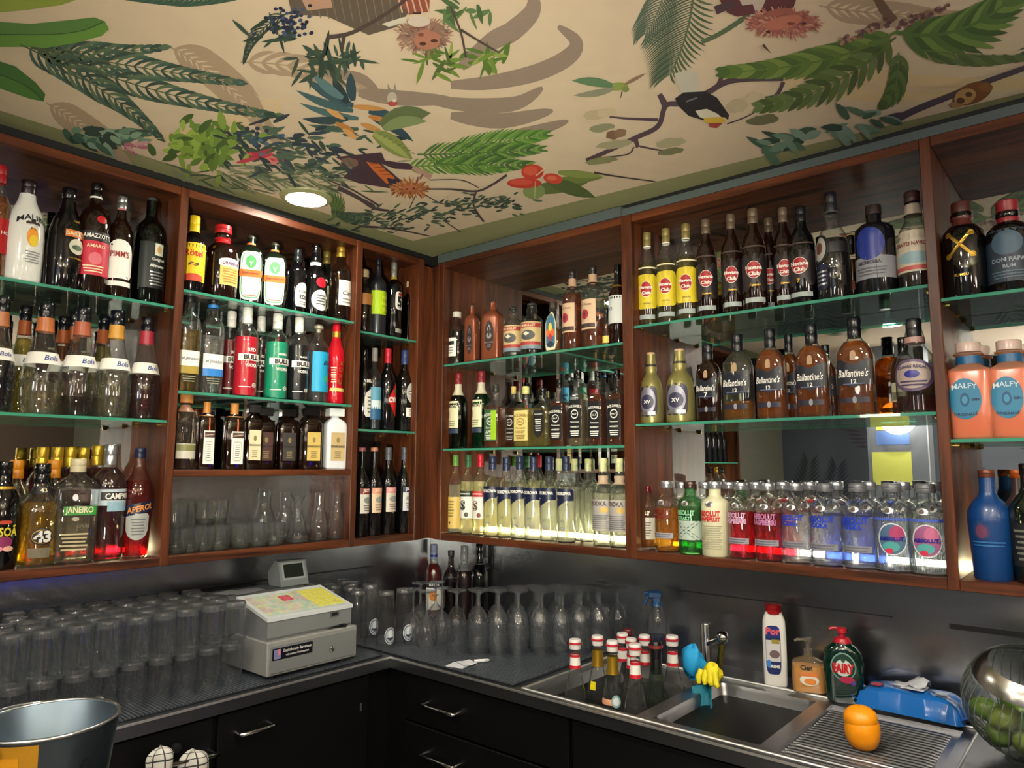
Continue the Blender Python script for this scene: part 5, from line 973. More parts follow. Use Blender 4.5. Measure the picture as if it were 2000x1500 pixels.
b = free('aperitif_bottle', 'dark red round-shouldered bottle in the corner behind the wine glasses', 906, 1066, xy(906, 1180, 1, .19), 34, 'wine').body(CLEAR()).liquid(liq('#5a0a18', .3, .1), .66).cap(paint('#8a8c8e', .3), .80, .42)
b = free('wine_bottle', 'black wine bottle in the corner behind the wine glasses', 936, 1062, xy(936, 1180, 1, .21), 36, 'wine').body(DARK).cap(BLK2, .75, .40).band(SILV, .735, .745)
# ------------------------------------------------------------------ bottles in the first basin
ZK = ZC-.004-.15
sb = [(1123, 1248, 44, -.245, 'w', 'leftmost'), (1167, 1241, 44, -.175, 'g', 'with a gold collar and a yellow tag'), (1196, 1251, 44, -.245, 'g', 'with a gold collar and an orange band'), (1216, 1236, 42, -.09, 'w', 'rearmost of the red-banded ones'), (1233, 1246, 40, -.16, 'w', 'half hidden in the middle'), (1240, 1257, 46, -.27, 'w', 'foremost'), (1259, 1240, 42, -.10, 'w', 'behind the black-capsuled one'), (1313, 1241, 46, -.06, 'w', 'rightmost beside the blue cloth')]
for i, (px, top, w, y, k, lab) in enumerate(sb):
    b = free('spirit_bottle', 'small clear bottle, white-red cap, in the sink, %s' % lab, px, top, xy(px, top+20, 1, y), w, 'sink', ZK+.002)
    b.o['group'] = 'empty bottles standing in the sink'
    b.body(CLEAR()).cap(paint('#d8d4d2', .4), .905, .50)
    b.band(paint('#b8202e', .4), .955, .975, .0062)
    if k == 'w': b.band(WHT, .74, .835).band(paint('#c01828', .4), .715, .745, .0012).band(paint('#c01828', .4), .825, .85, .0012); b.label(paint('#d8dcdc', .5), .05, .28, -.7, .7)
    else:
        b.band(paint('#b08c2a', .35, .7), .70, .86, .0022)
        if i == 1: b.label(paint('#e0d000', .4), .48, .56, -.55, -.15); b.lastlabel = None; b.label(paint('#d8b000', .4), .22, .34, -.6, -.3, 'diamond'); b.liquid(liq('#a88a50', .2), .30)
        else: b.label(paint('#d89a78', .4), .44, .49, -.9, .3).label(paint('#7a9a98', .4), .42, .53, -.1, .5, 'oval', 1).label(paint('#c8d4d4', .4), .44, .51, 0, .4, 'oval', 2)
b = free('wine_bottle', 'pale green bottle with a black capsule in the sink', 1281, 1252, xy(1281, 1280, 1, -.15), 50, 'sink', ZK+.002).body(glass('#a8c0a8', .06, .2)).cap(paint('#0e0e12', .3), .70, .44).band(paint('#7a2a24', .4), .94, .97, .006)
b = free('beer_bottle', 'dark bottle with a maroon crown cap at the back of the sink', 1226, 1228, xy(1226, 1260, 1, -.03), 40, 'sink', ZK+.002).body(DBROWN).cap(paint('#5a1c20', .35), .94, .48)
# ------------------------------------------------------------------ cleaning things
def cloth(name, label, cx_, cy_, cz_, sx, sy, sz, col, seed, drape=None):
    rnd = random.Random(seed); n, m = 16, 10; v, f = [], []
    for j in range(m+1):
        ph = math.pi*j/m
        for i in range(n):
            a = 2*math.pi*i/n; k = 1+.16*math.sin(3*a+seed)*math.sin(ph*2+1)+.13*math.sin(5*a+2*ph+seed)+rnd.uniform(-.07, .07)
            v.append((cx_+sx*k*math.sin(ph)*math.cos(a), cy_+sy*k*math.sin(ph)*math.sin(a), cz_+sz*k*math.cos(ph)))
    for j in range(m):
        for i in range(n): f.append((j*n+i, j*n+(i+1) % n, (j+1)*n+(i+1) % n, (j+1)*n+i))
    o = mesh_obj(name, v, f, paint(col, .75), None, 80); setp(o, label, 'cloth'); return o
P = hit(1352, 1290, 1, .02); cb = cloth('cleaning_cloth', 'bright blue crumpled cleaning cloth on the sink divider', P.x, .02, P.z-.005, .035, .025, .045, '#1a9ad8', 3)
mb = MB(); dv = []; df = []
Q0 = hit(1360, 1335, 1, 0); 
for j in range(9):
    for i in range(7):
        t = j/8; dv.append((1.176+.010*i+.02*t, -.03-.02*math.sin(i*1.1)-.03*t+.006*math.sin(3*i+j), ZC+.012-.0*t-.11*max(0, t-.25)**.9))
for j in range(8):
    for i in range(6): df.append((j*7+i, j*7+i+1, (j+1)*7+i+1, (j+1)*7+i))
o = mesh_obj('hanging_corner', dv, df, paint('#0c6a80', .75), cb, 80); sm = o.modifiers.new('thickness', 'SOLIDIFY'); sm.thickness = .003
P = hit(1392, 1314, 1, -.02); cl2 = cloth('rubber_glove', 'yellow crumpled rubber glove hanging beside the tap', P.x, -.02, P.z, .026, .02, .026, '#e0d21a', 9)
for k in range(4): MB().tube([(P.x-.03+.014*k, -.03, P.z+.005), (P.x-.034+.018*k, -.042, P.z-.012-.004*k), (P.x-.032+.02*k, -.045, P.z-.03)], [.009, .009, .006], 8).build('finger', paint('#e0d21a', .6), cl2, 80)
cl2['category'] = 'glove'
# spray bottle
b = free('spray_bottle', 'clear spray bottle with a blue trigger head against the steel wall', 1284, 1150, xy(1284, 1250, 1, .18), 40, [(0,0),(.95,0),(1,.03),(1,.5),(.9,.6),(.45,.74),(.35,.78),(.34,.80)], ZC)
b.body(glass('#eef2f6', .05)).liquid(liq('#2a4a9a', .25), .34); bh = b.H
b.band(paint('#1c4a7a', .4), .76, .82, .004, 'collar'); q = paint('#1a4a80', .4)
MB().box(-.03, .02, -.011, .011, .86*bh, .97*bh, b=.006).box(-.012, .012, -.009, .009, .80*bh, .88*bh, b=.002).build('trigger_head', q, b.o)
MB().tube([(-.026, 0, .9*bh), (-.034, 0, .84*bh), (-.042, 0, .76*bh)], [.005, .0045, .004], 8).build('trigger', q, b.o, 60); MB().tube([(-.03, 0, .93*bh), (-.042, 0, .93*bh)], .006, 8).build('nozzle', q, b.o)
b.o.rotation_euler.z -= .0
# scouring cream
b = free('scouring_cream_bottle', 'white scouring cream bottle with a red cap behind the sink', 1513, 1179, xy(1513, 1260, 1, .165), 44, [(0,0),(.95,0),(1,.02),(1,.60),(.94,.80),(.80,.86),(.74,.88),(.72,.9)], ZC); b.rect = (.6, 2); b.body(paint('#dcdcd8', .35)).cap(paint('#a8141c', .35), .88, .66)
b.label(paint('#15255a', .4), .14, .74, -.75, .5, 'round').label(paint('#1c2c7a', .4), .60, .73, -.7, .45, 'round', 1).text('Por', paint('#d85a6a', .4), .67, .6, -.12, fat=.05).label(paint('#c8c8cc', .4), .30, .56, -.72, .46, 'rect', 1).label(paint('#9a8a3a', .4), .52, .57, -.25, .4, 'rect', 2).label(paint('#6a5a5a', .4), .34, .44, -.45, .4, 'oval', 2).text('CREME', WHT, .24, .5, -.1, fat=.04).label(paint('#3a7ac8', .4), .22, .32, -.7, -.35, 'oval', 2)
# hand soap
b = free('soap_dispenser', 'orange hand soap bottle with a clear pump behind the draining board', 1580, 1246, xy(1580, 1310, 1, .155), 62, [(0,0),(.92,0),(1,.04),(1,.50),(.92,.58),(.6,.62),(.30,.66),(.28,.72)], ZC); b.rect = (.6, 2)
b.body(glass('#e8dcc0', .2)).liquid(paint('#e0a458', .4), .5); bh = b.H
b.label(paint('#d8d4c8', .5), .16, .36, -.55, .55, 'oval').label(paint('#d8843a', .5), .18, .30, -.3, .4, 'oval', 1).label(paint('#d87a3a', .5), .33, .40, -.5, .5, 'rect', 1); b.lastlabel = None; b.text('Cien', INK, .49, .35, -.15, fat=.03)
pm = glass('#d8d0c0', .3)
MB().lathe([(.012, .68*bh), (.013, .80*bh), (.006, .82*bh), (.006, .92*bh), (.011, .93*bh), (.011, bh), (0, bh)], 14).build('pump', pm, b.o, 40); MB().tube([(0, 0, .97*bh), (-.03, -.005, .965*bh), (-.036, -.006, .93*bh)], .004, 8).build('nozzle', pm, b.o)
# dish soap
b = free('dish_soap_bottle', 'dark green dish soap bottle with a red pump behind the draining board', 1647, 1222, xy(1647, 1300, 1, .14), 74, [(0,0),(.80,0),(.86,.03),(.92,.2),(1,.5),(.90,.66),(.62,.74),(.50,.76),(.48,.78)], ZC); b.rect = (.6, 1.5)
b.body(paint('#04241c', .12, coat=.5)); bh = b.H
b.label(paint('#6a8a84', .35), .30, .67, -.62, .62, 'oval').label(paint('#0a3428', .3), .32, .65, -.55, .55, 'oval', 1).label(paint('#c8ccc8', .4), .36, .58, -.42, .42, 'oval', 2).text('FAIRY', paint('#b81420', .4), .465, .52, 0, fat=.06, tall=1.6, lvl=4).label(paint('#0c4a30', .4), .535, .60, -.12, .12, 'diamond', 3).label(paint('#a82a4a', .4), .27, .36, -.2, .55, 'oval', 3).label(paint('#4a3a8a', .4), .25, .31, .35, .6, 'oval', 3)
q = paint('#b0182a', .35)
MB().lathe([(.024, .76*bh), (.024, .80*bh), (.018, .84*bh), (.008, .85*bh), (.008, .90*bh), (.014, .91*bh), (.013, .97*bh), (0, .985*bh)], 16).build('pump', q, b.o, 40); MB().tube([(0, 0, .955*bh), (-.022, -.004, .965*bh), (-.032, -.006, .945*bh)], .0045, 8).build('nozzle', q, b.o)
# wet wipes pack
wp = empty('wet_wipes_pack', (1.718, .165, ZC)); setp(wp, 'blue plastic pack of wet wipes with a white tissue sticking out', 'wipes pack'); wp.rotation_euler = (0, 0, math.radians(-4))
v, f = [], []; NX, NY = 26, 14
for s_ in (1, 0):
    for j in range(NY+1):
        for i in range(NX+1):
            x = -1+2*i/NX; y = -1+2*j/NY; hgt = (1-abs(x)**9)*(1-abs(y)**9); ed = .012*(1-.3*abs(y)) if abs(x) > .99 else 0
            v.append((.125*x+.004*math.sin(9*y+i), .062*y*(1-.04*math.sin(3*x)), .004+(.055*hgt**.4*(1+.05*math.sin(7*x+5*y))*(1-.12*x*x) if s_ else 0)))
K = (NX+1)*(NY+1)
for j in range(NY):
    for i in range(NX):
        a = j*(NX+1)+i; f.append((a, a+1, a+NX+2, a+NX+1)); f.append((K+a, K+a+NX+1, K+a+NX+2, K+a+1))
mesh_obj('pack', v, f, paint('#1a66b8', .22, coat=.4), wp, 50)
for s_ in (-1, 1):
    zz = MB()
    for k in range(6): zz.add([(s_*.122, -.058+.0193*k, .018), (s_*.122, -.058+.0193*(k+1), .018), (s_*.142, -.058+.0193*(k+1), .028), (s_*(.150), -.058+.0193*(k+.5), .03), (s_*.142, -.058+.0193*k, .028)], [(0, 1, 2, 3, 4)])
    o = zz.build('crimped_end', paint('#1450a8', .25), wp); mo = o.modifiers.new('thickness', 'SOLIDIFY'); mo.thickness = .0015
box('opening_flap', paint('#c8ccd4', .4), (-.02, .035, -.03, .02, .0635, .0655), wp); box('brand_patch', paint('#9a2a44', .4), (-.09, -.065, -.045, -.02, .0605, .063), wp)
ov = MB(); ov.lathe([(0, .0645), (.018, .0645)], 20, (.075, -.02, 0)); ov.build('badge', paint('#2a4a7a', .4), wp); MB().lathe([(0, .0655), (.014, .0655)], 20, (.075, -.02, 0)).build('badge', paint('#a8b8cc', .4), wp)
tv, tf = [], []
for j in range(7):
    for i in range(5): tv.append((-.045+.014*j+.004*math.sin(i+j), -.02+.011*i, .065+.028*max(0, math.sin((j-2)*.55))*(.5+.5*math.sin(i*1.3+j))))
for j in range(6):
    for i in range(4): tf.append((j*5+i, j*5+i+1, (j+1)*5+i+1, (j+1)*5+i))
o = mesh_obj('tissue', tv, tf, paint('#b8bcc4', .8), wp, 80); mo = o.modifiers.new('thickness', 'SOLIDIFY'); mo.thickness = .001
# orange half standing on the draining board
P = hit(1686, 1464, 2, ZC-.008); og = empty('orange', (P.x, P.y, ZC-.0075)); setp(og, 'cut orange with a slice on top standing on the draining board', 'fruit')
def bump(mb, amp=.0004): mb.v = [(x+random.uniform(-amp, amp), y+random.uniform(-amp, amp), z+random.uniform(-amp, amp)) for x, y, z in mb.v]; return mb
OM = paint('#e89008', .42)
bump(MB().lathe([(0, .0), (.018, .001), (.030, .010), (.0375, .028), (.039, .045), (.0375, .060), (.036, .064), (0, .064)], 26)).build('lower_half', OM, og, 60)
t = bump(MB().lathe([(.0, .0), (.036, .0), (.0375, .008), (.034, .020), (.022, .030), (.008, .034), (0, .0345)], 26)).build('upper_half', OM, og, 60); t.location = (-.002, -.001, .0635); t.rotation_euler = (.05, -.06, 0)
MB().lathe([(0, .0), (.0015, .0006), (.0025, 0)], 10, (0, 0, .0345)).build('stem_scar', paint('#8a6a1a', .7), t)
# slotted glass bowl with steel rim, full of limes
BX, BY = 1.985, -.03
bw = empty('fruit_bowl', (BX, BY, ZC)); setp(bw, 'round clear bowl with vertical cut lines and a broad steel rim at the right edge', 'bowl')
RB = .122; tilt = Matrix.Rotation(math.radians(24), 4, Vector((math.cos(.35), math.sin(.35), 0)))      # slanted opening facing the bar
def sph(a, e=0): return ((RB+e)*math.sin(math.radians(a)), -(RB+e)*math.cos(math.radians(a)))
MB().lathe([sph(a) for a in range(0, 126, 7)], 40).build('bowl_wall', glass('#eef4f0', .05, .0, edge='#9aa6a0'), bw, 60).matrix_local = Matrix.Translation((0, 0, RB+.002)) @ tilt
MB().lathe([sph(122, .0015), sph(128, .003), sph(137, .003), sph(143, .001), sph(141, -.002), sph(130, -.002), sph(122, -.001)], 40).build('steel_rim', steel('bowl_rim', '#b8b6b0', .24, 2, .04), bw, 60).matrix_local = Matrix.Translation((0, 0, RB+.002)) @ tilt
for k in range(40):
    a = 2*math.pi*k/40; MB().tube([(r*math.cos(a), r*math.sin(a), z) for r, z in [sph(q, .0008) for q in range(35, 122, 14)]], .0012, 4).build('cut_line', paint('#5c6660', .3), bw).matrix_local = Matrix.Translation((0, 0, RB+.002)) @ tilt
MB().lathe([(0, 0), (.045, 0), (.047, .004), (.03, .008), (0, .008)], 24).build('foot', glass('#dfe8e4', .2), bw, 60)
for i, (x, y, z) in enumerate(((-.05, -.03, .048), (.0, -.055, .05), (.045, -.02, .05), (-.02, .03, .045), (.04, .045, .05), (-.055, .03, .055), (-.075, -.005, .092), (-.035, -.06, .096), (.02, -.065, .098), (.0, .0, .10), (.06, .01, .098), (-.03, .055, .10))):
    o = bump(MB().lathe([(0, -.034), (.006, -.032), (.018, -.024), (.0245, -.008), (.0255, .004), (.021, .018), (.010, .028), (.004, .032), (0, .034)], 16), .0003).build('lime', paint(('#5a7a1c', '#6a7a24', '#4c6e1c')[i % 3], .4), None, 70)
    o.location = (BX+x, BY+y, ZC+z+.004); o.rotation_euler = (random.uniform(0, 3), random.uniform(0, 3), random.uniform(0, 3)); setp(o, ('lime at the bottom of the clear bowl, %s' if i < 6 else 'lime on top of the heap in the clear bowl, %s') % ('front left', 'front middle', 'front right', 'centre', 'back right', 'back left', 'leftmost', 'front left', 'front', 'centre', 'right', 'back')[i], 'lime', 'limes in the clear bowl')
# ------------------------------------------------------------------ slips of paper and a marker
for i, (px, py, a, sx, sy) in enumerate(((895, 1300, .25, .032, .028), (912, 1297, -.35, .030, .024))):
    P = hit(px, py, 2, ZM); v = []
    for j in range(3):
        for k in range(3): v.append(((k-1)*sx, (j-1)*sy, .0006*(i+1)+.004*((k == 2)*(j == 2))+.002*abs(j-1)*i))
    f = [(j*3+k, j*3+k+1, j*3+k+4, j*3+k+3) for j in range(2) for k in range(2)]
    o = mesh_obj('paper_slip', v, f, paint('#d4d8e0', .7)); mo = o.modifiers.new('thickness', 'SOLIDIFY'); mo.thickness = .0008
    o.location = (P.x, P.y, ZM+.001+.0012*i); o.rotation_euler = (0, 0, a); setp(o, ('white folded paper slip lying on the mat, lower one', 'white folded paper slip lying on top, next to the marker')[i], 'paper')
P = hit(939, 1294, 2, ZM); mk = empty('marker_pen', P); setp(mk, 'small white marker lying on the mat right of the paper slips', 'marker'); mk.rotation_euler = (0, 0, .95)
MB().tube([(-.022, 0, .006), (.012, 0, .006)], .0055, 10).build('barrel', paint('#d8dade', .4), mk, 50); MB().tube([(.012, 0, .006), (.024, 0, .006), (.03, 0, .006)], [.0058, .0052, .002], 10).build('tip', paint('#b8bcc4', .4), mk, 50)
# ------------------------------------------------------------------ ice bucket on the bar in front
BKX, BKY, BKZ = .775, -1.588, 1.17
bk = empty('ice_bucket', (BKX, BKY, .966)); setp(bk, 'galvanised metal ice bucket with a swing handle and yellow sticker', 'bucket')
gm = steel('bucket_metal', '#66747f', .42, 0, .05)
MB().lathe([(0, 0), (.080, 0), (.081, .004), (.105, .200), (.1065, .204), (.104, .206), (.1015, .203), (.079, .008), (0, .006)], 44).build('pail', gm, bk, 50)
MB().tube([(.105*math.cos(a), .105*math.sin(a), .204) for a in [2*math.pi*k/44 for k in range(45)]], .0032, 8, False).build('rolled_rim', paint('#c8ccd0', .25, 1.0), bk, 60)
hv = (math.cos(math.radians(118)), math.sin(math.radians(118)))      # axis of the handle ears
for s_ in (-1, 1):
    ex, ey = s_*.110*hv[0], s_*.110*hv[1]
    o = MB().lathe([(0, -.004), (.016, -.004), (.017, 0), (.012, .005), (0, .007)], 18).build('handle_ear', paint('#9aa0a6', .3, 1.0), bk, 50); o.matrix_local = Matrix.Translation((ex, ey, .192)) @ Vector((hv[0]*s_, hv[1]*s_, 0)).to_track_quat('Z', 'Y').to_matrix().to_4x4()
pv = (-hv[1], hv[0])
MB().tube([(.113*math.cos(t)*hv[0]+.110*math.sin(t)*pv[0], .113*math.cos(t)*hv[1]+.110*math.sin(t)*pv[1], .192+.016*math.sin(t)) for t in [math.pi*k/20 for k in range(21)]], .0028, 8).build('swing_handle', paint('#a8acb0', .25, 1.0), bk, 60)
def onpail(a, z, e=.0012):
    r = .081+(.105-.081)*(z-.004)/.196+e; return (r*math.cos(a), r*math.sin(a), z)
ca = math.atan2(CAM.y-BKY, CAM.x-BKX)
def sticker(name, a0, a1, z0, z1, mat, e=.0012):
    v = [onpail(a0+(a1-a0)*i/8, z0+(z1-z0)*j/4, e) for j in range(5) for i in range(9)]
    return mesh_obj(name, v, [(j*9+i, j*9+i+1, (j+1)*9+i+1, (j+1)*9+i) for j in range(4) for i in range(8)], mat, bk, 60)
sticker('yellow_sticker', ca-.62, ca-.36, .150, .180, paint('#c88a18', .4)); sticker('painted_yellow_reflection', ca-.70, ca-.10, .0, .198, paint('#b88420', .4, .3), .0006)  # sticker, then the metal's yellow reflection painted on as a patch
v, f, h = text2d('Salitos', .02)
mesh_obj('lettering', [onpail(ca+.62+x*.45, .125+y*.055) for x, y in v], f, INK, bk); v, f, h = text2d('^', .05); mesh_obj('lettering', [onpail(ca+.62+x*.3, .150+y*.02) for x, y in v], f, INK, bk)
fb = MB().box(.45, 1.05, -2.25, -1.40, .93, .965).build('bar_counter', paint('#1a1512', .3)); setp(fb, 'dark wooden bar top under the ice bucket, just below the frame', 'counter'); 
box('support', BC, (.52, .98, -2.2, -1.45, 0, .93), fb)
# checked cloth hanging over a rail under the left worktop
rl = empty('towel_rail', (FLX-.012, -1.10, .80)); setp(rl, 'curved chrome rail on the black front below the tall glasses', 'rail')
MB().tube([(0, -.20, .045), (.03, -.20, .05), (.055, -.19, .055), (.06, -.16, .05), (.06, .06, .03), (.055, .085, .025), (.0, .09, .02)], .006, 10).build('bar', CH(), rl, 60)
MB().lathe([(0, .012), (.012, .01), (.013, 0)], 14).build('rosette', paint('#3a3c3e', .4, .8), rl, 50).matrix_local = Matrix.Translation((0.012, -.012, .06)) @ Matrix.Rotation(math.pi/2, 4, 'Y')

m, n, l = newmat('checked_cloth'); p = n.new('ShaderNodeBsdfPrincipled'); o = n.new('ShaderNodeOutputMaterial'); l.new(p.outputs[0], o.inputs[0]); p.inputs['Roughness'].default_value = .85
uvn = n.new('ShaderNodeUVMap'); bt = n.new('ShaderNodeTexBrick'); l.new(uvn.outputs[0], bt.inputs[0]); bt.offset = 0; bt.inputs['Scale'].default_value = 1; bt.inputs['Mortar Size'].default_value = .07; bt.inputs['Brick Width'].default_value = 1; bt.inputs['Row Height'].default_value = 1
bt.inputs[1].default_value = lin('#c4c2bc'); bt.inputs[2].default_value = lin('#b4b2ac'); bt.inputs[3].default_value = lin('#2a2a2c'); l.new(bt.outputs[0], p.inputs['Base Color'])
tw = empty('checked_cloth', (0, 0, 0)); setp(tw, 'white cloth with a dark check hanging bunched over the chrome rail', 'cloth')
for q, (px, py, r_) in enumerate(((316, 1478, .036), (380, 1488, .045))):
    P = hit(px, py, 0, FLX+.045); v, f, uv = [], [], []
    NA, NB2 = 18, 12
    for j in range(NB2+1):
        t = j/NB2
        for i in range(NA+1):
            s_ = i/NA; a = math.pi*(.02+.96*s_)
            w = r_*(1+.12*math.sin(5*t+3*s_+q))
            if t < .45: ph = t/.45*math.pi*.5; rr = w*math.sin(ph+.05); zz = w*.75*math.cos(ph)
            else: rr = w*(1-.15*(t-.45)); zz = -(t-.45)*.28
            v.append((P.x+.030*math.sin(a)*(rr/w)+.006*math.sin(9*s_+4*t)-.01, P.y-rr*math.cos(a), P.z+zz-.005)); uv.append((s_*4, t*7))
    for j in range(NB2):
        for i in range(NA): f.append((j*(NA+1)+i, j*(NA+1)+i+1, (j+1)*(NA+1)+i+1, (j+1)*(NA+1)+i))
    o = mesh_obj('fold', v, f, MC['checked_cloth'], tw, 80); ul = o.data.uv_layers.new(name='UVMap')
    for lp in o.data.loops: ul.data[lp.index].uv = uv[lp.vertex_index]
# ================================================================== printed mural on the ceiling
ZMU = ZCEIL-.0012
def cpt(px, py, lay=0):
    P = hit(px, py, 2, ZCEIL); return (P.x, P.y, ZMU-.00025*lay)
e0, e1, e2, e3 = cpt(807, 470), cpt(0, 215), cpt(1160, 384), cpt(2000, 180)
# the printed sheet goes on over the whole room; its two edges run beside the cabinets
def ext(a, c, t): return (a[0]+(c[0]-a[0])*t, a[1]+(c[1]-a[1])*t, ZMU)
pl, pr_ = ext(e0, e1, 2.9), ext(e0, e3, 1.75)
pc = paint('#cdb9a0', .7)
mu = mesh_obj('mural_sheet', [e0, pl, (pr_[0], pl[1], ZMU), pr_], [(0, 1, 2, 3)], pc, ceil_o); mu['label'] = 'printed jungle mural with beige ground'
MUP = {}
def mm(h): return paint(h, .7)
class Motif:
    """flat coloured shapes of one printed motif; every shape is laid on the ceiling plane"""
    def __init__(s, name, lay): s.name, s.lay, s.v, s.f, s.m, s.mats = name, lay, [], [], [], []
    def poly(s, pts, col, dl=0):
        if col not in s.mats: s.mats.append(col)
        k = len(s.v); dl += len(s.f)*.016; s.v += [cpt(x, y, s.lay+dl) for x, y in pts]; s.f.append(tuple(range(k, k+len(pts)))); s.m.append(s.mats.index(col)); return s
    def strip(s, pts, w, col, dl=0):
        if len(pts) > 2:
            q = [pts[0]]+list(pts)+[pts[-1]]; sm_ = []
            for i in range(1, len(q)-2):
                for k in range(5):
                    t = k/5; sm_.append(tuple(.5*((2*q[i][c])+(-q[i-1][c]+q[i+1][c])*t+(2*q[i-1][c]-5*q[i][c]+4*q[i+1][c]-q[i+2][c])*t*t+(-q[i-1][c]+3*q[i][c]-3*q[i+1][c]+q[i+2][c])*t**3) for c in (0, 1)))
            pts = sm_+[pts[-1]]
        L, R = [], []
        n = len(pts)
        for i, (x, y) in enumerate(pts):
            x0, y0 = pts[max(0, i-1)]; x1, y1 = pts[min(n-1, i+1)]; d = math.hypot(x1-x0, y1-y0) or 1; ww = (w(i/(n-1)) if callable(w) else w[0]+(w[1]-w[0])*i/(n-1) if isinstance(w, tuple) else w)/2
            L.append((x-(y1-y0)/d*ww, y+(x1-x0)/d*ww)); R.append((x+(y1-y0)/d*ww, y-(x1-x0)/d*ww))
        for i in range(n-1): s.poly([L[i], L[i+1], R[i+1], R[i]], col, dl)
        return s
    def leaf(s, x, y, ang, L, w, col, bend=0.0, dl=0):
        n = 5; a = math.radians(ang); A, Bq = [], []
        for i in range(n+1):
            t = i/n; aa = a+math.radians(bend)*t; px = x+L*t*math.cos(aa); py = y+L*t*math.sin(aa); q = w/2*math.sin(math.pi*min(1, .12+t*.88))**.8 if t < 1 else 0
            A.append((px-q*math.sin(aa), py+q*math.cos(aa))); Bq.append((px+q*math.sin(aa), py-q*math.cos(aa)))
        return s.poly(A+Bq[::-1][1:], col, dl)
    def blob(s, x, y, rx, ry, col, dl=0, n=16, rot=0, jag=0.0, seed=1):
        rn = random.Random(seed); c, d = math.cos(math.radians(rot)), math.sin(math.radians(rot)); p = []
        for k in range(n):
            a = 2*math.pi*k/n; q = 1+rn.uniform(-jag, jag); u, v_ = rx*q*math.cos(a), ry*q*math.sin(a); p.append((x+u*c-v_*d, y+u*d+v_*c))
        return s.poly(p, col, dl)
    def frond(s, pts, n, L, w, cols, a=55, rach=None, taper=.5, sides=(1, -1), bend=-25, rw=(3, 1)):
        """pinnate frond along a quadratic curve through three pixel points"""
        (x0, y0), (x1, y1), (x2, y2) = pts; prev = None
        f = lambda t: ((1-t)**2*x0+2*t*(1-t)*x1+t*t*x2, (1-t)**2*y0+2*t*(1-t)*y1+t*t*y2)
        for i in range(n):
            t = .06+.94*i/(n-1); x, y = f(t); xa, ya = f(max(0, t-.02)); xb, yb = f(min(1, t+.02)); an = math.degrees(math.atan2(yb-ya, xb-xa))
            ll = L*(1-taper*abs(t-.4)/.6)*(1 if t < .95 else .8)
            for sd in sides: s.leaf(x, y, an+sd*a*(1-.5*t), ll, w, cols[i % len(cols)], bend=sd*bend, dl=.2 if sd < 0 else 0)
        s.strip([f(k/14) for k in range(15)], rw, rach or cols[0], 1); return s
    def build(s):
        me = bpy.data.meshes.new(s.name); me.from_pydata(s.v, [], [t if True else t for t in s.f])
        for c in s.mats: me.materials.append(mm(c))
        me.polygons.foreach_set('material_index', s.m)
        o = bpy.data.objects.new(s.name, me); COL.objects.link(o); o.parent = mu; return o
G1, G2, G3, G4 = ['#3c5a4a', '#2f4a40'], ['#4a6e34', '#3a5c2c'], ['#5c8a34', '#3f6e2c'], ['#30463c', '#25382f']
SH, SH2, LT = '#a8917a', '#8f7d70', '#d2b890'
# pale shadow leaves in the ground print
for (pts, n, L, w, c) in ((((330, 90), (420, 130), (530, 260)), 16, 110, 9, SH), (((560, 190), (450, 260), (300, 270)), 12, 60, 8, LT), (((90, 200), (160, 240), (230, 300)), 14, 90, 8, SH), (((470, 120), (600, 120), (700, 170)), 10, 80, 10, SH), (((1600, 10), (1720, 30), (1880, 30)), 14, 90, 9, SH), (((1480, 120), (1700, 190), (1990, 160)), 16, 110, 12, LT)):
    Motif('shadow_frond', .5).frond(pts, n, L, w, [c], a=48).build()
mo = Motif('shadow_leaf', .6)
for (pts, w) in ((((880, 165), (960, 160), (1050, 140), (1110, 110), (1125, 80), (1090, 50)), (34, 18)), (((840, 195), (930, 205), (1010, 200), (1060, 170)), (30, 14)), (((880, 225), (980, 235), (1080, 215)), (30, 10)), (((900, 130), (960, 80), (1000, 60), (1040, 20), (1040, -20)), (40, 22)), (((700, 180), (780, 190), (890, 195)), (26, 30)), (((620, 140), (700, 150), (740, 180)), (20, 16)), (((1000, 260), (1060, 250), (1110, 235)), (20, 8))):
    mo.strip(list(pts), (lambda t, w=w: max(w)*math.sin(math.pi*(.08+.9*t))**.6), SH2)
mo.build()
# banana leaves, left edge
mo = Motif('banana_leaf', 3).poly([(-160, 30), (60, 45), (130, 38), (185, 32), (205, 40), (213, 55), (200, 68), (150, 82), (90, 92), (40, 90), (-160, 90)], '#4f7a3a').poly([(-160, 62), (60, 66), (150, 60), (205, 42), (212, 56), (200, 68), (150, 82), (90, 92), (40, 90), (-160, 90)], '#5f8c38', .3).strip([(-160, 62), (60, 66), (150, 60), (200, 42)], 2, '#2c4a24', .8); mo.build()
mo = Motif('banana_leaf', 3).poly([(-120, 80), (30, 128), (70, 160), (89, 183), (85, 197), (60, 192), (-120, 130)], '#3c6a30').poly([(-120, 100), (40, 160), (85, 196), (60, 192), (-120, 130)], '#4a7a34', .3).strip([(-120, 100), (40, 160), (84, 195)], 1.6, '#24401c', .8); mo.build()
Motif('banana_leaf', 3).poly([(-20, -20), (200, -20), (120, 8), (50, 18), (-20, 24)], '#8a9a3c').build()
# palm fronds, left
for (pts, n, L) in ((((60, 90), (170, 108), (312, 92)), 15, 62), (((60, 92), (260, 130), (455, 158)), 22, 78), (((60, 90), (300, 190), (535, 224)), 24, 70), (((40, 85), (200, 160), (300, 255)), 20, 80)):
    Motif('palm_frond', 2).frond(pts, n, L, 7, ['#3d5a50', '#2e463e', '#566a50'], a=66, rach='#4a5a3c', bend=-38).build()
Motif('palm_frond', 2).frond(((500, -25), (380, 10), (235, -8)), 26, 64, 5, G1, a=40).build()
Motif('palm_frond', 2).frond(((560, 25), (500, 50), (480, 110)), 14, 40, 3.5, G4, a=50).build()
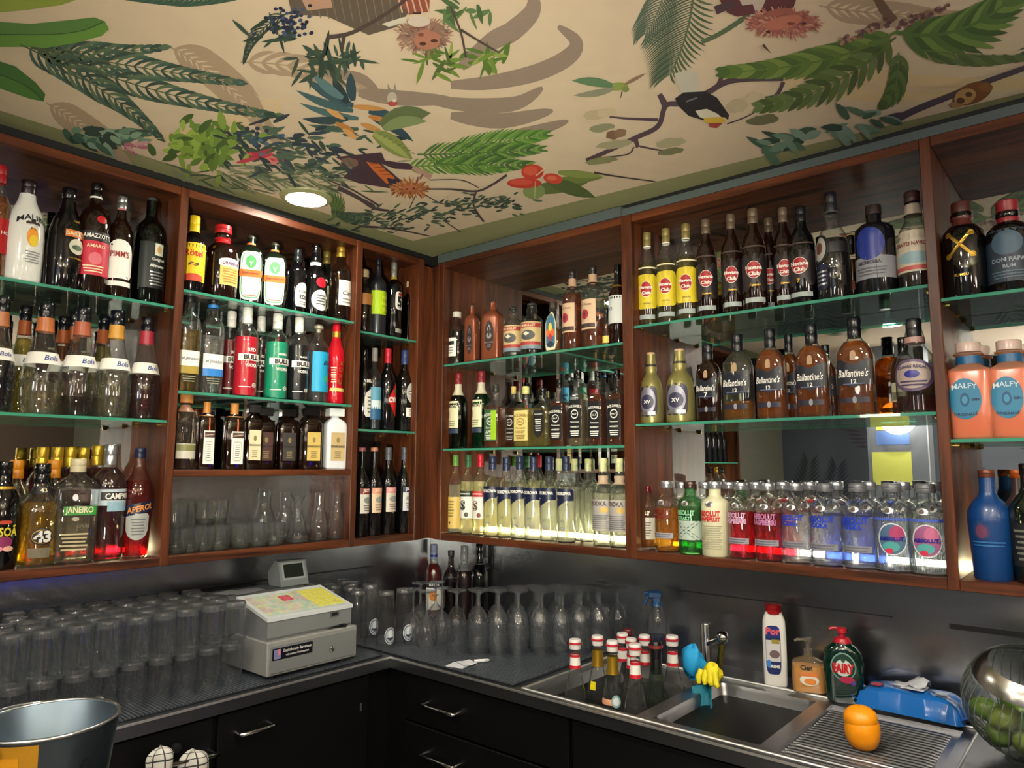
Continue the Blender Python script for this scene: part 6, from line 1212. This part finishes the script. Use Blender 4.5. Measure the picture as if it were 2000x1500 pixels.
# flower bank at the left cabinet
rn = random.Random(5)
mo = Motif('leaf_cluster', 3)
for k in range(56): mo.leaf(130+rn.uniform(-10, 130), 250+rn.uniform(-10, 12)+k*.42, rn.uniform(-20, 60), rn.uniform(22, 44), rn.uniform(9, 15), rn.choice(['#3f5f50', '#6a8a74', '#2c4038', '#86a08a', '#4a6a5a']), dl=k*.02)
mo.build()
mo = Motif('pink_flower', 5)
for k in range(9): mo.leaf(255+rn.uniform(-14, 14), 285+rn.uniform(-5, 5), rn.uniform(-40, 60), rn.uniform(18, 36), 8, rn.choice(['#b06a78', '#c89a9c', '#8a4a5a', '#d8b4ac']), dl=k*.03)
mo.build()
mo = Motif('leaf_cluster', 4)
for k in range(110): mo.leaf(405+rn.gauss(0, 44), 280+rn.gauss(0, 18), rn.uniform(0, 360), rn.uniform(20, 40), rn.uniform(9, 16), rn.choice(['#7d9a3c', '#5c7c30', '#94b04c', '#6a8c38', '#3f5c28']), dl=k*.02)
mo.build()
mo = Motif('leaf_cluster', 3.5)
for k in range(170): mo.leaf(570+rn.gauss(0, 85), 288+rn.gauss(0, 26), rn.uniform(-30, 60), rn.uniform(16, 42), rn.uniform(4, 9), rn.choice(['#2a3c4a', '#1f303c', '#3c5648', '#4a6050', '#2c4434']), dl=k*.01)
for k in range(34): mo.blob(500+rn.gauss(0, 22), 268+rn.gauss(0, 12), 5, 4, rn.choice(['#2c4a6a', '#1c3048', '#4a6a86']), dl=.8+k*.005, n=8)
mo.build()
mo = Motif('red_flower', 6)
for k in range(12): mo.leaf(505+rn.uniform(-16, 14), 304+rn.uniform(-4, 4), rn.choice([0, 180])+rn.uniform(-25, 25), rn.uniform(20, 44), 8, rn.choice(['#c03a50', '#d85a60', '#b02a44', '#d87a78']), dl=k*.03)
mo.build()
mo = Motif('undergrowth', 3)
for k in range(150): mo.leaf(520+rn.gauss(0, 100), 345+rn.gauss(0, 14), rn.uniform(-20, 40), rn.uniform(20, 60), 3.5, rn.choice(['#5c6a50', '#46583e', '#7a866a', '#8a9070']), dl=k*.01)
mo.build()
# blue bird-of-paradise plant
mo = Motif('strelitzia', 5)
for k, (x, y, a, L, w, c) in enumerate(((690, 205, 200, 110, 20, '#33525c'), (690, 215, 190, 120, 16, '#3c5c62'), (680, 200, 230, 60, 20, '#20343c'), (690, 195, 255, 56, 20, '#2a4450'), (700, 230, 185, 120, 14, '#46686c'), (680, 230, 170, 90, 16, '#2c444a'), (720, 215, 10, 80, 20, '#2a4a58'), (730, 230, 20, 90, 18, '#23404e'), (670, 190, 210, 80, 18, '#55767c'), (700, 250, 175, 100, 12, '#3f5a50'))): mo.leaf(x, y, a, L, w, c, bend=10, dl=k*.05)
for k, (x, y, a, L) in enumerate(((690, 206, 5, 66), (720, 225, 15, 48), (640, 212, 30, 40), (705, 240, 20, 46), (655, 238, 25, 44), (670, 250, 35, 40))): mo.leaf(x, y, a, L, 11, ('#c08a4c', '#b87a3c', '#d09a5c')[k % 3], dl=.7+k*.03)
mo.build()
mo = Motif('banana_leaf', 6).leaf(745, 245, -35, 100, 40, '#5c6a44', bend=20).leaf(750, 250, -30, 86, 24, '#7a8a5c', bend=20, dl=.4); mo.build()
mo = Motif('banana_leaf', 6).leaf(730, 258, 28, 92, 34, '#7e8a4c', bend=6).leaf(730, 260, 29, 90, 14, '#9aa25c', bend=6, dl=.4)
for k in range(8): mo.strip([(740+9*k, 262+5*k), (748+9*k, 256+6*k)], 1.6, '#5c6a34', .8)
mo.build()
mo = Motif('small_bird', 8).blob(766, 190, 10, 13, '#b8ac9c').poly([(758, 180), (757, 160), (765, 176)], '#8a8478', .2).poly([(768, 178), (771, 159), (776, 180)], '#8a8478', .2).blob(767, 200, 10, 5, '#a84a44', .4).blob(770, 194, 4, 3, '#d8c8b4', .6); mo.build()
# spiky green plants in the middle
for (c, pts, n, L) in ((G3, ((870, 295), (960, 280), (1060, 262)), 20, 56), (G2, ((815, 300), (920, 300), (1050, 290)), 22, 54), (G2, ((850, 318), (930, 322), (1030, 320)), 18, 46), (G3, ((790, 325), (870, 318), (980, 330)), 15, 36)):
    Motif('spiky_plant', 4).frond(pts, n, L, 5.2, c+['#6c9440'], a=48, bend=-10).build()
# red anthuriums
mo = Motif('anthurium', 7)
for k, (x, y, a, L, w, c) in enumerate(((1040, 370, -8, 110, 26, '#5c6c38'), (1080, 352, -4, 100, 16, '#6e7c3e'), (1070, 350, 20, 100, 26, '#4c5e30'), (1090, 335, 5, 90, 14, '#82904c'))): mo.leaf(x, y, a, L, w, c, dl=k*.05)
mo.blob(1043, 372, 22, 15, '#7e9058', .5).strip([(1046, 352), (1044, 388)], 2, '#a8b070', .7)
mo.blob(1040, 334, 22, 15, '#c43a2c', .6).blob(1036, 332, 14, 9, '#d85a44', .7).blob(1024, 356, 34, 10, '#c0342a', .6).blob(1018, 354, 22, 6, '#d0503e', .7).blob(1080, 347, 19, 10, '#c8402e', .6, rot=10).blob(1078, 346, 10, 5, '#dc6a50', .7).strip([(1046, 342), (1066, 326)], 2.4, '#d8c8a0', .9).strip([(1160, 335), (1200, 342), (1280, 353)], (4, 2), '#3c2c30', .3)
mo.build()
# hummingbird
mo = Motif('hummingbird', 6).blob(1206, 167, 22, 8, '#8a9a4c', rot=-4).leaf(1196, 165, 195, 80, 18, '#5a7a58', bend=-8, dl=.2).leaf(1200, 170, 160, 82, 14, '#8a8a74', bend=10, dl=.1).leaf(1220, 163, -28, 48, 7, '#8a6e5c', dl=.1).blob(1222, 172, 7, 6, '#7a8a48', .5).strip([(1215, 176), (1212, 190)], (2.4, 1), '#3a3028', .6); mo.build()
# toucan on its branch
mo = Motif('branch', 5)
for pts, w in ((((1145, 312), (1195, 290), (1240, 268), (1285, 245), (1300, 205), (1330, 200), (1380, 180), (1430, 155), (1530, 150)), (8, 12)), (((1300, 205), (1288, 182)), (14, 10)), (((1400, 170), (1415, 138), (1425, 132)), (9, 5)), (((1285, 232), (1230, 230), (1190, 226)), (6, 3)), (((1240, 268), (1246, 286)), (10, 8)), (((1250, 284), (1290, 292), (1320, 296)), (4, 2)), (((1238, 285), (1225, 300), (1170, 306)), (3, 2)), (((1480, 190), (1515, 185), (1530, 158)), (5, 8)), (((1420, 240), (1460, 225), (1490, 205)), (3, 2))): mo.strip(list(pts), w, '#4e3c48')
mo.build()
mo = Motif('blossom', 6)
for k, (x, y, rx, ry, c) in enumerate(((1165, 222, 26, 10, '#b8a888'), (1185, 218, 20, 9, '#c4b494'), (1175, 248, 24, 8, '#8a8a6c'), (1197, 262, 14, 9, '#7a5c48'), (1212, 258, 12, 9, '#8a6a54'), (1200, 280, 34, 8, '#a09a7c'), (1310, 277, 28, 9, '#a8a080'), (1310, 294, 28, 7, '#7a7858'), (1175, 312, 32, 7, '#7e8058'), (1440, 205, 22, 14, '#b8a88c'), (1475, 192, 20, 14, '#c4b498'), (1490, 232, 32, 10, '#6a6a4c'))): mo.blob(x, y, rx, ry, c, k*.03, rot=-8, jag=.12, seed=k)
mo.build()
mo = Motif('toucan', 8).poly([(1316, 142), (1340, 134), (1362, 138), (1366, 160), (1364, 178), (1332, 182)], '#bdb8aa').poly([(1318, 190), (1335, 178), (1378, 176), (1400, 188), (1412, 205), (1424, 222), (1410, 228), (1372, 232), (1345, 224), (1326, 206)], '#1e1a22', .2).poly([(1358, 214), (1380, 210), (1402, 220), (1412, 230), (1380, 232), (1366, 226)], '#cfc8b4', .5).poly([(1374, 228), (1410, 226), (1418, 236), (1392, 240), (1378, 238)], '#c8a83a', .6).poly([(1384, 238), (1412, 238), (1400, 248), (1386, 246)], '#9a3a3c', .7).poly([(1412, 216), (1424, 222), (1422, 232), (1414, 226)], '#2a1c20', .7).strip([(1340, 196), (1362, 188)], 3, '#6a6a70', .6); mo.build()
# hanging frond, top centre-right
Motif('palm_frond', 4).frond(((1356, -40), (1352, 60), (1310, 142)), 34, 116, 3.4, ['#4c5c4c', '#3c4c3e', '#5a6a50'], a=72, sides=(1,), bend=-14, rw=(5, 2)).build()
Motif('palm_frond', 4.5).frond(((1356, -40), (1352, 60), (1310, 142)), 20, 56, 5, ['#56684e', '#455640'], a=60, sides=(-1,), bend=20).build()
Motif('palm_frond', 3.5).frond(((1300, -30), (1290, 20), (1262, 62)), 16, 80, 3.2, ['#5a6a5c', '#4a5a4e'], a=65).build()
Motif('palm_frond', 3.5).frond(((1470, 20), (1420, 60), (1380, 76)), 10, 30, 8, ['#56664c'], a=20).build()
# broad palm, right
mo = Motif('palm_tree', 5).strip([(1712, -10), (1730, 20), (1745, 40)], (14, 22), '#6a5444'); mo.build()
Motif('palm_frond', 6).frond(((1750, 60), (1640, 128), (1425, 138)), 17, 74, 14, ['#5c7434', '#4a6430', '#768a44'], a=42, bend=-8, rw=(5, 2)).build()
Motif('palm_frond', 6.5).frond(((1750, 70), (1640, 180), (1490, 205)), 15, 60, 13, ['#586c38', '#46582e', '#66784a'], a=52, bend=-6).build()
Motif('palm_frond', 6.5).frond(((1755, 100), (1760, 160), (1730, 195)), 8, 56, 12, ['#5a6e3c', '#465a30'], a=50).build()
Motif('palm_frond', 6).frond(((1750, 60), (1880, 90), (1990, -20)), 15, 100, 17, ['#4e6a34', '#3c5628', '#6a8440'], a=44, bend=-6, rw=(8, 4)).build()
Motif('palm_frond', 5.5).frond(((1800, 95), (1900, 110), (2030, 105)), 11, 62, 14, ['#5c6c40', '#4a5c34'], a=52, sides=(1,)).build()
for (x0, y0, x1, y1) in ((1735, 40, 1640, 80), (1760, 45, 1850, 10)):
    mo = Motif('flower_spike', 7)
    for k in range(40):
        t = k/39; mo.blob(x0+(x1-x0)*t+rn.uniform(-8, 8)*(1-.5*t), y0+(y1-y0)*t+rn.uniform(-9, 9)*(1-.5*t), 4.5, 3.4, rn.choice(['#6a4448', '#8a6258', '#5a3a40', '#a07a68']), k*.01, n=8)
    mo.build()
mo = Motif('branch', 6).strip([(1750, 232), (1790, 212), (1850, 188), (1920, 160), (2010, 128)], (14, 10), '#4a3c4c').strip([(1730, 228), (1750, 222), (1770, 222)], (6, 8), '#4a3c4c', .1); mo.build()
mo = Motif('leaf_cluster', 7)
for k in range(34): x = 1480+rn.uniform(0, 250); mo.leaf(x, 290-(x-1480)*.27+rn.uniform(-12, 8), rn.uniform(-40, 60)-(180 if rn.random() < .4 else 0), rn.uniform(28, 56), rn.uniform(10, 18), rn.choice(['#52705c', '#3f5a4a', '#6e8a78', '#2f463c', '#7e988a']), dl=k*.02)
mo.build()
mo = Motif('carved_mask', 8).blob(1900, 180, 40, 20, '#7a4a28', rot=-22).blob(1885, 186, 22, 15, '#b8905c', .3, rot=-22).blob(1876, 194, 8, 6, '#5a3a20', .6).blob(1892, 182, 7, 5, '#5a3a20', .6).blob(1868, 202, 12, 6, '#a07850', .5).blob(1925, 168, 14, 9, '#8a5a30', .4); mo.build()
# dressed monkeys, head down as printed
def fur(mo, x, y, rx, ry, cols, n, dl, rot=0, seed=3):
    r2 = random.Random(seed); mo.blob(x, y, rx*.92, ry*.92, cols[0], dl-.05, n=28, jag=.05, seed=seed)
    for k in range(n):
        a = r2.uniform(0, 360); q = math.sqrt(r2.random())*.95; mo.leaf(x+rx*q*math.cos(math.radians(a)), y+ry*q*math.sin(math.radians(a)), a+r2.uniform(-25, 25), r2.uniform(7, 15), 3.2, r2.choice(cols), dl=dl+k*.001)
mo = Motif('dressed_monkey', 7).poly([(560, -20), (800, -20), (800, 20), (775, 50), (720, 66), (640, 30), (570, 25)], '#5c5046')
for k in range(12): mo.strip([(600+16*k, -10), (610+16*k, 30+k*2)], 1.6, '#7a6c5c', .2)
mo.poly([(585, -12), (645, -12), (650, 12), (600, 18)], '#b08a74', .4).poly([(770, -10), (840, -14), (838, 20), (800, 26)], '#8a4a3c', .4)
for k in range(5): mo.strip([(778+13*k, -8), (786+13*k, 22)], 3, '#c8a088', .6)
mo.poly([(745, 44), (790, 30), (800, 38), (760, 50)], '#c8c0b0', .6)
fur(mo, 828, 66, 52, 34, ['#8a6a5c', '#a07e6c', '#6e5248', '#b0907c', '#94705e'], 190, .3, seed=11)
mo.blob(834, 74, 26, 20, '#a8705c', 1.2, jag=.06).blob(826, 82, 7, 3.4, '#4a2c24', 1.5).blob(848, 76, 7, 3.4, '#4a2c24', 1.5).blob(822, 64, 6, 4, '#7a4a3c', 1.5).blob(818, 38, 22, 11, '#c8b8ac', 1.3).strip([(806, 22), (822, 22)], 4, '#3a2c2a', 1.5).strip([(800, 52), (830, 50)], 2, '#7a4c40', 1.5)
mo.build()
mo = Motif('branch', 8.5).strip([(640, 70), (690, 60), (760, 20), (800, -10)], (9, 6), '#4a3c38').strip([(672, 65), (668, 95)], (8, 5), '#4a3c38').strip([(880, 10), (900, 60), (910, 110)], (4, 4), '#4a3c38').strip([(900, 55), (940, 80), (975, 100)], (5, 3), '#4a3c38'); mo.build()
for (x, y, n, cols, sd) in ((620, 120, 30, G4+['#3c4a38'], 21), (680, 115, 18, ['#3c5244', '#2c3e34'], 22), (850, 120, 22, ['#6a8434', '#52702c', '#4a6030'], 23), (955, 115, 26, ['#6a8438', '#52702e', '#8a9a4c'], 24), (905, 15, 16, ['#5a7448', '#46603a'], 25), (545, 70, 16, G4, 26)):
    r2 = random.Random(sd); mo = Motif('leaf_cluster', 7.5)
    for k in range(n): mo.leaf(x+r2.gauss(0, 22), y+r2.gauss(0, 8), r2.uniform(0, 360), r2.uniform(20, 52), r2.uniform(5, 11), r2.choice(cols), dl=k*.02)
    mo.build()
mo = Motif('blue_berries', 8)
for k in range(70): mo.blob(565+rn.gauss(0, 22), 42+rn.gauss(0, 15), 4.2, 3.4, rn.choice(['#1c2440', '#2a3658', '#3e4c70', '#141a30']), k*.004, n=8)
mo.build()
mo = Motif('dressed_monkey', 7).poly([(655, 305), (700, 300), (745, 296), (752, 312), (800, 318), (810, 330), (770, 328), (745, 318), (785, 352), (760, 366), (700, 356), (670, 345), (690, 325)], '#3e2636').poly([(715, 314), (740, 318), (772, 346), (756, 358), (728, 330)], '#c4662c', .4)
for k in range(5): mo.strip([(722+9*k, 318+7*k), (738+9*k, 318+7*k)], 1.6, '#8a3c1c', .6)
mo.poly([(756, 346), (778, 350), (772, 358), (758, 354)], '#1c2038', .7)
mo.blob(682, 316, 18, 10, '#7a5a50', .5, jag=.1).strip([(806, 325), (830, 338), (842, 345)], (8, 12), '#b08c80', .5).strip([(826, 338), (820, 348)], 4, '#8a5c58', .6)
fur(mo, 800, 366, 34, 13, ['#a4623a', '#c08a5c', '#8a4e30', '#b87848'], 90, .8, seed=14)
mo.blob(800, 364, 14, 6, '#b86a48', 1.6).blob(795, 367, 3, 1.6, '#4a2418', 1.9).blob(808, 366, 3, 1.6, '#4a2418', 1.9); mo.build()
mo = Motif('dressed_monkey', 7).poly([(1395, -20), (1560, -20), (1550, 12), (1500, 20), (1440, 30), (1420, 22)], '#5c3038').poly([(1440, -10), (1500, -16), (1490, 10), (1478, 28), (1470, 5), (1450, 8)], '#c0b0a4', .4).poly([(1394, 10), (1430, -4), (1440, 8), (1400, 26)], '#4c3840', .4)
fur(mo, 1530, 42, 72, 26, ['#a0605a', '#b87a6a', '#8a4e4c', '#c89484', '#a86c60'], 230, .5, seed=17)
mo.blob(1530, 40, 38, 13, '#b46e5c', 1.8, rot=-14).blob(1500, 58, 4.6, 2.6, '#4a2420', 2.1).blob(1570, 42, 4.6, 2.6, '#4a2420', 2.1).blob(1545, 42, 8, 3, '#7a3c34', 2.1).blob(1520, 20, 30, 7, '#9a5a50', 1.9, rot=-10).strip([(1490, 84), (1505, 100)], (6, 1), '#5a3a3a', .6); mo.build()
# bare twigs at the corner
mo = Motif('twigs', 6)
for pts, w in ((((660, 365), (700, 385), (730, 405), (760, 410)), (9, 4)), (((700, 385), (730, 400), (725, 410)), (5, 3)), (((830, 368), (880, 368), (930, 372), (960, 360), (990, 340)), (3, 5)), (((930, 372), (925, 400), (945, 432)), (4, 4)), (((812, 380), (800, 405)), (2, 2)), (((820, 372), (860, 395), (900, 400)), (2, 2)), (((700, 440), (770, 446), (840, 460)), (5, 2)), (((870, 432), (890, 445), (900, 452)), (2, 2)), (((840, 350), (900, 350), (935, 365)), (2, 2)), (((640, 350), (690, 370), (740, 400)), (2, 4))): mo.strip(list(pts), w, '#463840')
mo.build()
for (x, y, sx, n, sd) in ((780, 420, 60, 60, 31), (960, 395, 34, 70, 32), (750, 440, 50, 36, 33), (860, 408, 30, 30, 34)):
    r2 = random.Random(sd); mo = Motif('leaf_cluster', 7)
    for k in range(n): mo.leaf(x+r2.gauss(0, sx), y+r2.gauss(0, 8), r2.uniform(-40, 20), r2.uniform(9, 22), 4, r2.choice(['#3a4c40', '#2c3a34', '#52684c', '#46584a']), dl=k*.008)
    mo.build()
Motif('palm_frond', 6).frond(((650, 425), (665, 405), (640, 385)), 14, 34, 5, ['#5c7440', '#46602e'], a=60).build()
Motif('palm_frond', 6).frond(((735, 420), (690, 430), (660, 415)), 12, 30, 5, ['#3f5c4a', '#2e463a'], a=55).build()
# the print goes on behind the camera (seen in the mirrors)
def wpx(x, y): return proj((x, y, ZCEIL))
mo = Motif('palm_frond', 3)
for (x, y, a) in ((1.2, -1.6, .5), (1.9, -2.8, 2.1), (.8, -2.6, 1.2), (2.8, -1.6, 3.6), (2.6, -3.0, .2), (1.4, -3.6, 4.4), (3.4, -2.4, 2.8), (3.2, -.8, 5.0), (2.6, -.6, 2.4)):
    for k in range(16):
        for sd in (-1, 1):
            t = k/15; bx, by = x+.55*t*math.cos(a), y+.55*t*math.sin(a); q = a+sd*(1.0-.5*t); L = .2*(1-.5*abs(t-.4)); w = .018
            col = ['#3d5a40', '#4a6e34', '#2e463e'][k % 3]
            if col not in mo.mats: mo.mats.append(col)
            i0 = len(mo.v); z = ZMU-.0008-.00002*k
            mo.v += [(bx, by, z), (bx+L*.5*math.cos(q)-w*math.sin(q), by+L*.5*math.sin(q)+w*math.cos(q), z), (bx+L*math.cos(q), by+L*math.sin(q), z), (bx+L*.5*math.cos(q)+w*math.sin(q), by+L*.5*math.sin(q)-w*math.cos(q), z)]
            mo.f.append((i0, i0+1, i0+2, i0+3)); mo.m.append(mo.mats.index(col))
mo.build()
